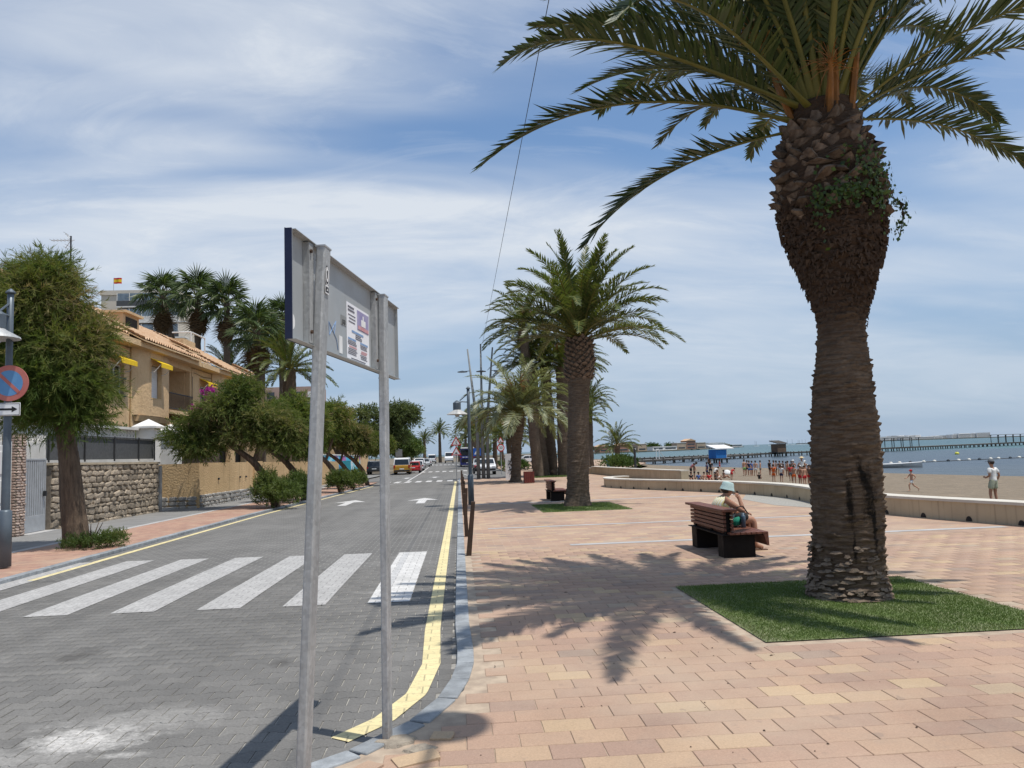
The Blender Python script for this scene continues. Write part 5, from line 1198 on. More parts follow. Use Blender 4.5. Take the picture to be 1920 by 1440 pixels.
# the leaning ones
def tam(label, x, y, s, seed, n, mat, lobes=None, lean=-1.0, par=(0.42, 16, 0.022, 0.17)):
    lobes = lobes or [((-1.9, 0, 3.4), (1.5, 1.3, 1.15), 3), ((-0.5, 0.2, 3.5), (1.3, 1.3, 1.2), 3), ((-2.9, 0, 2.6), (0.9, 0.9, 0.7), 1.2), ((-1.3, 0, 4.2), (1.0, 1.0, 0.75), 1.4)]
    lobes = [((c[0]*s*(-lean if c[0] < 0 else 1), c[1]*s, c[2]*s), tuple(q*s for q in r_), w) for c, r_, w in lobes]
    leafy_tree(label, x, y, [(0.1*s, 0, -0.05), (0, 0, 0.4*s), (-0.25*s, 0, 1.1*s), (-0.75*s, 0, 1.75*s), (-1.5*s, 0, 2.3*s), (-2.1*s, 0, 2.9*s)], [0.17*s, 0.14*s, 0.13*s, 0.12*s, 0.09*s, 0.04*s],
      [([(-0.7*s, 0, 1.7*s), (-0.5*s, 0.2, 2.5*s), (-0.2*s, 0.2, 3.3*s)], [0.08*s, 0.06*s, 0.03*s]), ([(-1.4*s, 0, 2.25*s), (-1.4*s, -0.3, 3.0*s), (-1.2*s, -0.2, 3.9*s)], [0.07*s, 0.05*s, 0.02*s])], lobes, n, par, mat, seed, 'tamarisk trees along the left pavement', spread=0.5)
tam('broad tamarisk with brownish plumes leaning over the pavement, first past the ochre wall corner', -6.95, 29.5, 1.0, 310, 5200, M_tam2,
    [((-1.5, 0, 3.5), (1.25, 1.3, 1.0), 3), ((-0.4, 0.2, 3.15), (1.15, 1.3, 1.05), 3), ((-3.0, 0, 2.75), (1.0, 0.9, 0.72), 1.8), ((-0.9, 0, 4.25), (0.7, 0.8, 0.55), 1.2), ((0.55, 0, 2.75), (0.55, 0.7, 0.7), 0.9), ((-2.5, 0, 2.25), (0.9, 0.9, 0.55), 1.5), ((-1.1, 0, 2.65), (1.1, 1.0, 0.65), 1.6), ((0.2, -0.1, 2.35), (0.75, 0.8, 0.5), 1.1)])
tam('tamarisk just left of the near sign post, dark underside', -6.75, 34.0, 0.98, 311, 3800, M_tam, [((-0.5, 0, 3.6), (1.25, 1.2, 1.2), 3), ((0.3, 0.2, 3.0), (1.0, 1.1, 1.0), 2), ((-0.9, 0, 2.8), (0.9, 1.0, 0.8), 1), ((0.0, 0, 2.3), (0.8, 0.9, 0.5), 1)], par=(0.42, 14, 0.026, 0.2))
tam('slim tamarisk between the two sign posts', -6.5, 42.5, 1.0, 312, 2400, M_tam, [((-0.9, 0, 3.3), (1.2, 1.1, 1.2), 3), ((-0.2, 0, 4.0), (0.9, 1.0, 0.9), 2)], par=(0.45, 12, 0.03, 0.22))
tam('second tamarisk between the sign posts, in front of the mural', -6.6, 48.0, 0.95, 313, 2400, M_tam2, [((-0.5, 0, 3.2), (1.3, 1.1, 1.1), 3), ((0.6, 0, 2.9), (0.9, 1.0, 0.9), 2)], par=(0.45, 12, 0.03, 0.22))
tam('third tamarisk between the sign posts, leaning before the mural', -6.3, 53.0, 0.95, 314, 2400, M_tam, [((-0.3, 0, 3.2), (1.3, 1.1, 1.1), 3), ((0.9, 0, 2.8), (1.0, 1.0, 0.8), 2)], par=(0.45, 12, 0.034, 0.24))
tam('farthest small tamarisk before the parked van', -7.6, 62.0, 1.0, 315, 2200, M_tam, [((-0.3, 0, 3.0), (1.3, 1.1, 1.0), 3), ((0.9, 0, 2.6), (1.0, 1.0, 0.8), 2)], par=(0.45, 10, 0.04, 0.28))
# shrubs at their feet
def shrub(label, x, y, lobes, n, par, mat, seed, z=None):
    r = empty('shrub', (x, y, gz(y)+LZ if z is None else z), 0, label, 'shrub', 'shrubs on the left verge')
    mb = MB()
    for k in range(5): mb.tube([(0, 0, -0.02), (0.12*math.cos(k*1.3), 0.12*math.sin(k*1.3), 0.25), (0.25*math.cos(k*1.3), 0.25*math.sin(k*1.3), 0.5)], [0.02, 0.015, 0.006], 4)
    mb.build('stems', M_bark, r); foliage('leaves', r, lobes, n, *par, mat, seed, droop=-0.2, shell=0.2, top=0.5)
shrub('round green shrub at the foot of the broad tamarisk', -6.75, 28.7, [((-0.1, 0, 0.45), (0.62, 0.6, 0.5), 3), ((0.35, 0.1, 0.40), (0.5, 0.5, 0.42), 2), ((-0.25, 0, 0.85), (0.28, 0.3, 0.45), 1)], 900, (0.26, 16, 0.018, 0.14), M_lfy, 320)
shrub('second green shrub, just left of the near sign post', -6.7, 32.5, [((0, 0, 0.5), (0.6, 0.6, 0.55), 3)], 600, (0.28, 14, 0.02, 0.16), M_lfy, 321)
shrub('small shrub under the slim tamarisk between sign posts', -6.35, 41.5, [((0, 0, 0.5), (0.55, 0.5, 0.5), 3)], 400, (0.28, 12, 0.03, 0.2), M_lfy, 322)
shrub('second small shrub between the sign posts', -6.2, 45.8, [((0, 0, 0.45), (0.6, 0.5, 0.45), 3)], 400, (0.28, 12, 0.03, 0.2), M_lfy, 323)
shrub('low plants spreading round the foot of the big tamarisk', -7.5, 16.35, [((0.1, -0.1, 0.08), (0.55, 0.42, 0.14), 3), ((0.35, 0.1, 0.10), (0.26, 0.35, 0.14), 1.5)], 520, (0.14, 14, 0.010, 0.075), M_lfy, 324)
# bougainvillea and garden greenery
M_boug = leafm('magenta_bract', ((0.0, (0.22, 0.015, 0.16)), (0.6, (0.36, 0.03, 0.26)), (1.0, (0.45, 0.06, 0.34))), 0.6, 0.35, 0.2, (1.1, 0.8, 1.0))
bo = empty('bougainvillea', (-13.6, 41.8, gz(42)), 0, 'magenta bougainvillea climbing before the house balcony', 'flowering plant')
mb = MB(); mb.tube([(0, 0, 0), (0.1, 0.2, 2.5), (0.3, 0.8, 4.5), (0.4, 1.2, 5.9)], [0.06, 0.05, 0.03, 0.015], 6); mb.build('stem', M_bark, bo)
foliage('bracts', bo, [((0.2, 1.0, 4.8), (0.35, 0.7, 0.6), 2), ((0.2, 0.9, 5.6), (0.3, 0.5, 0.3), 1.2), ((0.2, -0.8, 4.5), (0.3, 0.5, 0.3), 1), ((0.3, -1.8, 3.6), (0.3, 0.9, 0.35), 1.3)], 260, 0.2, 9, 0.07, 0.10, M_boug, 331)
foliage('leaves', bo, [((0.0, 0.5, 4.2), (0.4, 1.2, 0.8), 2), ((0.1, -1.2, 3.4), (0.4, 1.2, 0.6), 2)], 200, 0.25, 9, 0.06, 0.10, M_lfy, 332)
gs = empty('garden_hedge', (-14.6, 33, 0), 0, 'dark garden hedge below the house bay', 'hedge')
foliage('leaves', gs, [((0, -5, 2.6), (0.7, 3.5, 0.9), 2), ((0, 0, 2.6), (0.7, 3.0, 0.8), 2), ((0, 5, 2.4), (0.7, 3.5, 0.8), 2), ((0, 10, 2.3), (0.7, 4, 0.8), 2)], 2400, 0.25, 9, 0.06, 0.12, M_lfy, 333)
mb = MB(); mb.box2((-0.5, -8, -0.3), (0.4, 14, 2.2)); mb.build('branches', M_bark, gs)
# bigger trees further down on the left
def big_tree(label, x, y, h, rx, seed, n, mat, par=(0.9, 10, 0.085, 0.36)):
    lobes = []; rg = random.Random(seed)
    for k in range(9): lobes.append(((rg.uniform(-0.55, 0.55)*rx, rg.uniform(-0.5, 0.5)*rx, h*rg.uniform(0.45, 0.85)), (rx*rg.uniform(0.35, 0.55), rx*rg.uniform(0.35, 0.55), h*rg.uniform(0.12, 0.2)), 1))
    leafy_tree(label, x, y, [(0, 0, -0.1), (0.2, 0, h*0.2), (-0.1, 0.1, h*0.4), (0.1, 0, h*0.65)], [0.32, 0.27, 0.22, 0.1], [([(0, 0, h*0.25), (-0.3*rx, 0, h*0.5), (-0.5*rx, 0.2, h*0.7)], [0.16, 0.11, 0.05]), ([(0, 0, h*0.25), (0.3*rx, 0.2, h*0.5), (0.5*rx, 0, h*0.7)], [0.16, 0.11, 0.05])],
               lobes, n, par, mat, seed, 'leafy trees down the left side', name='leafy_tree')
big_tree('large olive green tree over the parked van', -9.4, 96, 8.6, 4.6, 341, 3800, M_pine)
big_tree('rounded tree between the sign posts, above the mural', -13.5, 88, 8.8, 3.6, 342, 2600, M_pine)
big_tree('dark tree seen just right of the near sign post', -17.0, 82, 8.0, 4.0, 343, 2600, M_lfy)
big_tree('tree behind the van, darker right flank', -8.6, 112, 7.4, 2.8, 344, 2200, M_lfy)
big_tree('low tree line start behind the parked cars', -10.5, 140, 5.6, 4.2, 345, 2000, M_lfy, (1.0, 8, 0.12, 0.5))
big_tree('low tree beyond the parked cars', -11.5, 165, 6.0, 4.5, 346, 2000, M_pine, (1.0, 8, 0.12, 0.5))
big_tree('farthest low tree at the left of the street end', -12, 195, 6.0, 5.5, 347, 1800, M_lfy, (1.1, 8, 0.14, 0.6))
big_tree('umbrella shaped dark pine behind the near sign post', -22, 98, 10.4, 3.2, 348, 2200, M_lfy)
big_tree('tree at the right of the street end', 3.5, 205, 4.6, 5.0, 349, 1600, M_lfy, (1.1, 8, 0.14, 0.6))
# ================================================================== street furniture
M_sheet = pm('sign_back_sheet', (0.40, 0.42, 0.43), (0.35, 0.37, 0.38), 2.5, 0.55, 0.25)
M_navy = pm('navy_sign_edge', (0.010, 0.014, 0.045), (0.02, 0.026, 0.06), 6, 0.45)
M_paper = pm('poster_paper', (0.78, 0.79, 0.83), (0.72, 0.735, 0.78), 3, 0.7)
M_ink = pm('dark_print', (0.10, 0.10, 0.13), (0.16, 0.16, 0.19), 40, 0.7)
M_blue = pm('blue_print', (0.16, 0.27, 0.48), (0.26, 0.38, 0.58), 30, 0.7)
M_redp = pm('red_print', (0.50, 0.24, 0.26), (0.58, 0.34, 0.36), 30, 0.7)
M_black = pm('black_print', (0.015, 0.015, 0.016), (0.022, 0.022, 0.023), 10, 0.6)
M_stick = pm('white_sticker', (0.78, 0.78, 0.78), (0.70, 0.70, 0.70), 8, 0.5)
M_greyst = pm('grey_sticker', (0.25, 0.26, 0.26), (0.20, 0.205, 0.21), 8, 0.6)
M_rust = pm('rusty_bolt', (0.10, 0.06, 0.04), (0.06, 0.04, 0.03), 20, 0.8, 0.3)
M_photo = pm('printed_harbour_photo', (0.22, 0.20, 0.38), (0.42, 0.40, 0.55), 9, 0.6, lo=0.3, hi=0.7)
def sign_post(root, bx, lx, h, lean):
    """rectangular galvanised post with a rolled groove and bolt holes; local x along the panel"""
    p = MB(); w, d = 0.088, 0.042; e = 0.007
    ring = [(-w/2, -d/2+e), (-w/2+e, -d/2), (w/2-e, -d/2), (w/2, -d/2+e), (w/2, d/2-e), (w/2-e, d/2), (0.012, d/2), (0.008, d/2-0.005), (-0.008, d/2-0.005), (-0.012, d/2), (-w/2+e, d/2), (-w/2, d/2-e)]
    top = [(x+lean[0], y+lean[1]) for x, y in ring]
    p.prism([(x+bx[0], y+bx[1]) for x, y in ring], 'z', 0.0, h, 0, None, [(x+bx[0], y+bx[1]) for x, y in top])
    o = p.build('post', M_galv, root)
    at = lambda z: (bx[0]+lean[0]*z/h, bx[1]+lean[1]*z/h)
    c = MB(); x, y = at(h); c.box((x, y, h+0.004), (w+0.004, d+0.004, 0.008)); c.build('post_cap', M_galv, o)
    for z in (h-0.06, h-0.42, h-0.50, 1.45, 0.9):
        for dx in (-0.026, 0.026):
            x, y = at(z); b = MB(); b.lathe([(0.0065, -0.002), (0.0065, 0.003)], 8, (0, 0, 0), 0, Matrix.Translation((x+dx, y+d/2, z)) @ Matrix.Rotation(-math.pi/2, 4, 'X')); b.build('bolt_hole', M_rust if z > h-0.1 else M_black, o)
    return o
sg = empty('information_sign', (-0.715, 3.28, 0.0), math.atan2(0.987, 0.159), 'blank grey back of a two-post information sign with a poster stuck on it', 'sign')
# local x runs along the panel away from the camera, local -y faces the promenade
Lp, Zb, Zt = 1.90, 2.160, 2.640; D = -1
mb = MB(); mb.box2((0, -0.004, Zb), (Lp, 0.0, Zt)); mb.build('panel', M_sheet, sg)
mb = MB(); mb.box2((-0.002, 0.0005, Zb-0.002), (Lp+0.002, 0.005, Zt+0.002)); mb.build('printed_front', M_navy, sg)
mb = MB()
mb.box2((0.003, -0.026, Zt-0.004), (Lp-0.003, -0.0042, Zt)); mb.box2((0.003, -0.026, Zb), (Lp-0.003, -0.0042, Zb+0.004)); mb.box2((Lp-0.003, -0.026, Zb), (Lp, -0.0042, Zt)); mb.box2((0.003, -0.027, Zb+0.004), (0.007, -0.0262, Zt-0.004)); mb.box2((0.012, -0.040, Zb+0.0), (Lp-0.01, -0.0262, Zb+0.003)); mb.box2((0.012, -0.040, Zt-0.003), (Lp-0.01, -0.0262, Zt)); mb.build('rim', M_sheet, sg)
mb = MB(); mb.box2((-0.004, -0.027, Zb), (0.0028, 0.004, Zt)); mb.build('end_edge', M_navy, sg)
for (bx, lean) in (((0.255, 0.052), (0.028, -0.122)), ((1.400, -0.036), (0.0, -0.022))):
    M_ = sign_post(sg, (bx[0], bx[1]+(0.0)), 0, 2.62, lean)
    M_.matrix_basis = Matrix.Identity(4)
for x in (0.265, 1.385):
    mb = MB(); mb.box2((x-0.075, -0.034, Zb+0.01), (x-0.02, -0.005, Zt-0.01)); r = mb.build('clamp_rail', M_galv, sg)
    for z in (Zb+0.06, Zt-0.05):
        mb = MB(); mb.tube([(x-0.06, -0.034, z), (x-0.06, -0.044, z)], 0.009, 6); mb.build('bolt', M_rust, r)
po = MB(); po.box2((0.83, -0.0062, 2.180), (1.26, -0.0045, 2.485)); po = po.build('poster', M_paper, sg)
fx = lambda x: 0.83+(x-0.735)*0.43/0.35
fz = lambda z: 2.18+(z-2.175)*0.305/0.37
def pr(x0, x1, z0, z1, m_, nme='text_line', dy=0.0):
    mb = MB(); mb.box2((fx(x0), -0.0078-dy, fz(z0)), (fx(x1), -0.0064-dy, fz(z1))); return mb.build(nme, m_, po)
pr(0.89, 1.075, 2.395, 2.528, M_photo, 'photo'); pr(0.90, 1.07, 2.40, 2.425, M_redp, 'photo_quay', 0.0016); pr(0.95, 1.02, 2.43, 2.475, M_stick, 'photo_ship', 0.0016); pr(0.975, 0.99, 2.475, 2.505, M_stick, 'photo_ship', 0.0016)
rg = random.Random(8)
for (x0, x1, z0, n, dz, m_, hgt) in ((0.75, 0.87, 2.525, 2, -0.022, M_ink, 0.012), (0.755, 0.87, 2.470, 3, -0.022, M_ink, 0.006), (0.80, 1.0, 2.372, 1, -0.02, M_blue, 0.014), (0.86, 0.97, 2.352, 3, -0.012, M_ink, 0.005), (0.745, 0.895, 2.315, 1, 0, M_blue, 0.013),
                               (0.93, 1.06, 2.315, 1, 0, M_blue, 0.013), (0.745, 0.895, 2.295, 3, -0.010, M_ink, 0.004), (0.93, 1.06, 2.295, 3, -0.010, M_ink, 0.004), (0.765, 0.88, 2.262, 1, 0, M_redp, 0.009), (0.94, 1.06, 2.258, 2, -0.013, M_redp, 0.008), (0.745, 0.895, 2.245, 4, -0.011, M_ink, 0.004), (0.93, 1.06, 2.228, 3, -0.011, M_ink, 0.004), (0.79, 1.02, 2.186, 1, 0, M_ink, 0.005)):
    for k in range(n): pr(x0+rg.uniform(0, 0.012), x1-rg.uniform(0, 0.03), z0+dz*k-hgt, z0+dz*k, m_)
def flat_text(txt, parent, M, size, mat, name='lettering'):
    cu = bpy.data.curves.new(name, 'FONT'); cu.body = txt; cu.size = size; cu.extrude = 0.0006; cu.align_x = 'CENTER'; cu.align_y = 'CENTER'
    t = bpy.data.objects.new(name, cu); COL.objects.link(t)
    dg = bpy.context.evaluated_depsgraph_get(); me = bpy.data.meshes.new_from_object(t.evaluated_get(dg)); bpy.data.objects.remove(t)
    me.materials.clear(); me.materials.append(mat); me.transform(M); me.name = name
    return link(name, me, parent)
STICK = Matrix.Translation((0, 0, 0)) @ Matrix.Rotation(math.pi/2, 4, 'X')      # lettering facing local -y
mb = MB(); mb.box2((0.735, -0.0062, 2.345), (0.822, -0.0046, 2.395)); s_ = mb.build('sticker', M_greyst, sg)
flat_text('JKB', s_, Matrix.Translation((0.778, -0.0068, 2.361)) @ STICK, 0.036, M_black)
mb = MB(); mb.box2((0.70, -0.0062, 2.19), (0.752, -0.0046, 2.28)); mb.build('sticker', M_stick, sg)
mb = MB()
for (a, b) in (((0.54, 2.325), (0.655, 2.255)), ((0.545, 2.26), (0.65, 2.345)), ((0.655, 2.255), (0.68, 2.20)), ((0.54, 2.325), (0.545, 2.26)), ((0.65, 2.345), (0.62, 2.275))): mb.tube([(a[0], -0.0055, a[1]), (b[0], -0.0055, b[1])], 0.0020, 4)
mb.build('scribble', M_blue, sg)
mb = MB(); n = 18; mb.add([(0.06+0.028*math.cos(2*math.pi*i/n), -0.0052, 2.245+0.034*math.sin(2*math.pi*i/n)) for i in range(n)], [tuple(range(n))]); mb.build('sticker', M_stick, sg)
# oval sticker on the near post
mb = MB(); n = 24
ov = lambda r1, r2: [(r1*math.cos(2*math.pi*i/n), r2*math.sin(2*math.pi*i/n)) for i in range(n)]
pc = (0.278, -0.0855)
def pst(shape, z, dy, mat):
    m_ = MB(); m_.add([(pc[0]+p[0], pc[1]-dy, z+p[1]) for p in shape], [tuple(range(len(shape)))]); m_.build('post_sticker', mat, sg)
pst(ov(0.028, 0.050), 2.495, 0.0010, M_stick); pst(ov(0.023, 0.044), 2.495, 0.0018, M_black); pst(ov(0.018, 0.036), 2.497, 0.0026, M_stick)
pst([(-0.004, -0.02), (0.004, -0.02), (0.009, 0.015), (0.0, 0.02), (-0.009, 0.012)], 2.497, 0.0034, M_black); pst([(-0.026, -0.02), (0.026, -0.02), (0.022, 0.02), (-0.022, 0.02)], 2.425, 0.0010, M_stick); pst([(-0.021, -0.013), (0.021, -0.013), (0.018, 0.013), (-0.018, 0.013)], 2.425, 0.0018, M_black)
pst([(-0.010, -0.005), (0.010, -0.005), (0, 0.006)], 2.425, 0.0026, M_stick)

# ---- street lamps
M_lamp = pm('blue_grey_lamp_paint', (0.115, 0.14, 0.165), (0.09, 0.11, 0.13), 4, 0.45, 0.3)
M_lampl = pm('pale_lamp_shade', (0.50, 0.50, 0.48), (0.42, 0.42, 0.41), 4, 0.5)
def street_lamp(label, x, y, z0, h, hx, hy, hz, sleeve, shade):
    t = empty('street_lamp', (x, y, z0), 0, label, 'street lamp', 'bell shaded street lamps')
    mb = MB(); mb.lathe([(0.068, 0), (0.066, 1.2), (0.052, h*0.8), (0.05, h), (0.0, h+0.02)], 14); mb.build('post', M_lamp, t, True)
    mb = MB(); mb.lathe([(0.105, 0), (0.10, sleeve), (0.07, sleeve+0.03)], 14); mb.build('base_sleeve', M_lamp, t, True)
    mb = MB(); mb.lathe([(0.075, h-0.02), (0.08, h+0.0), (0.02, h+0.06)], 10); mb.build('finial', M_lamp, t)
    a = MB(); a.tube([(0, 0, hz+0.42), (hx*0.5, hy*0.5, hz+0.44), (hx, hy, hz+0.42)], 0.022, 6); a.tube([(0, 0, h-0.18), (hx*0.75, hy*0.75, hz+0.48)], 0.02, 6); a.build('arm', M_lamp, t)
    d = MB(); d.lathe([(0.10, 0.16), (0.135, 0.17), (0.135, 0.40), (0.12, 0.42), (0.06, 0.47), (0.0, 0.50)], 14, (hx, hy, hz)); hd = d.build('lamp_housing', M_lamp, t)
    s = MB(); s.lathe([(0.36, 0.0), (0.345, 0.03), (0.14, 0.15), (0.12, 0.18), (0.10, 0.18), (0.12, 0.14), (0.33, 0.015), (0.36, 0.0)], 18, (hx, hy, hz), cap=False); s.build('lamp_shade', shade, hd, True)
    g = MB(); g.lathe([(0.0, -0.10), (0.07, -0.06), (0.10, 0.05), (0.10, 0.15)], 12, (hx, hy, hz)); g.build('bulb_glass', M_lampl, hd, True)
    return t
street_lamp('street lamp carrying the no parking sign on the left pavement', -7.505, 13.4, LZ, 4.58, -0.03, -0.33, 3.74, 0.9, M_galv)
lamp2 = street_lamp('street lamp at the promenade kerb between the posts and the bus', 0.375, 26.6, gz(26.6)+PZ, 4.0, -0.40, 0.0, 3.10, 1.0, M_lampl)
# no parking sign with arrow plate
M_sblue = pm('faded_sign_blue', (0.10, 0.24, 0.46), (0.12, 0.28, 0.50), 5, 0.5); M_sred = pm('faded_sign_red', (0.44, 0.13, 0.11), (0.48, 0.17, 0.14), 6, 0.55)
def disc(mb, r, dy, n=40, c=(0, 0), mi=0): mb.add([(c[0]+r*math.cos(2*math.pi*i/n), dy, c[1]+r*math.sin(2*math.pi*i/n)) for i in range(n)], [tuple(range(n))], mi)
ns = empty('no_parking_sign', (-7.43, 13.29, LZ), rad(4), 'round blue and red no parking sign on the lamp post', 'sign')
mb = MB(); mb.lathe([(0.30, -0.01), (0.30, 0.01)], 44, (0, 0, 0), 0, Matrix.Translation((0, 0, 3.02)) @ Matrix.Rotation(math.pi/2, 4, 'X')); mb.build('plate', M_sred, ns)
mb = MB(); disc(mb, 0.215, -0.0125, c=(0, 3.02)); mb.build('blue_field', M_sblue, ns)
mb = MB(); mb.box((0, -0.0145, 0), (0.44, 0.003, 0.052), 0, 0, Matrix.Translation((0, 0, 3.02)) @ Matrix.Rotation(rad(45), 4, 'Y')); mb.build('red_bar', M_sred, ns)
mb = MB(); mb.box((-0.06, 0.03, 3.02), (0.05, 0.05, 0.3)); mb.build('bracket', M_galv, ns)
ap = empty('arrow_plate', (-7.46, 13.29, LZ), rad(4), 'white plate with a black arrow under the no parking sign', 'sign')
mb = MB(); mb.box((0, 0, 2.585), (0.42, 0.018, 0.215)); mb.build('plate', M_stick, ap, bevel=0.02)
mb = MB(); mb.add([(-0.17, -0.0115, 2.568), (0.08, -0.0115, 2.568), (0.08, -0.0115, 2.535), (0.17, -0.0115, 2.585), (0.08, -0.0115, 2.635), (0.08, -0.0115, 2.602), (-0.17, -0.0115, 2.602)], [(0, 1, 5, 6), (2, 3, 4, 5, 1)]); mb.build('arrow', M_black, ap)
mb = MB()
for (x0, x1, z0, z1) in ((-0.20, 0.20, 2.675, 2.683), (-0.20, 0.20, 2.487, 2.495), (-0.203, -0.195, 2.495, 2.675), (0.195, 0.203, 2.495, 2.675)): mb.box2((x0, -0.0118, z0), (x1, -0.0098, z1))
mb.build('border', M_black, ap)
# ---- three-armed mast light
M_maststeel = pm('dull_grey_steel', (0.20, 0.21, 0.21), (0.16, 0.168, 0.17), 3, 0.6)
def mast_cluster(label, x, y, rz, arm, masts=((-0.35, -0.95, 10.3), (0.05, 0.10, 10.7), (0.42, 1.05, 10.4)), rd=0.40, grp='clusters of three masts'):
    mt = empty('mast_light', (x, y, gz(y)+PZ), rz, label, 'street lamp', grp)
    for (x0, x1, h) in masts:
        mb = MB(); mb.tube([(x0, 0, 0), (x0, 0, 4.2), (x1, 0, h)], [0.15 if rd > 0.3 else 0.09, 0.13 if rd > 0.3 else 0.07, 0.06 if rd > 0.3 else 0.04], 10); p = mb.build('mast', M_maststeel, mt, True)
        xx = x0+(x1-x0)*(8.6-4.2)/(h-4.2); s = 0 if x0 == 0.05 else -1 if x0 < 0 else 1
        mb = MB(); mb.lathe([(0.0, 0.10), (rd*0.4, 0.06), (rd, 0.0), (rd, -0.04), (0.0, -0.05)], 18, (xx+arm*s, 0, 8.5)); mb.tube([(xx, 0, 8.55), (xx+arm*s, 0, 8.52)], 0.03, 5); mb.build('lamp_disc', M_lamp, p)
mast_cluster('cluster of three tall steel masts with lamp discs down the street', 1.85, 61.0, 0.0, 0.62)
lm = empty('lamp_mast', (1.98, 1.0, PZ), 0, 'single lamp mast beside the camera, seen by its disc shadow on the paving', 'street lamp')
mb = MB(); mb.lathe([(0.10, 0), (0.09, 4), (0.05, 10.6), (0.0, 10.62)], 10); mb.build('mast', M_maststeel, lm, True)
mb = MB(); mb.tube([(0, 0, 8.55), (0.26, 2.36, 8.55)], 0.03, 6); mb.build('arm', M_maststeel, lm)
mb = MB(); mb.lathe([(0.0, 0.10), (0.11, 0.06), (0.28, 0.0), (0.28, -0.04), (0.0, -0.05)], 20, (0.26, 2.36, 8.5)); mb.build('lamp_disc', M_lamp, lm)
# ---- overhead cable
cb = MB(); A = Vector((2.13, 61.0, 10.5)); B = Vector((1.97, 1.0, 10.5)); Dv = (B-A)
pts = [A+Dv*t-Vector((0, 0, 0.5*t*(1.35-t)*0.0)) for t in np.linspace(0, 1.0, 20)]
cb.tube(pts, 0.009, 5); o = cb.build('overhead_cable', M_black); tag(o, 'single dark overhead cable slanting up from the masts', 'cable')
# ---- flat weathered posts along the kerb
M_corten = pm('weathered_steel', (0.075, 0.045, 0.03), (0.05, 0.033, 0.024), 8, 0.8, 0.2, bump=0.2, bscale=40)
LABP = ['nearest', 'second', 'third', 'fourth', 'fifth', 'sixth', 'seventh', 'eighth', 'ninth', 'tenth', 'eleventh', 'twelfth', 'thirteenth', 'fourteenth']
for i in range(13):
    y = 12.75+3.05*i; ln = [0.095, -0.03, 0.04, -0.035, 0.02, -0.02, 0.03, 0, 0.02, -0.02, 0.01, 0, 0.02][i]
    mb = MB(); mb.prism([(-0.042, -0.075), (0.042, -0.075), (0.042, 0.075), (-0.042, 0.075)], 'z', -0.02, 0.86, 0, None, [(-0.032+ln, -0.06), (0.034+ln, -0.06), (0.034+ln, 0.06), (-0.032+ln, 0.06)])
    o = mb.build('kerb_post', M_corten, None, False, (0.115, y, gz(y)+PZ), None, 0.006)
    tag(o, f'{LABP[i]} flat rusty post in the row along the promenade kerb', 'post', 'rusty posts along the kerb')
# ---- benches
M_wood = pm('reddish_bench_wood', (0.165, 0.060, 0.035), (0.115, 0.042, 0.026), 5, 0.55, bump=0.2, bscale=40, stretch=(6, 0.6, 6), coord='OBJECT', orand=0.12, spec=0.35)
M_blk = pm('black_bench_steel', (0.010, 0.008, 0.007), (0.016, 0.012, 0.010), 4, 0.7, 0.0, spec=0.15)
def make_bench(label):
    b = empty('bench', (4.06, 11.85, gz(11.85)+PZ), 0, label, 'bench', 'benches on the promenade')
    for y in (-0.62, 0.66):
        mb = MB(); mb.box2((-0.26, y-0.13, 0), (0.21, y+0.13, 0.33)); mb.build('leg_panel', M_blk, b, bevel=0.006)
    mb = MB(); mb.box2((-0.30, -0.84, 0.330), (0.30, 0.84, 0.342)); mb.build('seat_tray', M_blk, b)
    for i in range(7):
        mb = MB(); mb.box2((-0.20+0.080*i, -0.87, 0.343), (-0.128+0.080*i, 0.87, 0.375)); mb.build('seat_slat', M_wood, b, bevel=0.004)
    mb = MB(); mb.prism([(0.365, 0.375), (0.300, 0.335), (0.345, 0.18), (0.372, 0.18)], 'y', -0.87, 0.87); mb.build('front_board', M_wood, b)
    for y in (-0.72, -0.1, 0.70):
        mb = MB(); mb.box2((-0.222, y-0.035, 0.30), (-0.152, y+0.035, 0.675)); mb.build('back_upright', M_blk, b)
    for i in range(5):
        mb = MB(); mb.box2((-0.262, -0.80, 0.392+0.058*i), (-0.224, 0.80, 0.435+0.058*i)); mb.build('back_slat', M_wood, b, bevel=0.003)
        mb = MB(); mb.box2((-0.150, -0.80, 0.392+0.058*i), (-0.116, 0.80, 0.435+0.058*i)); mb.build('back_slat', M_wood, b, bevel=0.003)
    mb = MB(); mb.box2((-0.315, -0.90, 0.676), (-0.085, 0.90, 0.712)); mb.build('top_board', M_wood, b, bevel=0.005)
    return b
bench1 = make_bench('near reddish wooden bench with the seated person')
bench2 = copy_tree(bench1); bench2.location = (3.42, 27.6, gz(27.6)+PZ); bench2['label'] = 'empty bench standing behind the second palm trunk'
# ---- bin, totem, posts, road signs
bn = empty('litter_bin', (4.15, 46.3, gz(46.3)+PZ), 0, 'square dark red litter bin by the date palm', 'litter bin')
M_bin = pm('dark_red_slats', (0.16, 0.035, 0.025), (0.11, 0.025, 0.02), 4, 0.6)
mb = MB(); mb.box2((-0.27, -0.27, 0.05), (0.27, 0.27, 0.66)); mb.build('liner', M_blk, bn)
for k in range(4):
    for i in range(5):
        mb = MB(); mb.box2((-0.28+0.115*i, -0.305, 0.03), (-0.18+0.115*i, -0.275, 0.70)); mb.build('slat', M_bin, bn).rotation_euler = (0, 0, k*math.pi/2)
tt = empty('pictogram_board', (3.55, 54.5, gz(54.5)+PZ), rad(-8), 'tall white board with black running figures by the date palm', 'sign')
mb = MB(); mb.box2((-0.30, -0.04, 0), (0.42, 0.04, 1.85)); mb.build('board', M_stick, tt)
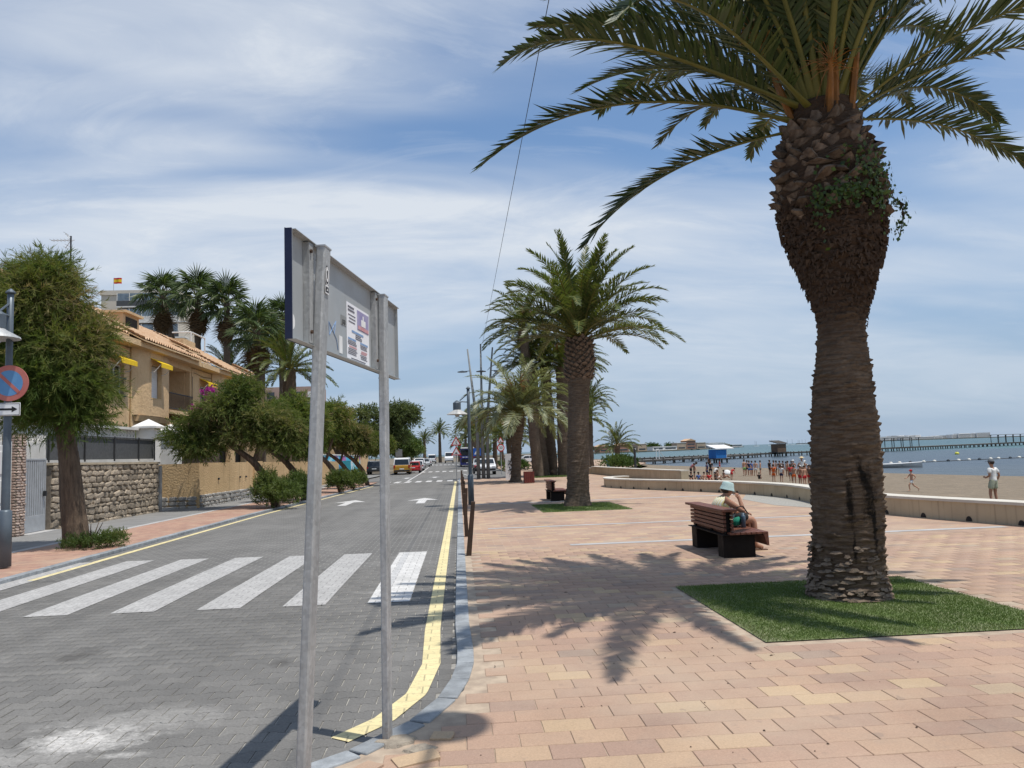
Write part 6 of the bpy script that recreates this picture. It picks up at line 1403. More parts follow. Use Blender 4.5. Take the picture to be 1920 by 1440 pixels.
for z, s in ((0.55, 1), (1.15, -1)):
    mb = MB()
    for (a, b) in (((-0.05*s, z+0.25), (0.05*s, z)), ((0.05*s, z), (0.18*s, z-0.1)), ((0.05*s, z), (-0.08*s, z-0.18)), ((-0.02*s, z+0.18), (0.16*s, z+0.2)), ((-0.03*s, z+0.2), (-0.16*s, z+0.08))): mb.tube([(a[0]+0.06, -0.045, a[1]), (b[0]+0.06, -0.045, b[1])], 0.028, 5)
    mb.ellip((-0.06*s+0.06, -0.045, z+0.32), (0.05, 0.01, 0.05), 8, 5); mb.build('figure', M_black, tt)
dp = empty('beach_shower_post', (11.6, 50.4, gz(50)+PZ), 0, 'slim dark post standing at the beach entrance', 'post')
mb = MB(); mb.lathe([(0.11, 0), (0.11, 0.03), (0.075, 0.05), (0.075, 1.98), (0.0, 2.0)], 10); mb.build('post', M_dark, dp)
mb = MB(); mb.tube([(0, 0, 1.85), (0.0, -0.12, 1.9), (0, -0.2, 1.82)], 0.02, 5); mb.build('shower_head', M_galv, dp)
def tri(mb, r, dy, zc, mi=0): mb.add([(r*math.cos(a), dy, zc+r*math.sin(a)) for a in (rad(90), rad(210), rad(330))], [(0, 1, 2)], mi)
def warn(parent, zc, r, glyph):
    mb = MB(); mb.prism([(r*math.cos(a), zc+r*math.sin(a)) for a in (rad(90), rad(210), rad(330))], 'y', -0.012, 0.012); p = mb.build('warning_triangle', M_red, parent)
    mb = MB(); tri(mb, r*0.70, -0.0145, zc); mb.build('white_field', M_stick, p)
    mb = MB()
    if glyph == 'hump': mb.add([(-0.22*r, -0.017, zc-0.24*r), (0.22*r, -0.017, zc-0.24*r), (0.12*r, -0.017, zc-0.02*r), (-0.12*r, -0.017, zc-0.02*r)], [(0, 1, 2, 3)])
    else:
        mb.box((0, -0.0165, zc-0.0*r), (0.10*r, 0.002, 0.36*r)); mb.box((0.09*r, -0.0165, zc-0.2*r), (0.22*r, 0.002, 0.07*r)); mb.ellip((0, -0.0165, zc+0.24*r), (0.06*r, 0.002, 0.06*r), 8, 4)
    mb.build('symbol', M_black, p)
w1 = empty('warning_signs', (-0.18, 53.6, gz(53.6)+PZ), 0, 'two red warning triangles one above the other at the kerb', 'sign')
mb = MB(); mb.lathe([(0.035, 0), (0.035, 3.3)], 8); mb.build('post', M_galv, w1)
warn(w1, 2.74, 0.42, 'ped'); warn(w1, 2.06, 0.42, 'hump')
for o in list(w1.children)[1:]: o.location.y = -0.05
w2 = empty('speed_limit_sign', (4.05, 74.5, gz(74.5)+PZ), 0, 'round 30 speed limit sign with a small triangle above', 'sign')
mb = MB(); mb.lathe([(0.035, 0), (0.035, 3.2)], 8); mb.build('post', M_galv, w2)
warn(w2, 3.25, 0.36, 'hump')
mb = MB(); mb.lathe([(0.36, -0.01), (0.36, 0.01)], 30, (0, 0, 0), 0, Matrix.Translation((0, -0.05, 2.55)) @ Matrix.Rotation(math.pi/2, 4, 'X')); pl = mb.build('red_ring', M_red, w2)
mb = MB(); disc(mb, 0.27, -0.063, 26, (0, 2.55)); mb.build('white_disc', M_stick, pl)
flat_text('30', pl, Matrix.Translation((0, -0.066, 2.55)) @ STICK, 0.36, M_black, 'numerals')
w3 = empty('crossing_sign', (2.35, 100.0, gz(100)+PZ), 0, 'square blue pedestrian crossing sign near the bus', 'sign')
mb = MB(); mb.lathe([(0.035, 0), (0.035, 2.6)], 8); mb.build('post', M_galv, w3)
mb = MB(); mb.box2((-0.5, -0.06, 1.85), (0.5, -0.04, 2.85)); pl = mb.build('blue_plate', pm('sign_blue', (0.02, 0.10, 0.42), (0.025, 0.12, 0.45), 4, 0.5), w3)
mb = MB(); tri(mb, 0.46, -0.063, 2.27); mb.build('white_triangle', M_stick, pl)
mb = MB(); mb.tube([(0, -0.07, 2.42), (0.02, -0.07, 2.25), (0.12, -0.07, 2.08)], 0.04, 4); mb.tube([(0.02, -0.07, 2.25), (-0.1, -0.07, 2.08)], 0.035, 4); mb.ellip((0, -0.07, 2.5), (0.05, 0.02, 0.05), 8, 4); mb.build('figure', M_black, pl)
# parking sign far left by the parked cars, teal recycling cabinet
w4 = empty('parking_sign', (-8.0, 104, gz(104)), 0, 'grey backed traffic sign beside the parked cars', 'sign')
mb = MB(); mb.lathe([(0.04, 0), (0.04, 3.2)], 8); mb.build('post', M_galv, w4)
mb = MB(); mb.box2((-0.45, -0.06, 2.1), (0.45, -0.04, 3.1)); mb.build('plate', M_greyst, w4)
w5 = empty('teal_cabinet', (-9.6, 66.5, gz(66.5)+LZ), 0, 'small teal sign board on the verge before the van', 'sign')
mb = MB(); mb.lathe([(0.04, 0), (0.04, 1.0)], 8); mb.build('post', M_galv, w5)
mb = MB(); mb.box2((-0.4, -0.05, 0.95), (0.4, 0.05, 1.75)); mb.build('panel', pm('teal_paint', (0.05, 0.32, 0.42), (0.06, 0.36, 0.46), 3, 0.5), w5)

# broken bedding and lifted pieces where the sign posts stand
M_mpatch = pm('broken_mortar', (0.36, 0.31, 0.245), (0.24, 0.205, 0.165), 14, 0.95, bump=0.8, bscale=40)
rg = random.Random(21)
def rubble_patch(cx, cy, r, n, h):
    mb = MB(); ring = [(cx+r*rg.uniform(0.6, 1.15)*math.cos(2*math.pi*i/n), cy+0.75*r*rg.uniform(0.6, 1.15)*math.sin(2*math.pi*i/n)) for i in range(n)]
    mb.prism(ring, 'z', PZ-0.03, PZ+h*0.4, 0, None, [(cx+(x-cx)*0.72, cy+(y-cy)*0.72) for x, y in ring]); mb.build('mortar_patch', M_mpatch, prom)
rubble_patch(-0.40, 4.60, 0.17, 13, 0.02); rubble_patch(-0.26, 4.46, 0.12, 11, 0.016)
for (x, y, rz, w, d, tx, ty) in ((-0.28, 4.30, 0.35, 0.26, 0.15, 0.02, -0.04), (-0.52, 4.22, 0.95, 0.16, 0.13, -0.03, 0.03), (-0.14, 4.62, -0.15, 0.14, 0.12, 0.03, 0.0)):
    mb = MB(); q = lambda s: s*rg.uniform(0.80, 1.0)
    mb.prism([(-q(w/2), -q(d/2)), (q(w/2), -q(d/2)), (q(w/2)*1.05, 0), (q(w/2), q(d/2)), (-q(w/2), q(d/2))], 'z', -0.03, 0.0)
    mb.build('paver', M_pav_o, prom, False, (x, y, PZ+0.014), (tx, ty, rz), 0.003)
# ================================================================== sea wall, beach, sea, far shore
M_conc = pm('sandy_concrete', (0.50, 0.415, 0.285), (0.43, 0.35, 0.24), 1.4, 0.9, bump=0.3, bscale=30)
def stained_wall():
    m, nt, b = new_mat('stained_sea_wall')
    p = N(nt, 'ShaderNodeNewGeometry').outputs['Position']
    c = MIX(nt, RAMP(nt, NOISE(nt, p, 1.3, 5), ((0.35, 0.0), (0.65, 1.0))), (0.50, 0.415, 0.285), (0.43, 0.35, 0.24))
    run = NOISE(nt, MAPPING(nt, p, scale=(5, 5, 0.25)), 2.0, 5, 0.6)
    c = MIX(nt, RAMP(nt, run, ((0.52, 0.0), (0.75, 0.6))), c, (0.22, 0.17, 0.12))
    L(nt, c, b.inputs['Base Color']); b.inputs['Roughness'].default_value = 0.9; b.inputs['Specular IOR Level'].default_value = 0.2
    return m
M_swall = stained_wall()
M_cope = pm('pale_coping', (0.60, 0.565, 0.50), (0.50, 0.465, 0.40), 1.6, 0.85, bump=0.2, bscale=30)
def chaikin(P, k=2):
    for _ in range(k):
        Q = [P[0]]
        for a, b in zip(P[:-1], P[1:]): Q += [tuple(a[i]*0.75+b[i]*0.25 for i in range(len(a))), tuple(a[i]*0.25+b[i]*0.75 for i in range(len(a)))]
        P = Q+[P[-1]]
    return P
def curved_wall(name, label, P, th, h, holes, zbase=0.0, cop=0.055):
    root = empty(name, (P[0][0], P[0][1], 0), 0, label, 'wall'); Q = chaikin(P)
    root.location = (0, 0, 0)
    def loft(o0, o1, z0, z1, nme, mat, bev=0.0):
        V = []
        for i, (x, y) in enumerate(Q):
            a, b = Q[max(0, i-1)], Q[min(len(Q)-1, i+1)]; t = Vector((b[0]-a[0], b[1]-a[1], 0)).normalized(); n = Vector((-t.y, t.x, 0)); g = gz(y)+PZ+zbase
            for o, z in ((o0, z0), (o1, z0), (o1, z1), (o0, z1)): V.append((x+n.x*o, y+n.y*o, g+z))
        F = [(4*i+k, 4*i+(k+1) % 4, 4*i+4+(k+1) % 4, 4*i+4+k) for i in range(len(Q)-1) for k in range(4)]
        F += [(3, 2, 1, 0), tuple(4*(len(Q)-1)+k for k in range(4))]
        mb = MB(); mb.add(V, F); mb.build(nme, mat, root)
    loft(0, -th, -0.9, h-cop, 'wall_body', M_swall); loft(0.035, -th-0.035, h-cop+0.001, h, 'coping', M_cope)
    # drain holes along the foot
    dist = 0.4; 
    for i in range(len(Q)-1):
        a, b = Vector((*Q[i], 0)), Vector((*Q[i+1], 0)); l = (b-a).length
        while dist < l and holes:
            p = a+(b-a)*(dist/l); t = (b-a).normalized(); n = Vector((-t.y, t.x, 0)); q = p+n*0.004
            mb = MB(); k = 9; mb.add([tuple(q+t*(0.075*math.cos(math.pi*j/k))+Vector((0, 0, gz(p.y)+PZ+0.012+0.10*math.sin(math.pi*j/k)))) for j in range(k+1)], [tuple(range(k+1))]); mb.build('drain_hole', M_black, root); dist += 1.15
        dist -= l
    return root
WALLQ = WALL[1:]+[(7.8, 39.7), (8.6, 40.0)]
curved_wall('sea_wall', 'long curving low sea wall between promenade and beach', WALLQ, 0.42, 0.43, True)
curved_wall('beach_ramp_wall', 'straight low wall beyond the beach entrance', [(11.45, 39.4), (11.1, 45), (10.95, 52), (11.0, 64)], 0.4, 0.62, False)
curved_wall('planter_wall', 'short curved wall end left of the beach entrance', [(11.0, 64), (9.8, 65.5), (8.5, 64.5), (8.2, 62)], 0.4, 0.5, False)
# cobbled grey patch in the bay of the wall
tag(strip(lambda y: float(np.interp(y, [18.6, 21, 24, 26.6], [9.4, 8.7, 8.9, 10.0])), lambda y: WX(y)-0.02, [18.6, 19.4, 20.3, 21, 22.2, 23, 24, 25, 26, 26.6], PZ+0.004).build('cobble_strip', pm('pale_cobbles', (0.36, 0.345, 0.31), (0.25, 0.24, 0.215), 22, 0.9, bump=0.6, bscale=22)), kind='structure')

SHORE = interp([(62, -40), (60, 20), (51, 48), (46.2, 61), (43.6, 74), (43.0, 100), (38, 116), (35.5, 130), (36.5, 153), (40, 200), (45, 300)])
SEA_Z = -1.70
def beach_in(y):
    if y < 38.7: return WX(y)+0.30
    if y < 39.6: return float(np.interp(y, [38.7, 39.6], [8.2, 11.4]))
    return float(np.interp(y, [39.6, 50, 66, 92, 110, 160, 300], [11.6, 11.3, 11.3, 21.2, 27.2, 32.2, 34.2]))
def sand_z(x, y):
    a = beach_in(y); t = (x-a)/(SHORE(y)-a); g = gz(y)
    return float(np.interp(t, [0, 0.10, 0.3, 0.75, 0.93, 1.0, 1.3, 2], [g-0.42, g-0.62, -1.10, -1.40, -1.56, -1.70, -1.95, -2.6]))
r = tworng(77)
ys = np.concatenate([np.arange(-30, 20, 5), np.arange(20, 110, 1.6), np.arange(110, 300, 8)]); ts = np.concatenate([np.linspace(0, 0.3, 16), np.linspace(0.32, 1.1, 40), [1.3, 1.7, 2.0]])
V = []
for y in ys:
    a, s = beach_in(y), SHORE(y)
    for t in ts:
        x = a+(s-a)*t; V.append((x, y, sand_z(x, y)+(r.normal(0, 0.022) if t < 0.85 else 0)))
n = len(ts); i, j = np.meshgrid(np.arange(len(ys)-1), np.arange(n-1), indexing='ij')
F = np.stack([i*n+j, i*n+j+1, (i+1)*n+j+1, (i+1)*n+j], -1).reshape(-1, 4)
def sand_mat():
    m, nt, b = new_mat('grey_sand'); p = N(nt, 'ShaderNodeNewGeometry').outputs['Position']
    s = N(nt, 'ShaderNodeSeparateXYZ'); L(nt, p, s.inputs[0])
    c = MIX(nt, RAMP(nt, NOISE(nt, p, 0.9, 6, 0.65), ((0.35, 0.0), (0.65, 1.0))), (0.250, 0.200, 0.145), (0.185, 0.150, 0.110))
    c = MIX(nt, RAMP(nt, NOISE(nt, p, 6, 6, 0.7), ((0.40, 0.5), (0.55, 0.0))), c, (0.13, 0.11, 0.085))
    wet = RAMP(nt, MATH(nt, 'ADD', MATH(nt, 'MULTIPLY', MATH(nt, 'ADD', s.outputs[2], 1.72), 6.0), 0.0), ((0.0, 1.0), (0.55, 0.0)))
    c = MIX(nt, wet, c, (0.105, 0.088, 0.062)); L(nt, c, b.inputs['Base Color']); b.inputs['Roughness'].default_value = 0.95; b.inputs['Specular IOR Level'].default_value = 0.15
    bn = N(nt, 'ShaderNodeBump'); bn.inputs['Strength'].default_value = 0.9; bn.inputs['Distance'].default_value = 0.08
    L(nt, NOISE(nt, p, 3.2, 6, 0.65), bn.inputs['Height']); L(nt, bn.outputs[0], b.inputs['Normal']); return m
tag(link('beach', np_mesh('beach', V, [F], smooth=True), None, sand_mat()), kind='structure')

def sea_mat():
    m, nt, b = new_mat('lagoon_water'); p = N(nt, 'ShaderNodeNewGeometry').outputs['Position']
    s = N(nt, 'ShaderNodeSeparateXYZ'); L(nt, p, s.inputs[0])
    # weed beds near the beach, green shoal water further out
    d = MATH(nt, 'ADD', MATH(nt, 'MULTIPLY', s.outputs[0], 0.60), MATH(nt, 'MULTIPLY', s.outputs[1], 0.80))
    d = MATH(nt, 'ADD', d, MATH(nt, 'MULTIPLY', MATH(nt, 'SUBTRACT', NOISE(nt, MAPPING(nt, p, scale=(0.02, 0.02, 0)), 1.0, 4), 0.5), 60))
    c = RAMP(nt, MATH(nt, 'DIVIDE', d, 600.0), ((0.0, (0.075, 0.085, 0.070)), (0.14, (0.068, 0.080, 0.085)), (0.18, (0.055, 0.070, 0.085)), (0.40, (0.055, 0.080, 0.092)), (0.47, (0.050, 0.120, 0.120)), (1.0, (0.040, 0.105, 0.115))))
    c = MIX(nt, RAMP(nt, NOISE(nt, MAPPING(nt, p, scale=(0.05, 0.12, 0)), 1.0, 6, 0.65), ((0.40, 0.0), (0.70, 0.5))), c, (0.03, 0.05, 0.065))
    L(nt, c, b.inputs['Base Color']); b.inputs['Roughness'].default_value = 0.30; b.inputs['IOR'].default_value = 1.33; b.inputs['Specular IOR Level'].default_value = 0.42
    w = MATH(nt, 'ADD', NOISE(nt, MAPPING(nt, p, rot=(0, 0, 0.5), scale=(1.0, 0.45, 1)), 1.1, 5, 0.6), MATH(nt, 'MULTIPLY', NOISE(nt, MAPPING(nt, p, rot=(0, 0, 0.5), scale=(0.3, 0.12, 1)), 1.0, 3), 1.5))
    bn = N(nt, 'ShaderNodeBump'); bn.inputs['Strength'].default_value = 0.85; bn.inputs['Distance'].default_value = 0.35
    L(nt, w, bn.inputs['Height']); L(nt, bn.outputs[0], b.inputs['Normal']); return m
mb = MB(); mb.add([(-3000, -300, SEA_Z), (9000, -300, SEA_Z), (14000, 14000, SEA_Z), (-3000, 14000, SEA_Z)], [(0, 1, 2, 3)])
tag(mb.build('sea', sea_mat()), kind='structure')

# ---- jetties
M_jet = pm('weathered_jetty_wood', (0.075, 0.068, 0.060), (0.045, 0.042, 0.038), 2, 0.9)
M_jetp = pm('grey_jetty_boards', (0.25, 0.24, 0.22), (0.19, 0.18, 0.165), 1.2, 0.9)
def jetty(label, a, b, w, zt, step, name='jetty', rail=True):
    a, b = Vector((*a, 0)), Vector((*b, 0)); d = b-a; ln = d.length; t = d.normalized()
    j = empty(name, (a.x, a.y, SEA_Z), math.atan2(t.y, t.x), label, 'jetty', 'wooden jetties')
    mb = MB(); mb.box2((0, -w/2, zt-0.12), (ln, w/2, zt)); mb.build('deck', M_jetp, j)
    mb = MB(); mb.box2((0, -w/2-0.06, zt-0.42), (ln, -w/2-0.002, zt-0.02)); mb.box2((0, w/2+0.002, zt-0.42), (ln, w/2+0.06, zt-0.02)); mb.build('edge_beam', M_jet, j)
    x = 0.5
    while x < ln:
        for s in (-1, 1):
            mb = MB(); mb.lathe([(0.17, -0.9), (0.15, zt+(0.15 if rail else -0.05))], 7, (x, s*(w/2-0.1), 0)); mb.build('pile', M_jet, j)
        x += step
    return j
j1 = jetty('near wooden jetty with the blue hut at its end', (33.0, 152.0), (77, 196), 2.2, 0.95, 4.2)
j2 = jetty('long far jetty running to the pergola platforms', (38, 181), (112, 212), 2.0, 1.05, 3.0)
j3 = jetty('outer jetty with pergolas at the right of the big palm', (112, 212.5), (215, 272), 2.6, 1.15, 3.0, rail=False)
def on_jetty(j, x): 
    m = j.matrix_basis if False else Matrix.LocRotScale(j.location, j.rotation_euler, None); return m @ Vector((x, 0, 0))
M_hutb = pm('blue_hut_boards', (0.02, 0.14, 0.40), (0.025, 0.17, 0.46), 1.5, 0.6); M_hutn = pm('brown_hut_boards', (0.14, 0.095, 0.065), (0.105, 0.07, 0.05), 1.5, 0.9)
def hut(label, x, y, rz, w, d, h, mat, zf, roof_over):
    k = empty('jetty_hut', (x, y, SEA_Z), rz, label, 'hut', 'huts over the water')
    for i in range(6):
        mb = MB(); mb.box2((-w/2+w/6*i+0.01, -d/2, zf), (-w/2+w/6*(i+1)-0.01, -d/2+0.08, zf+h)); mb.build('board', mat, k)
    mb = MB(); mb.box2((-w/2, -d/2+0.081, zf), (w/2, d/2, zf+h)); mb.build('walls', mat, k)
    mb = MB(); mb.prism([(-d/2-0.3, zf+h+0.05), (d/2+0.3, zf+h+0.75), (d/2+0.3, zf+h+0.95), (-d/2-0.3, zf+h+0.22)], 'x', -w/2-0.3, w/2+roof_over); mb.build('roof', M_shut if roof_over > 0.5 else M_jet, k)
    mb = MB(); mb.box2((-w/2-0.5, -d/2-0.5, zf-0.2), (w/2+0.5, d/2+0.5, zf-0.001)); mb.build('platform', M_jet, k)
    for sx in (-1, 0, 1):
        for sy in (-1, 1):
            mb = MB(); mb.lathe([(0.17, -0.9), (0.17, zf-0.2)], 7, (sx*w/2, sy*d/2, 0)); mb.build('pile', M_jet, k)
    mb = MB(); mb.box2((w/2-0.06, -d/2-0.02, zf), (w/2+0.02, -d/2+0.10, zf+h+0.1)); mb.build('corner_trim', M_shut if roof_over > 0.5 else mat, k)
    return k
hut('blue beach hut with white lean-to roof on the near jetty', 51.0, 149.6, 0.35, 2.6, 2.3, 1.7, M_hutb, 0.9, 1.6)
hut('brown wooden hut on stilts out on the far jetty', 84.4, 199.0, 0.35, 2.9, 2.4, 2.1, M_hutn, 1.2, 0.2)
def pergola(label, j, x0, x1, n):
    p0 = on_jetty(j, x0); k = empty('pergola', (p0.x, p0.y, SEA_Z+1.15), j.rotation_euler.z, label, 'pergola', 'pergolas on the jetty')
    for i in range(n):
        x = (x1-x0)*i/(n-1)
        for s in (-1.1, 1.1):
            mb = MB(); mb.box((x, s, 1.35), (0.16, 0.16, 2.7)); mb.build('post', M_jet, k)
            mb = MB(); mb.tube([(x, s, 2.1), (x+0.5, s, 2.68)], 0.05, 4); mb.build('brace', M_jet, k)
    mb = MB(); mb.box2((-0.6, -1.4, 2.70), (x1-x0+0.6, 1.4, 2.86)); mb.build('roof', M_jetp, k)
pergola('nearer pergola on the outer jetty, just right of the trunk', j3, 18, 33, 4); pergola('farther pergola on the outer jetty by the picture edge', j3, 84, 112, 6)
tl = empty('jetty_ladder', (41.8, 160.5, SEA_Z), 0.7, 'white handrail frame at the foot of the near jetty', 'handrail')
mb = MB()
for s in (-0.5, 0.5): mb.tube([(s, 0, 0.8), (s, 0, 3.0)], 0.09, 5)
mb.tube([(-0.5, 0, 3.0), (0.5, 0, 3.0)], 0.09, 5); mb.tube([(0.5, 0, 2.8), (2.4, 0, 1.2)], 0.07, 5); mb.build('rails', M_shut, tl)
# ---- boat, buoys
bt = empty('rowing_boat', (52.3, 91.0, SEA_Z), rad(-32), 'white open boat moored off the beach behind the palm trunk', 'boat')
secs = []; M_hull = pm('white_hull', (0.62, 0.61, 0.58), (0.54, 0.53, 0.50), 2, 0.5); 
V = []; ns_ = 12
for i in range(ns_+1):
    t = i/ns_; x = -3.2+6.8*t; bw = 0.85*(1-max(0, t-0.4)**2*2.6)*(0.85+0.15*min(1, t*3)); sh = 0.42+0.34*max(0, t-0.3)**1.6
    V += [(x, -bw, sh), (x, -bw*0.75, 0.05), (x, 0, -0.12), (x, bw*0.75, 0.05), (x, bw, sh)]
mb = MB(); mb.add(V, [(5*i+k, 5*i+k+1, 5*i+6+k, 5*i+5+k) for i in range(ns_) for k in range(4)]+[(0, 1, 2, 3, 4)]); hl = mb.build('hull', M_hull, bt, True)
mb = MB(); mb.tube([V[5*i] for i in range(ns_+1)], 0.05, 5); mb.tube([V[5*i+4] for i in range(ns_+1)], 0.05, 5); mb.build('gunwale', M_stick, hl)
for x in (-1.6, 0.2, 1.4):
    mb = MB(); mb.box((x, 0, 0.26), (0.25, 1.35, 0.04)); mb.build('thwart', M_jetp, bt)
M_bwhite = pm('white_buoy', (0.72, 0.70, 0.64), (0.6, 0.58, 0.5), 4, 0.5); M_bblack = pm('dark_buoy', (0.03, 0.04, 0.05), (0.04, 0.05, 0.06), 4, 0.5); M_byel = pm('yellow_buoy', (0.62, 0.60, 0.08), (0.52, 0.5, 0.06), 4, 0.5)
def buoy(x, y, r_, mat, label, grp):
    b = empty('buoy', (x, y, SEA_Z), 0, label, 'buoy', grp); mb = MB(); mb.ellip((0, 0, r_*0.35), (r_, r_, r_*0.85), 12, 8); mb.build('float', mat, b, True)
    mb = MB(); mb.lathe([(r_*0.2, r_*1.1), (r_*0.2, r_*1.35)], 8); mb.build('cap', M_bblack, b)
rg = random.Random(12)
ORD = ['first', 'second', 'third', 'fourth', 'fifth', 'sixth', 'seventh', 'eighth', 'ninth', 'tenth', 'eleventh', 'twelfth', 'thirteenth', 'fourteenth', 'fifteenth', 'sixteenth', 'seventeenth', 'eighteenth', 'nineteenth']
for i in range(19):
    t = i/18; x = 56.5+t*36; y = 104.0+t*9; w = i % 3 != 1
    buoy(x+rg.uniform(-0.4, 0.4), y, 0.25 if w else 0.24, M_bwhite if w else M_bblack, f'pale float, {ORD[i]} on the swimming line counted from the moored boat' if w else f'dark float, {ORD[i]} on the swimming line counted from the moored boat', 'pale floats of the swimming line' if w else 'dark floats of the swimming line')
buoy(101.0, 150.5, 0.42, M_byel, 'single yellow marker buoy beyond the swimming line', None)
mb = MB(); mb.tube([(56, 104, SEA_Z+0.04), (93, 113.2, SEA_Z+0.04)], 0.05, 4); tag(mb.build('float_rope', M_jet), 'rope of the swimming line strung with floats', 'rope')

# ---- far shores
M_fland = pm('far_shore_ground', (0.16, 0.145, 0.11), (0.11, 0.105, 0.08), 0.02, 0.95)
fs = MB(); fs.prism([(118, 640), (160, 648), (200, 690), (262, 800), (330, 960), (430, 1140), (250, 1250), (-300, 900), (-260, 640)], 'z', SEA_Z-0.5, SEA_Z+1.0); tag(fs.build('far_shore', M_fland), kind='structure')
M_fb = [pm('far_wall_%s' % k, c, tuple(q*0.85 for q in c), 0.3, 0.9) for k, c in (('sand', (0.40, 0.31, 0.23)), ('brick', (0.30, 0.17, 0.125)), ('white', (0.80, 0.79, 0.77)), ('grey', (0.30, 0.31, 0.32)))]
def far_house(label, x, y, w, d, h, mi, grp, flat=True, zb=SEA_Z+1.0, rz=0.35):
    b = empty('far_building', (x, y, zb), rz, label, 'building', grp)
    mb = MB(); mb.box2((-w/2, -d/2, 0), (w/2, d/2, h)); mb.build('wall', M_fb[mi], b)
    mb = MB()
    if flat: mb.box2((-w/2-0.3, -d/2-0.3, h), (w/2+0.3, d/2+0.3, h+0.4))
    else: mb.prism([(-w/2-0.5, h), (w/2+0.5, h), (0, h+w*0.18)], 'y', -d/2-0.5, d/2+0.5)
    mb.build('roof', M_fb[2] if flat else M_tile, b)
    for f in range(max(1, int(h/3.2))):
        mb = MB(); mb.box2((-w/2+1.2, -d/2-0.08, 0.9+3.2*f), (w/2-1.2, -d/2, 2.2+3.2*f)); mb.build('window_band', M_glass, b)
rg = random.Random(31)
FARH = [(122, 655, 9, 5, 1), (140, 662, 11, 5.5, 1), (158, 668, 9, 6, 0), (178, 690, 12, 3, 2), (192, 700, 14, 3, 2), (206, 712, 10, 6, 0), (222, 735, 11, 8, 1), (240, 760, 11, 6, 0), (266, 820, 26, 4, 3), (284, 850, 28, 4.5, 3), (318, 945, 22, 6, 2), (352, 1010, 16, 4, 0), (396, 1090, 24, 3, 2)]
FL = ['reddish far shore building nearest the young palm', 'second reddish far shore building', 'sand coloured far shore block', 'low white far shore shed', 'second low white far shore shed', 'sand coloured far shore house before the taller red one', 'tallest reddish building on the far shore', 'sand coloured far building right of the tallest red one', 'low grey far hall with long roof', 'second low grey far hall, towards the marina', 'white clubhouse near the tip of the far shore', 'small far shore hut at the tip', 'last low white building at the tip of the far shore']
for i, (x, y, w, h, mi) in enumerate(FARH): far_house(FL[i], x, y, w, 9, h, mi, 'buildings on the far shore', mi != 1)
for i in range(26):
    t = i/25; x = 108+t*280+rg.uniform(-6, 6); y = 652+t*420+rg.uniform(-6, 20)
    b = empty('far_tree', (x, y, SEA_Z+1), 0, 'dark rounded tree in the belt along the far shore', 'tree', 'trees on the far shore')
    mb = MB(); mb.lathe([(0.35, 0), (0.25, 4)], 6); mb.build('trunk', M_bark, b)
    h = rg.uniform(5, 10)*(1-0.4*t); foliage('crown', b, [((rg.uniform(-3, 3), 0, h*0.55), (rg.uniform(4, 7), 4, h*0.4), 1), ((rg.uniform(-5, 5), 0, h*0.45), (5, 4, h*0.35), 1)], 240, 1.4, 5, 0.5, 1.3, M_lfy, 400+i)
fs2 = MB(); fs2.prism([(1250, 2440), (1400, 2330), (1900, 2430), (2600, 2500), (2600, 3000), (1300, 2900)], 'z', SEA_Z-0.5, SEA_Z+2.5); tag(fs2.build('distant_spit', M_fland), kind='structure')
for i in range(15):
    t = i/14; x = 1400+t*350+rg.uniform(-9, 9); y = 2450+rg.uniform(0, 60)
    far_house(f'{ORD[i]} white building of the town across the lagoon, counted from the palm trunk', x, y, rg.uniform(34, 60), 30, rg.uniform(5, 15), 2, 'white town across the lagoon', True, SEA_Z+2.5, 0.0)
for i in range(26):
    t = i/25; x = 520+t*520+rg.uniform(-8, 8); y = 1300+t*560+rg.uniform(0, 90)
    b = empty('moored_yacht', (x, y, SEA_Z), 0, 'tiny moored yacht mast on the sea horizon', 'yacht', 'yachts moored on the horizon')
    mb = MB(); mb.prism([(-5, 0.9), (-4.2, 0.0), (4.2, 0.0), (5.5, 1.1)], 'y', -1.4, 1.4); mb.build('hull', M_stick, b)
    mb = MB(); mb.lathe([(0.22, 0.9), (0.15, rg.uniform(8, 12))], 5); mb.build('mast', M_mesh, b)
# cars and green litter tub on the path by the sea
# ================================================================== people
M_skin = [pm('skin_a', (0.46, 0.26, 0.175), (0.41, 0.225, 0.15), 6, 0.55, coord='OBJECT'), pm('skin_b', (0.36, 0.19, 0.125), (0.32, 0.165, 0.105), 6, 0.55, coord='OBJECT'), pm('skin_c', (0.24, 0.125, 0.08), (0.21, 0.11, 0.07), 6, 0.55, coord='OBJECT')]
M_hair = pm('dark_hair', (0.022, 0.014, 0.010), (0.035, 0.022, 0.015), 20, 0.6)
CLOTH = {k: pm(k+'_cloth', c, tuple(q*0.82 for q in c), 9, 0.85, bump=0.3, bscale=30, coord='OBJECT') for k, c in dict(
    white=(0.72, 0.72, 0.70), black=(0.02, 0.02, 0.022), orange=(0.70, 0.13, 0.02), red=(0.50, 0.025, 0.03), pink=(0.62, 0.25, 0.28), blue=(0.06, 0.13, 0.34), navy=(0.02, 0.03, 0.09),
    green=(0.25, 0.45, 0.16), darkgreen=(0.02, 0.09, 0.07), brown=(0.16, 0.09, 0.06), sage=(0.36, 0.385, 0.28), aqua=(0.42, 0.60, 0.60), pale=(0.60, 0.62, 0.58), straw=(0.62, 0.50, 0.30), paleblue=(0.38, 0.50, 0.49), grey=(0.12, 0.13, 0.14)).items()}
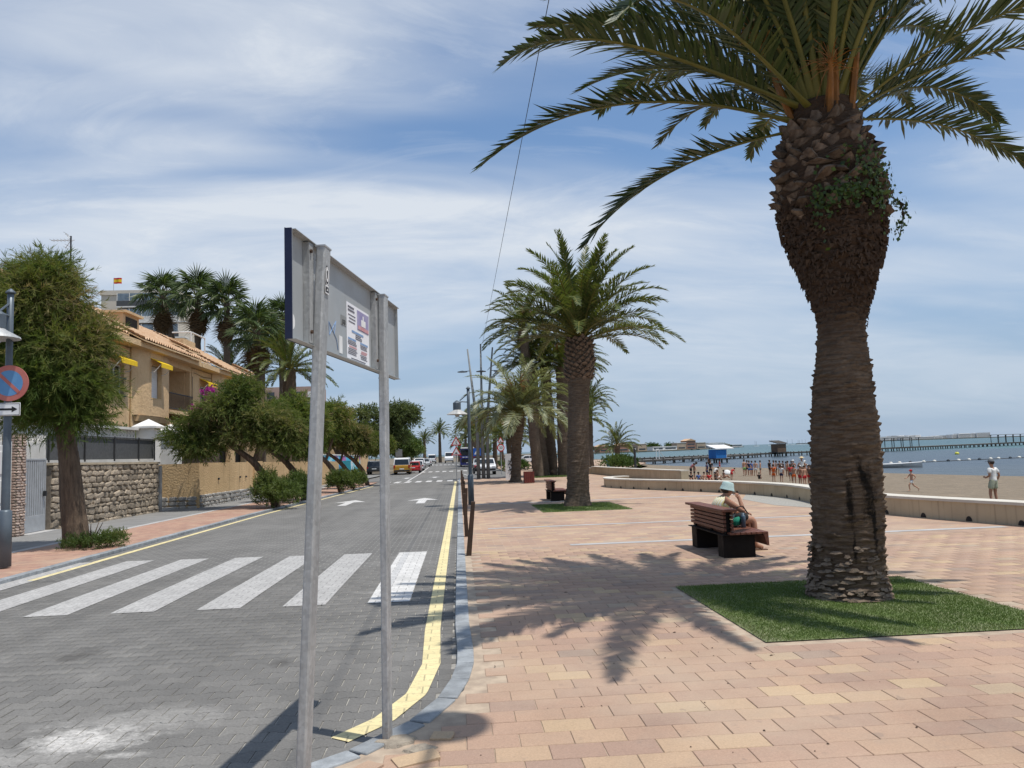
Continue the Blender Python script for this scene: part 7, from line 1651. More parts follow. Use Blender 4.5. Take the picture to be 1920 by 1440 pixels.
def skin_mesh(name, J, edges, root, sub=1, extra=None):
    """continuous body grown over a skeleton: J name -> (x, y, z, r) or (x, y, z, rx, ry)"""
    names = list(J); me = bpy.data.meshes.new(name); me.from_pydata([J[n][:3] for n in names], [(names.index(a), names.index(b)) for a, b in edges], [])
    o = bpy.data.objects.new(name, me); COL.objects.link(o)
    o.modifiers.new('skin', 'SKIN').use_smooth_shade = True
    for i, n in enumerate(names):
        d = me.skin_vertices[0].data[i]; d.radius = (J[n][3], J[n][4] if len(J[n]) > 4 else J[n][3]); d.use_root = (n == root)
    if sub: s = o.modifiers.new('sub', 'SUBSURF'); s.levels = sub; s.render_levels = sub
    dg = bpy.context.evaluated_depsgraph_get(); out = bpy.data.meshes.new_from_object(o.evaluated_get(dg))
    bpy.data.objects.remove(o); out.name = name
    if extra:
        bm = bmesh.new(); bm.from_mesh(out); tmp = extra.mesh('tmp', None, True); bm.from_mesh(tmp); bm.to_mesh(out); bm.free()
    out.polygons.foreach_set('use_smooth', [True]*len(out.polygons)); return out
BODY_E = [('pelvis', 'belly'), ('belly', 'chest'), ('chest', 'neck'), ('neck', 'jaw'), ('jaw', 'head'), ('head', 'crown')]
for s in 'LR': BODY_E += [('chest', 'sh'+s), ('sh'+s, 'el'+s), ('el'+s, 'wr'+s), ('wr'+s, 'ha'+s), ('pelvis', 'hip'+s), ('hip'+s, 'kn'+s), ('kn'+s, 'an'+s), ('an'+s, 'toe'+s)]
def skeleton(kind):
    """unit-height figure facing +x"""
    J = dict(pelvis=(0, 0, .52), belly=(.008, 0, .60), chest=(0, 0, .72), neck=(0, 0, .835), jaw=(.012, 0, .875), head=(.012, 0, .93), crown=(.005, 0, .968))
    def limb(s, arm, leg):
        for n, p in zip(('sh', 'el', 'wr', 'ha'), arm): J[n+s] = (p[0], p[1]*(1 if s == 'L' else -1), p[2])
        for n, p in zip(('hip', 'kn', 'an', 'toe'), leg): J[n+s] = (p[0], p[1]*(1 if s == 'L' else -1), p[2])
    armD = [(0, .105, .80), (-.015, .135, .64), (.02, .14, .50), (.035, .138, .45)]; legD = [(0, .052, .50), (.012, .058, .28), (-.012, .058, .05), (.065, .066, .02)]
    L_, R_ = (armD, legD), (armD, legD)
    if kind == 'arms': L_ = ([(0, .105, .80), (-.02, .14, .65), (.10, .09, .60), (.14, .06, .61)], [(0, .052, .50), (.04, .07, .28), (.02, .08, .05), (.10, .09, .02)]); R_ = ([(0, .105, .80), (-.05, .15, .66), (-.01, .12, .53), (0, .09, .51)], legD)
    if kind == 'raise': R_ = ([(0, .105, .81), (.02, .14, .96), (.06, .10, 1.08), (.07, .09, 1.13)], legD)
    if kind == 'walk' or kind == 'run':
        k = 1.0 if kind == 'walk' else 1.7
        L_ = ([(0, .105, .80), (-.07*k, .13, .66), (-.02, .13, .56), (.02, .12, .53)], [(0, .052, .50), (.10*k, .055, .32), (.08*k, .055, .09), (.15*k, .06, .06)])
        R_ = ([(0, .105, .80), (.06*k, .13, .66), (.13*k, .11, .60), (.16*k, .10, .62)], [(0, .052, .50), (-.06*k, .055, .29), (-.20*k, .055, .13), (-.17*k, .06, .05)])
    if kind == 'bend':
        J.update(belly=(.05, 0, .60), chest=(.15, 0, .67), neck=(.24, 0, .72), jaw=(.275, 0, .735), head=(.31, 0, .765), crown=(.325, 0, .80))
        a = [(.14, .10, .70), (.20, .12, .56), (.24, .11, .44), (.25, .10, .40)]; L_ = (a, legD); R_ = (a, [(0, .052, .50), (.05, .058, .28), (-.02, .058, .05), (.06, .066, .02)])
    if kind == 'sit':
        d = -.45; up = lambda p: (p[0], p[1], p[2]+d)
        J = {n: up(p) for n, p in J.items()}; lg = [(0.01, .055, .07), (.20, .07, .21), (.36, .07, .045), (.42, .075, .03)]
        L_ = ([up(armD[0]), (.05, .14, .22), (.15, .12, .15), (.19, .11, .14)], lg); R_ = ([up(armD[0]), (-.06, .14, .20), (-.12, .15, .07), (-.13, .15, .03)], lg)
    limb('L', *L_); limb('R', *R_)
    rr = dict(pelvis=(.072, .060), belly=(.066, .050), chest=(.078, .055), neck=(.028,), jaw=(.042,), head=(.056,), crown=(.038,))
    for s in 'LR': rr.update({'sh'+s: (.036,), 'el'+s: (.025,), 'wr'+s: (.018,), 'ha'+s: (.021,), 'hip'+s: (.052,), 'kn'+s: (.034,), 'an'+s: (.022,), 'toe'+s: (.020,)})
    return {n: (*J[n], *rr[n]) for n in J}
def sub_skel(J, keys, grow, edges, root, cut=None):
    K = {}
    for n in keys:
        v = J[n]; K[n] = (*v[:3], *[q*grow for q in v[3:]])
    for (a, b, t, nme, rg_) in (cut or []):
        A, B = J[a], J[b]; K[nme] = (*[A[i]+(B[i]-A[i])*t for i in range(3)], rg_*grow)
    return K
POSE = {}
for kind in ('stand', 'arms', 'raise', 'walk', 'run', 'bend', 'sit'):
    J = skeleton(kind); body = skin_mesh('body', J, BODY_E, 'pelvis')
    K = sub_skel(J, ['pelvis', 'hipL', 'hipR'], 1.14, None, None, [('hipL', 'knL', 0.62, 'tL', .052), ('hipR', 'knR', 0.62, 'tR', .052), ('pelvis', 'belly', 0.55, 'wa', .066)])
    K['pelvis'] = (*K['pelvis'][:3], .088, .074)
    shorts = skin_mesh('shorts', K, [('wa', 'pelvis'), ('pelvis', 'hipL'), ('pelvis', 'hipR'), ('hipL', 'tL'), ('hipR', 'tR')], 'pelvis')
    K = sub_skel(J, ['belly', 'chest', 'shL', 'shR'], 1.16, None, None, [('shL', 'elL', 0.55, 'aL', .036), ('shR', 'elR', 0.55, 'aR', .036), ('pelvis', 'belly', 0.1, 'hem', .074), ('chest', 'neck', 0.7, 'col', .042)])
    shirt = skin_mesh('shirt', K, [('hem', 'belly'), ('belly', 'chest'), ('chest', 'col'), ('chest', 'shL'), ('chest', 'shR'), ('shL', 'aL'), ('shR', 'aR')], 'chest')
    h = Vector(J['head'][:3])
    mb = MB(); mb.ellip((h.x-.012, h.y, h.z+.016), (.064, .062, .060), 12, 8); hair = mb.mesh('hair', None, True)
    mb = MB(); mb.ellip((h.x-.004, h.y, h.z+.024), (.066, .064, .052), 12, 8); mb.prism([(h.x+.03, -.05), (h.x+.11, -.038), (h.x+.118, 0), (h.x+.11, .038), (h.x+.03, .05)], 'z', h.z+.012, h.z+.020); cap = mb.mesh('cap', None, True)
    mb = MB(); mb.lathe([(.135, -.004), (.13, .004), (.072, .016), (.062, .05), (.03, .07), (0, .072)], 16, (h.x, h.y, h.z+.01)); hat = mb.mesh('hat', None, True)
    POSE[kind] = dict(body=body, shorts=shorts, shirt=shirt, hair=hair, cap=cap, hat=hat)
def wear(name, me, parent, mat, first_slot=True):
    if not me.materials: me.materials.append(M_stick)
    o = link(name, me, parent); o.material_slots[0].link = 'OBJECT'; o.material_slots[0].material = mat; return o
def person(label, x, y, z, rz, h, kind, sk, bottom, top=None, head='hair', hcol=None, group=None):
    p = empty('person', (x, y, z), rz, label, 'person', group); P = POSE[kind]
    for nme, mat in (('body', M_skin[sk]), ('shorts', CLOTH[bottom])) + ((('shirt', CLOTH[top]),) if top else ()) + (('hair', M_hair),) + (((head, CLOTH[hcol]),) if head != 'hair' else ()):
        wear(nme, P[nme], p, mat).scale = (h,)*3
    return p
GB = 'bathers on the beach'
CROWD = [(19.8, 65.2, 1.5, 'bend', 0, 'black', 'pink', 'hair', None, 'person in pink top bending over the sunbathers'), (19.4, 62.9, 1.2, 'stand', 2, 'black', 'black', 'hair', None, 'child all in black beside the person in pink'),
 (22.1, 66.9, 1.35, 'raise', 1, 'black', 'black', 'hair', None, 'person in black with one arm raised'), (30.7, 89.5, 1.0, 'walk', 0, 'red', 'red', 'hair', None, 'small child in red near the water by the jetty'), (21.7, 60.6, 1.0, 'bend', 0, 'red', 'red', 'hair', None, 'child in red stooping at the end of the sitting row'),
 (25.9, 68.9, 1.36, 'stand', 0, 'green', None, 'hair', None, 'child in green shorts at the left of the standing group'), (27.0, 71.1, 1.25, 'stand', 1, 'black', None, 'hair', None, 'child in black shorts behind the one in green shorts'), (26.2, 68.5, 1.26, 'arms', 0, 'blue', 'navy', 'hair', None, 'child in navy top and blue shorts in the left standing group'),
 (26.8, 69.4, 1.22, 'stand', 1, 'blue', 'blue', 'hair', None, 'child all in blue in the left standing group'), (26.6, 68.0, 1.25, 'arms', 0, 'white', None, 'hair', None, 'child in white shorts in the left standing group'), (27.8, 69.9, 1.23, 'stand', 0, 'grey', None, 'hair', None, 'child in grey shorts at the right of the left standing group'), (24.0, 60.7, 0.9, 'sit', 2, 'black', 'black', 'hair', None, 'child in black crouching alone in front of the left group'),
 (28.4, 69.2, 1.27, 'stand', 1, 'black', 'black', 'hair', None, 'dark dressed child at the left of the middle group'), (27.7, 66.6, 1.27, 'arms', 1, 'darkgreen', None, 'hair', None, 'child in dark green shorts in the middle group'), (28.3, 67.5, 1.24, 'stand', 2, 'black', None, 'hair', None, 'child in black trunks in the middle group'),
 (29.0, 68.4, 1.21, 'arms', 1, 'grey', 'brown', 'hair', None, 'child in brown top in the middle group'), (28.0, 64.7, 1.19, 'stand', 2, 'brown', None, 'hair', None, 'child in brown shorts at the right of the middle group'), (29.7, 69.3, 1.18, 'stand', 1, 'navy', 'grey', 'hair', None, 'child in grey top in the middle group'),
 (22.5, 54.2, 1.15, 'arms', 0, 'orange', 'orange', 'hair', None, 'child in orange vest and shorts, front of the middle group'), (22.9, 53.8, 1.1, 'stand', 0, 'navy', 'white', 'cap', 'white', 'child in white top and navy shorts with white cap'), (27.1, 61.2, 1.34, 'arms', 1, 'black', None, 'cap', 'white', 'child with white cap and both elbows out'),
 (26.4, 58.1, 1.58, 'stand', 1, 'brown', 'white', 'hat', 'straw', 'adult in white shirt and wide straw hat'), (22.1, 49.9, 1.15, 'arms', 1, 'orange', None, 'cap', 'white', 'child in orange shorts and white cap nearest the wall'), (21.6, 47.9, 1.16, 'stand', 1, 'red', None, 'cap', 'white', 'first child in red shorts and white cap by the wall'),
 (21.3, 46.6, 1.17, 'stand', 0, 'red', None, 'cap', 'pale', 'second child in red shorts, pale cap, by the trunk'), (22.6, 48.7, 1.18, 'stand', 1, 'red', 'brown', 'hair', None, 'child in brown top and red shorts half hidden by the palm trunk'), (23.1, 48.4, 1.25, 'stand', 0, 'darkgreen', None, 'cap', 'white', 'child in dark green shorts hidden behind the palm trunk edge')]
CROWD += [(28.8, 66.2, 1.22, 'arms', 1, 'red', None, 'hair', None, 'child in red trunks at the back of the middle group'), (29.4, 66.8, 1.2, 'stand', 2, 'white', 'black', 'hair', None, 'child in black top and white shorts in the middle group'), (28.9, 64.0, 1.24, 'stand', 0, 'blue', None, 'hair', None, 'child in blue trunks right of the middle group'),
 (24.2, 55.2, 1.12, 'stand', 2, 'grey', 'red', 'hair', None, 'child in red top behind the one with the white cap'), (25.0, 53.2, 1.2, 'arms', 1, 'navy', None, 'hair', None, 'child in navy trunks between the front and back groups'), (23.6, 51.0, 1.15, 'stand', 0, 'orange', None, 'cap', 'white', 'second child in orange trunks and white cap, further back'),
 (24.6, 50.4, 1.2, 'arms', 1, 'black', 'red', 'hair', None, 'child in red top and black shorts near the trunk'), (27.6, 60.2, 1.3, 'stand', 1, 'pink', None, 'cap', 'white', 'child in pink trunks beside the straw hat adult'), (20.9, 64.2, 1.25, 'stand', 2, 'navy', 'navy', 'hair', None, 'child in navy standing behind the sunbathers'), (20.6, 61.4, 1.1, 'bend', 0, 'white', 'white', 'hair', None, 'child in white stooping over the sunbathers')]
rg = random.Random(55)
for (x, y, h, k, sk, b, t, hd, hc, lab) in CROWD:
    person(lab, x, y, sand_z(x, y), rad(rg.uniform(-160, 160)) if k != 'bend' else rad(rg.choice((-30, 20))), h*1.13, k, sk, b, t, hd, hc, GB)
SITL = ['sitting child at the left end of the row', 'sitting child second from the left of the row', 'sitting child in a white hat', 'sitting child in pink right of the white hat', 'sitting child in black beside the one in pink', 'sitting child in blue at the middle of the row', 'sitting child in white top at the middle of the row', 'sitting child in red at the middle of the row', 'sitting child in black near the right of the row', 'sitting child in white apart from the row', 'sitting child in brown apart from the row']
for i, (x, y) in enumerate(((15.9, 59.4), (16.4, 58.9), (16.9, 58.4), (17.3, 58.3), (17.6, 58.0), (18.0, 57.4), (18.4, 57.3), (18.7, 57.0), (19.1, 56.8), (21.5, 63.4), (21.9, 63.0))):
    c = ['navy', 'black', 'white', 'pink', 'black', 'blue', 'white', 'red', 'black', 'white', 'brown'][i]
    person(SITL[i]+' near the sea wall', x, y, sand_z(x, y)+0.01, rad(rg.uniform(-120, 60)), 1.35, 'sit', i % 3, c, c if i % 3 else None, 'hat' if i == 2 else 'hair', 'white', GB)
# the running child and the man
kx, ky = 23.7, 39.2
person('child in red cap and white shorts running across the sand', kx, ky, sand_z(kx, ky), rad(178), 1.18, 'run', 0, 'white', None, 'cap', 'red')
# two parasols / windbreaks on the sand
for i, (x, y, c, lab) in enumerate(((25.0, 71.0, 'white', 'white open parasol lying beside the left standing group'), (20.6, 74.0, 'straw', 'cream beach tent behind the sunbathers'), (13.6, 66, 'pink', 'pink cushion on the far low wall'), (12.6, 68.0, 'aqua', 'pale green cushion on the far low wall'))):
    b = empty('parasol_tent', (x, y, sand_z(x, y)), 0, lab, 'beach gear'); mb = MB(); mb.lathe([(0.45, 0.10), (0.42, 0.22), (0.3, 0.42), (0.12, 0.52), (0, 0.54)], 10); mb.build('cover', CLOTH[c], b, True); mb = MB(); mb.tube([(0, 0, 0), (0, 0, 0.52)], 0.02, 5); mb.build('pole', M_galv, b)

# standing man, seen from behind, hands before his chest
def hand_tubes(mb, w, h, side, curl=0.5):
    """palm and five bent fingers between wrist w and hand point h"""
    w, h = Vector(w), Vector(h); d = (h-w).normalized(); a = d.cross(Vector((0, 0, 1)) if abs(d.z) < 0.9 else Vector((1, 0, 0))).normalized(); b = a.cross(d)
    for i, ln in enumerate((0.062, 0.072, 0.068, 0.054)):
        o = h+a*((i-1.5)*0.018); p1 = o+d*ln*0.5; p2 = p1+(d*(1-curl)+b*curl*side).normalized()*ln*0.4; p3 = p2+(d*(1-curl*1.6)+b*curl*1.6*side).normalized()*ln*0.3
        mb.tube([o-d*0.01, p1, p2, p3], [0.0095, 0.009, 0.008, 0.006], 6)
    t = w+(h-w)*0.4-a*0.022; mb.tube([t, t+(d*0.6-a*0.7).normalized()*0.035, t+(d*0.9-a*0.6).normalized()*0.062], [0.012, 0.011, 0.008], 6)
def scaled(J, s): return {n: tuple(q*s for q in v) for n, v in J.items()}
J = skeleton('arms'); J = scaled(J, 1.74)
ex = MB(); hd = Vector(J['head'][:3])
for s in (1, -1): ex.ellip((hd.x-0.01, s*0.095, hd.z-0.01), (0.022, 0.012, 0.034), 8, 6)
ex.ellip((hd.x+0.10, 0, hd.z-0.02), (0.022, 0.016, 0.026), 8, 6)
for s in 'LR': hand_tubes(ex, J['wr'+s][:3], J['ha'+s][:3], 1)
mn = empty('person', (20.2, 28.1, sand_z(20.2, 28.1)), rad(112), 'man in white T-shirt, dark cap and sage shorts standing on the sand', 'person')
link('body', skin_mesh('body', J, BODY_E, 'pelvis', 2, ex), mn, M_skin[1])
K = sub_skel(J, ['pelvis', 'hipL', 'hipR'], 1.17, None, None, [('hipL', 'knL', 0.70, 'tL', .100), ('hipR', 'knR', 0.70, 'tR', .100), ('pelvis', 'belly', 1.0, 'wa', .112)]); K['pelvis'] = (*K['pelvis'][:3], .155, .135)
link('shorts', skin_mesh('shorts', K, [('wa', 'pelvis'), ('pelvis', 'hipL'), ('pelvis', 'hipR'), ('hipL', 'tL'), ('hipR', 'tR')], 'pelvis', 2), mn, CLOTH['sage'])
K = sub_skel(J, ['belly', 'chest', 'shL', 'shR'], 1.24, None, None, [('shL', 'elL', 0.75, 'aL', .066), ('shR', 'elR', 0.75, 'aR', .066), ('pelvis', 'belly', -0.25, 'hem', .150), ('chest', 'neck', 0.75, 'col', .078)])
link('shirt', skin_mesh('shirt', K, [('hem', 'belly'), ('belly', 'chest'), ('chest', 'col'), ('chest', 'shL'), ('chest', 'shR'), ('shL', 'aL'), ('shR', 'aR')], 'chest', 2), mn, CLOTH['white'])
mb = MB(); mb.ellip((hd.x-0.012, 0, hd.z+0.012), (.108, .106, .10), 14, 9); mb.build('hair', M_hair, mn, True)
mb = MB(); mb.ellip((hd.x-0.002, 0, hd.z+0.045), (.116, .113, .085), 16, 10); mb.prism([(hd.x+.06, -.08), (hd.x+.19, -.06), (hd.x+.20, .06), (hd.x+.06, .08)], 'z', hd.z+.028, hd.z+.04); mb.build('cap', CLOTH['grey'], mn, True)

# seated figure on the near bench, facing the sea
S = dict(pelvis=(.02, 0, .475, .125, .115), belly=(-.01, 0, .575, .118, .098), chest=(-.005, 0, .715, .125, .092), neck=(.055, 0, .842, .046), jaw=(.105, 0, .880, .066), head=(.115, 0, .950, .082), crown=(.10, 0, 1.005, .058),
  shR=(.015, -.155, .785, .058), elR=(.290, -.150, .590, .042), wrR=(.262, -.060, .790, .030), haR=(.245, -.035, .848, .034), shL=(.015, .155, .785, .058), elL=(.16, .20, .585, .042), wrL=(.36, .10, .560, .030), haL=(.42, .06, .560, .034),
  hipR=(.03, -.085, .462, .098), knR=(.455, -.095, .475, .066), anR=(.455, -.10, .085, .040), toeR=(.585, -.115, .032, .034), hipL=(.03, .085, .462, .098), knL=(.45, .095, .475, .066), anL=(.435, .10, .085, .040), toeL=(.565, .115, .032, .034))
ex = MB(); ex.ellip((.193, 0, .935), (.020, .015, .022), 8, 6)
for s in (1, -1): ex.ellip((.10, s*.080, .935), (.018, .010, .028), 8, 6); ex.ellip((.183, s*.03, .958), (.010, .012, .009), 6, 5)
ex.ellip((.182, 0, .898), (.012, .024, .008), 8, 5)
hand_tubes(ex, S['wrR'][:3], S['haR'][:3], -1, 0.75); hand_tubes(ex, S['wrL'][:3], S['haL'][:3], -1, 0.5)
wm = empty('person', (4.10, 11.95, gz(11.9)+PZ), 0, 'person in pale bucket hat and striped sleeveless top seated on the near bench', 'person')
link('body', skin_mesh('body', S, BODY_E, 'pelvis', 2, ex), wm, M_skin[1])
def stripe_mat():
    m, nt, b = new_mat('striped_cloth'); v = coords(nt, 'OBJECT')
    w = N(nt, 'ShaderNodeTexWave', wave_type='BANDS', bands_direction='Y'); w.inputs['Scale'].default_value = 9; w.inputs['Distortion'].default_value = 1.2; L(nt, v, w.inputs[0])
    L(nt, MIX(nt, RAMP(nt, w.outputs['Fac'], ((0.35, 0.0), (0.6, 1.0))), (0.60, 0.53, 0.24), (0.66, 0.65, 0.58)), b.inputs['Base Color']); b.inputs['Roughness'].default_value = 0.9; return m
RG = [(.44, .03, .150, .185), (.50, .02, .158, .185), (.58, -.005, .155, .176), (.66, -.012, .152, .180), (.73, -.008, .145, .186), (.785, .002, .118, .176), (.815, .018, .098, .140), (.842, .040, .066, .072)]
mb = MB(); n = 24; V = []
for k, (z, cx, rx, ry) in enumerate(RG): V += [(cx+rx*math.cos(2*math.pi*j/n)*(1+0.03*math.sin(5*j+k)), ry*math.sin(2*math.pi*j/n), z+0.006*math.sin(3*j+k)) for j in range(n)]
mb.add(V, [(k*n+j, k*n+(j+1) % n, (k+1)*n+(j+1) % n, (k+1)*n+j) for k in range(len(RG)-1) for j in range(n)])
mb.build('top', stripe_mat(), wm, True)
K = dict(pelvis=(.02, 0, .475, .142, .130), hipR=(.03, -.085, .462, .110), hipL=(.03, .085, .462, .110), tR=(.24, -.09, .470, .096), tL=(.24, .09, .470, .096))
link('shorts', skin_mesh('shorts', K, [('pelvis', 'hipR'), ('pelvis', 'hipL'), ('hipR', 'tR'), ('hipL', 'tL')], 'pelvis', 2), wm, CLOTH['pale'])
mb = MB(); mb.ellip((.088, 0, .957), (.092, .092, .084), 14, 9); mb.build('hair', M_hair, wm, True)
mb = MB(); mb.lathe([(.128, -.058), (.124, -.052), (.108, .0), (.103, .012), (.096, .058), (.076, .080), (0, .088)], 22, (0, 0, 0), 0, Matrix.Translation((.105, 0, .985)) @ Matrix.Rotation(rad(14), 4, 'Y') @ Matrix.Scale(0.93, 4)); mb.build('bucket_hat', CLOTH['paleblue'], wm, True)
for s in (-1, 1):
    mb = MB(); mb.box((.50+0.01*s*-1, s*.11, .008), (.25, .085, .016)); mb.tube([(.53, s*.11-.045, .02), (.55, s*.11, .075), (.53, s*.11+.045, .02)], .009, 5); mb.build('sandal', CLOTH['brown'], wm, bevel=0.004)
bg = empty('shoulder_bag', (4.30, 11.72, gz(11.8)+PZ+0.44), rad(10), 'black and green bag with a blue bottle at the seated person\'s side', 'bag')
mb = MB(); mb.ellip((0.02, 0, 0.085), (.12, .06, .075), 12, 8); mb.build('bag_body', CLOTH['black'], bg, True)
mb = MB(); mb.prism([(-.15, -.03), (-.05, -.03), (-.03, .04), (-.06, .10), (-.12, .08), (-.16, .03)], 'y', -.07, -.01); mb.build('green_pouch', pm('bright_green_cloth', (0.01, 0.20, 0.13), (0.012, 0.16, 0.11), 8, 0.8), bg, True)
mb = MB(); mb.lathe([(.034, -.09), (.036, .07), (.030, .09), (.020, .095), (.020, .125)], 12, (-0.015, -0.10, 0.03)); mb.build('bottle', pm('grey_blue_bottle', (0.07, 0.115, 0.16), (0.055, 0.09, 0.13), 5, 0.35), bg, True)
mb = MB(); mb.tube([(-.10, 0, .14), (-.05, 0, .24), (.05, 0, .25), (.14, 0, .12)], 0.010, 6); mb.build('strap', CLOTH['black'], bg)
# ================================================================== vehicles
M_cglass = pm('car_glass', (0.015, 0.018, 0.02), (0.02, 0.024, 0.028), 2, 0.06, spec=0.6); M_tyre = pm('tyre_rubber', (0.018, 0.018, 0.018), (0.025, 0.025, 0.025), 6, 0.85); M_rim = pm('alloy_rim', (0.45, 0.45, 0.46), (0.35, 0.35, 0.36), 6, 0.35, 0.7)
M_tail = pm('tail_lamp_red', (0.35, 0.01, 0.01), (0.28, 0.01, 0.01), 5, 0.25); M_head = pm('headlamp_glass', (0.65, 0.66, 0.68), (0.5, 0.51, 0.53), 5, 0.15); M_trim = pm('black_plastic', (0.02, 0.02, 0.021), (0.03, 0.03, 0.031), 4, 0.6)
def paint(name, c): 
    m = pm(name, c, tuple(q*0.94 for q in c), 1.5, 0.28, 0.0, spec=0.5); m.node_tree.nodes['Principled BSDF'].inputs['Coat Weight'].default_value = 0.5; return m
PW = paint('white_car_paint', (0.72, 0.72, 0.72)); PO = paint('ochre_car_paint', (0.42, 0.22, 0.015)); PR = paint('red_car_paint', (0.40, 0.012, 0.015)); PS = paint('silver_car_paint', (0.45, 0.47, 0.48)); PD = paint('dark_car_paint', (0.02, 0.022, 0.026)); PB = paint('blue_bus_paint', (0.012, 0.022, 0.20))
STY = {  # (y, z) outline as shares of length and height, from the rear bumper over the roof to the front; belt height; index pairs of rear and front screens
 'van': ([(-.5, .16), (-.5, .50), (-.488, .56), (-.462, .93), (-.44, .985), (.20, 1.0), (.27, .965), (.40, .60), (.475, .52), (.5, .44), (.5, .16)], .54, (2, 3), (6, 7)),
 'hatch': ([(-.5, .22), (-.5, .52), (-.475, .62), (-.37, .95), (-.32, .99), (.02, 1.0), (.08, .97), (.24, .64), (.44, .56), (.5, .46), (.5, .2)], .60, (2, 3), (6, 7)),
 'suv': ([(-.5, .24), (-.5, .55), (-.485, .62), (-.43, .95), (-.39, .99), (.06, 1.0), (.11, .97), (.23, .66), (.45, .60), (.5, .5), (.5, .22)], .62, (2, 3), (6, 7)),
 'bus': ([(-.5, .10), (-.5, .52), (-.498, .56), (-.488, .95), (-.47, .99), (.46, 1.0), (.485, .96), (.5, .50), (.5, .45), (.5, .3), (.5, .10)], .50, (2, 3), (6, 7))}
def vehicle(label, cat, x, y, rz, style, L_, W, H_, up, lo=None, name='parked_car', group='vehicles parked along the street', marks=None):
    t = empty(name, (x, y, gz(y)+0.004), rz, label, cat, group); P, belt, rs, fs_ = STY[style]
    pts = [(a*L_, b*H_) for a, b in P]; zb = belt*H_
    def hw(z): return W/2*(1-(0.13 if style != 'bus' else 0.03)*max(0, (z-zb)/(H_-zb))) if z > zb else W/2*(1-0.05*max(0, (zb*0.6-z)/zb))
    def loft(P_, mat, nme, g=0.0):
        n = len(P_); V = [(-hw(z)-g, y_, z) for y_, z in P_]+[(hw(z)+g, y_, z) for y_, z in P_]
        F = [tuple(range(n)), tuple(range(n, 2*n))[::-1]]+[(i, (i+1) % n, n+(i+1) % n, n+i) for i in range(n)]
        mb = MB(); mb.add(V, F); return mb.build(nme, mat, t, bevel=0.035)
    if lo is None: body = loft(pts, up, 'body')
    else:
        loft([p for p in pts if p[1] >= zb*0.99-0.02] if False else pts[2:8], up, 'upper_body'); body = loft(pts[:3]+pts[7:], lo, 'lower_body', 0.012)
    def quad_on(a, b, m0, m1, nme):
        (y0, z0), (y1, z1) = pts[a], pts[b]; d = Vector((0, y1-y0, z1-z0)); nrm = Vector((0, -(z1-z0), (y1-y0))).normalized()
        if a == rs[0]: nrm = Vector((0, -abs(nrm.y), abs(nrm.z)*0.3)).normalized()
        else: nrm = Vector((0, abs(nrm.y), abs(nrm.z))).normalized()
        V = []
        for s in (m0, m1):
            yy, zz = y0+(y1-y0)*s, z0+(z1-z0)*s
            for sx in (-1, 1): V.append((sx*(hw(zz)-0.10), yy+nrm.y*0.012, zz+nrm.z*0.012))
        mb = MB(); mb.add(V, [(0, 1, 3, 2)]); mb.build(nme, M_cglass, t)
    quad_on(*rs, 0.08, 0.90, 'rear_window'); quad_on(*fs_, 0.06, 0.94, 'windscreen')
    z0, z1 = zb+0.04, H_*0.92
    yr, yf = pts[3][0]+0.10, pts[6][0]+0.02; n = 3 if style in ('van', 'bus') else 2; n = 6 if style == 'bus' else n
    for sx in (-1, 1):
        for i in range(n):
            a0, a1 = yr+(yf-yr)*i/n+0.03, yr+(yf-yr)*(i+1)/n-0.03; e0 = a0-(0.06 if i == 0 else 0); e1 = a1+((pts[7][0]-pts[6][0])*0.72 if i == n-1 and style != 'bus' else 0)
            mb = MB(); mb.add([(sx*(hw(z0)+0.006), e0, z0), (sx*(hw(z0)+0.006), e1, z0), (sx*(hw(z1)+0.006), a1, z1), (sx*(hw(z1)+0.006), a0, z1)], [(0, 1, 2, 3)]); mb.build('side_window', M_cglass, t)
    r_ = 0.48 if style == 'bus' else 0.33 if style != 'suv' else 0.37
    for yy in (-L_*0.30, L_*0.32):
        for sx in (-1, 1):
            R = Matrix.Translation((sx*(W/2-0.11), yy, r_)) @ Matrix.Rotation(math.pi/2, 4, 'Y')
            mb = MB(); mb.lathe([(r_*0.62, -0.11), (r_*0.94, -0.12), (r_, -0.08), (r_, 0.08), (r_*0.94, 0.12), (r_*0.62, 0.11)], 20, (0, 0, 0), 0, R, False); w = mb.build('wheel', M_tyre, t, True)
            mb = MB(); mb.lathe([(r_*0.62, -0.10), (r_*0.62, 0.10)], 14, (0, 0, 0), 0, R); mb.build('rim', M_rim, w)
            mb = MB(); mb.lathe([(r_*1.14, -0.01), (r_*1.14, 0.01)], 20, (0, 0, 0), 0, Matrix.Translation((sx*(W/2-0.006), yy, r_)) @ Matrix.Rotation(math.pi/2, 4, 'Y')); mb.build('wheel_arch', M_trim, t)
    for sx in (-1, 1):
        zt = pts[1][1]
        mb = MB(); mb.box((sx*(W/2-0.11), -L_/2-0.004, zt-0.02 if style != 'van' else zt-0.05), (0.16, 0.05, 0.22 if style != 'van' else 0.36)); mb.build('tail_lamp', M_tail, t, bevel=0.01)
        mb = MB(); mb.box((sx*(W/2-0.22), L_/2-0.02, pts[9][1]-0.02), (0.34, 0.08, 0.14)); mb.build('headlamp', M_head, t, bevel=0.01)
        mb = MB(); mb.box((sx*(W/2+0.09), pts[6][0]+0.12, zb+0.12), (0.14, 0.10, 0.15)); mb.build('wing_mirror', M_trim if style != 'bus' else up, t, bevel=0.02)
    for yy in (-L_/2-0.008, L_/2+0.008):
        mb = MB(); mb.box((0, yy, pts[0][1]+0.14), (W-0.1, 0.06, 0.20)); mb.build('bumper', M_trim if style in ('van', 'suv') else up, t, bevel=0.02)
        mb = MB(); mb.box((0, yy*1.008, pts[0][1]+0.36), (0.52, 0.02, 0.11)); mb.build('number_plate', M_stick, t)
    if marks: marks(t)
    return t
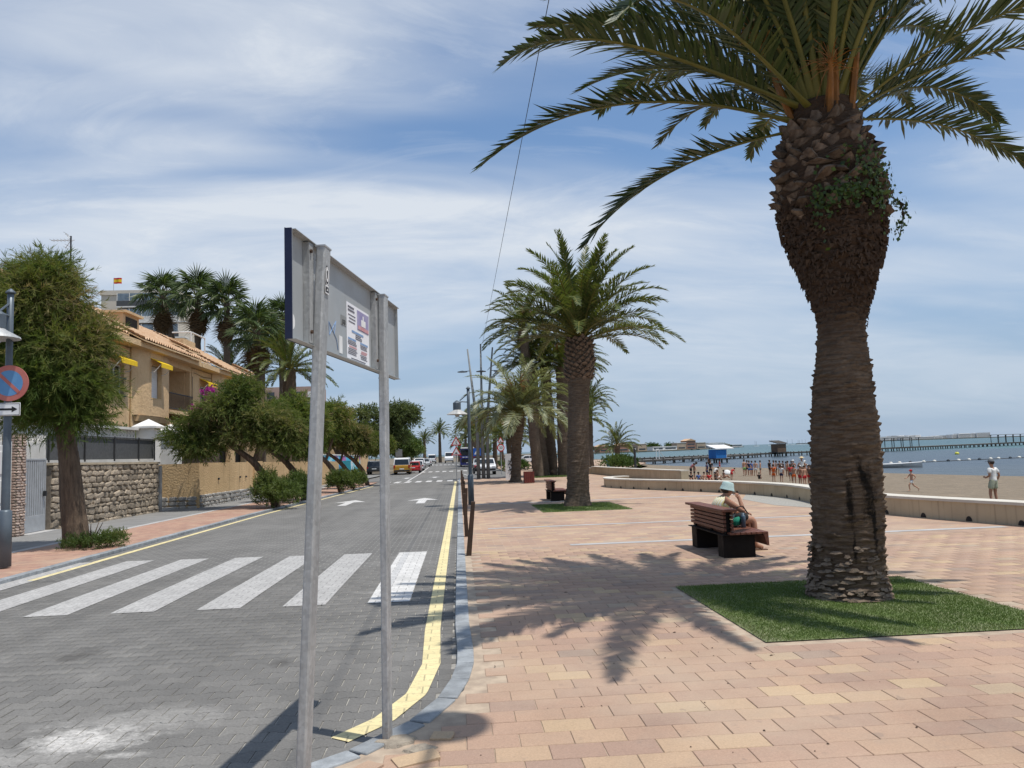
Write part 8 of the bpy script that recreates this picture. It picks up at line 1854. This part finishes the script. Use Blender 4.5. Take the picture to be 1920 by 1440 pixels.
def roof_rack(t):
    mb = MB()
    for sx in (-0.7, 0.7): mb.tube([(sx, -1.9, 2.0), (sx, 1.0, 2.0)], 0.025, 5)
    mb.build('roof_rail', M_trim, t)
vehicle('white and ochre van parked facing away under the trees', 'van', -6.75, 93.4, 0.02, 'van', 4.9, 1.92, 1.99, PW, PO, 'parked_van')
vehicle('red car parked in front of the ochre van', 'car', -5.75, 99.2, 0.0, 'hatch', 4.1, 1.75, 1.46, PR)
vehicle('white hatchback parked beyond the red car', 'car', -5.95, 112.5, 0.0, 'hatch', 4.2, 1.76, 1.48, PW)
vehicle('white car with pale windows facing the camera, parked on the left', 'car', -6.8, 134, math.pi, 'suv', 4.5, 1.85, 1.7, PW)
vehicle('silver car parked behind the white one on the left', 'car', -6.4, 147, math.pi, 'hatch', 4.3, 1.8, 1.55, PS)
vehicle('small white car further along the parked row', 'car', -6.6, 162, 0.0, 'hatch', 4.2, 1.8, 1.5, PW)
vehicle('white panel van far down the left row', 'van', -6.9, 200, 0.0, 'van', 5.2, 2.0, 2.4, PW, None, 'parked_van')
vehicle('white camper van driving towards the camera at the street end', 'van', -2.6, 203, math.pi, 'van', 5.6, 2.2, 2.8, PW, None, 'camper_van')
vehicle('dark car parked by the mural wall behind the far sign post', 'car', -10.2, 96, 0.0, 'suv', 4.4, 1.8, 1.65, PD)
def bus_marks(t):
    mb = MB(); mb.box2((-1.05, -5.82, 0.75), (1.05, -5.78, 1.35)); mb.build('engine_grille', M_trim, t)
    for i, (x0, w) in enumerate(((-0.85, 0.2), (-0.55, 0.22), (-0.25, 0.18), (0.02, 0.2), (0.30, 0.2), (0.58, 0.22))):
        mb = MB(); mb.box2((x0, -5.83, 1.55), (x0+w, -5.79, 1.72)); mb.build('lettering', M_stick, t)
    mb = MB(); mb.box2((-1.15, -5.78, 3.05), (1.15, 5.5, 3.32)); mb.build('roof_pod', PW, t, bevel=0.05)
vehicle('dark blue coach seen from behind at the right of the street', 'bus', 1.45, 138, 0.0, 'bus', 11.5, 2.5, 3.15, PB, None, 'coach', None, bus_marks)
vehicle('silver white car parked right of the coach', 'car', 2.75, 104, math.pi, 'hatch', 4.2, 1.8, 1.5, PS)
vehicle('white off-road car parked behind the three masts', 'car', 2.75, 78.5, math.pi, 'suv', 4.2, 1.75, 1.6, PW)
mo = empty('motorcycle', (1.75, 82, gz(82)), 0.3, 'dark motorcycle standing beside the white off-road car', 'motorcycle')
for yy in (-0.68, 0.68):
    R = Matrix.Translation((0, yy, 0.31)) @ Matrix.Rotation(math.pi/2, 4, 'Y'); mb = MB(); mb.lathe([(0.2, -0.05), (0.29, -0.06), (0.31, 0), (0.29, 0.06), (0.2, 0.05)], 16, (0, 0, 0), 0, R, False); w = mb.build('wheel', M_tyre, mo, True)
    mb = MB(); mb.lathe([(0.2, -0.02), (0.2, 0.02)], 12, (0, 0, 0), 0, R); mb.build('rim', M_rim, w)
mb = MB(); mb.ellip((0, 0.15, 0.78), (0.15, 0.32, 0.15), 10, 7); mb.build('fuel_tank', PR, mo, True)
mb = MB(); mb.box((0, -0.35, 0.80), (0.24, 0.62, 0.10)); mb.build('seat', M_trim, mo, bevel=0.03)
mb = MB(); mb.box((0, 0, 0.45), (0.28, 0.5, 0.34)); mb.tube([(0, 0.68, 0.31), (0, 0.45, 0.95)], 0.04, 6); mb.tube([(0, -0.68, 0.31), (0, -0.1, 0.5)], 0.04, 6); mb.build('engine_and_frame', M_dark, mo)
mb = MB(); mb.tube([(-0.38, 0.32, 1.05), (0, 0.42, 1.0), (0.38, 0.32, 1.05)], 0.02, 5); mb.ellip((0, 0.55, 0.9), (0.1, 0.08, 0.1), 8, 6); mb.build('handlebar', M_galv, mo)
for i, (x, y, c, lab) in enumerate(((10.4, 150, PS, 'grey car on the far path, between clump and young palm'), (13.5, 155, PW, 'white car on the far path by the sea'), (8.2, 128, PD, 'dark car seen through the clump trunks'))):
    vehicle(lab, 'car', x, y, math.pi/2, 'hatch', 4.2, 1.8, 1.5, c, None, 'parked_car', 'cars on the far path')
bb = empty('beach_bin', (18.0, 92.0, gz(92)+PZ), 0, 'blue litter tub under the young palm', 'litter bin')
mb = MB(); mb.lathe([(0.32, 0), (0.42, 0.95), (0.45, 0.97), (0.45, 1.05), (0.38, 1.05)], 14); mb.build('tub', pm('blue_plastic', (0.03, 0.22, 0.42), (0.025, 0.19, 0.38), 3, 0.5), bb); mb = MB(); mb.lathe([(0.46, 1.051), (0.40, 1.14), (0.0, 1.18)], 14); mb.build('lid', MATS['blue_plastic'], bb)
# a few oleander bushes at the clump's seaward side
rg = random.Random(9)
for i, (x, y, lab) in enumerate(((16.5, 82, 'low green bush with pale flowers under the seaside palm'), (18.3, 86, 'second low bush by the seaside palm'), (6.4, 92, 'bush behind the white board'))):
    b = empty('low_bush', (x, y, gz(y)), 0, lab, 'bush'); foliage('leaves', b, [((0, 0, 0.7), (1.5, 1.2, 0.75), 1), ((0.9, 0, 0.5), (0.9, 0.9, 0.5), 1)], 420, 0.4, 10, 0.06, 0.22, M_lfy, 520+i, droop=-0.1, shell=0.2)
    mb = MB(); mb.tube([(0, 0, -0.05), (0.05, 0, 0.6)], 0.06, 5); mb.build('stem', M_bark, b)
# small litter on the promenade: dry leaflets and seeds
lt = MB(); rg = random.Random(14)
for i in range(90):
    x, y = rg.uniform(-0.0, 5.0), rg.uniform(4.0, 9.0); 
    if x < KERBX(y)+0.15: continue
    a = rg.uniform(0, 6.28); s = rg.uniform(0.003, 0.007); q = 1 if rg.random() < 0.75 else 3.0
    M = Matrix.Translation((x, y, gz(y)+PZ+0.002)) @ Matrix.Rotation(a, 4, 'Z')
    lt.add([(-s*q, -s, 0), (s*q, -s*0.8, 0.001), (s*q*0.9, s, 0.001), (-s*q*0.8, s, 0.002), (0, 0, s*1.1)], [(0, 1, 4), (1, 2, 4), (2, 3, 4), (3, 0, 4)], 0, M)
tag(lt.build('fallen_seeds', M_fibre), 'tiny dark seeds and dry bits scattered on the paving', 'litter', None, 'stuff')
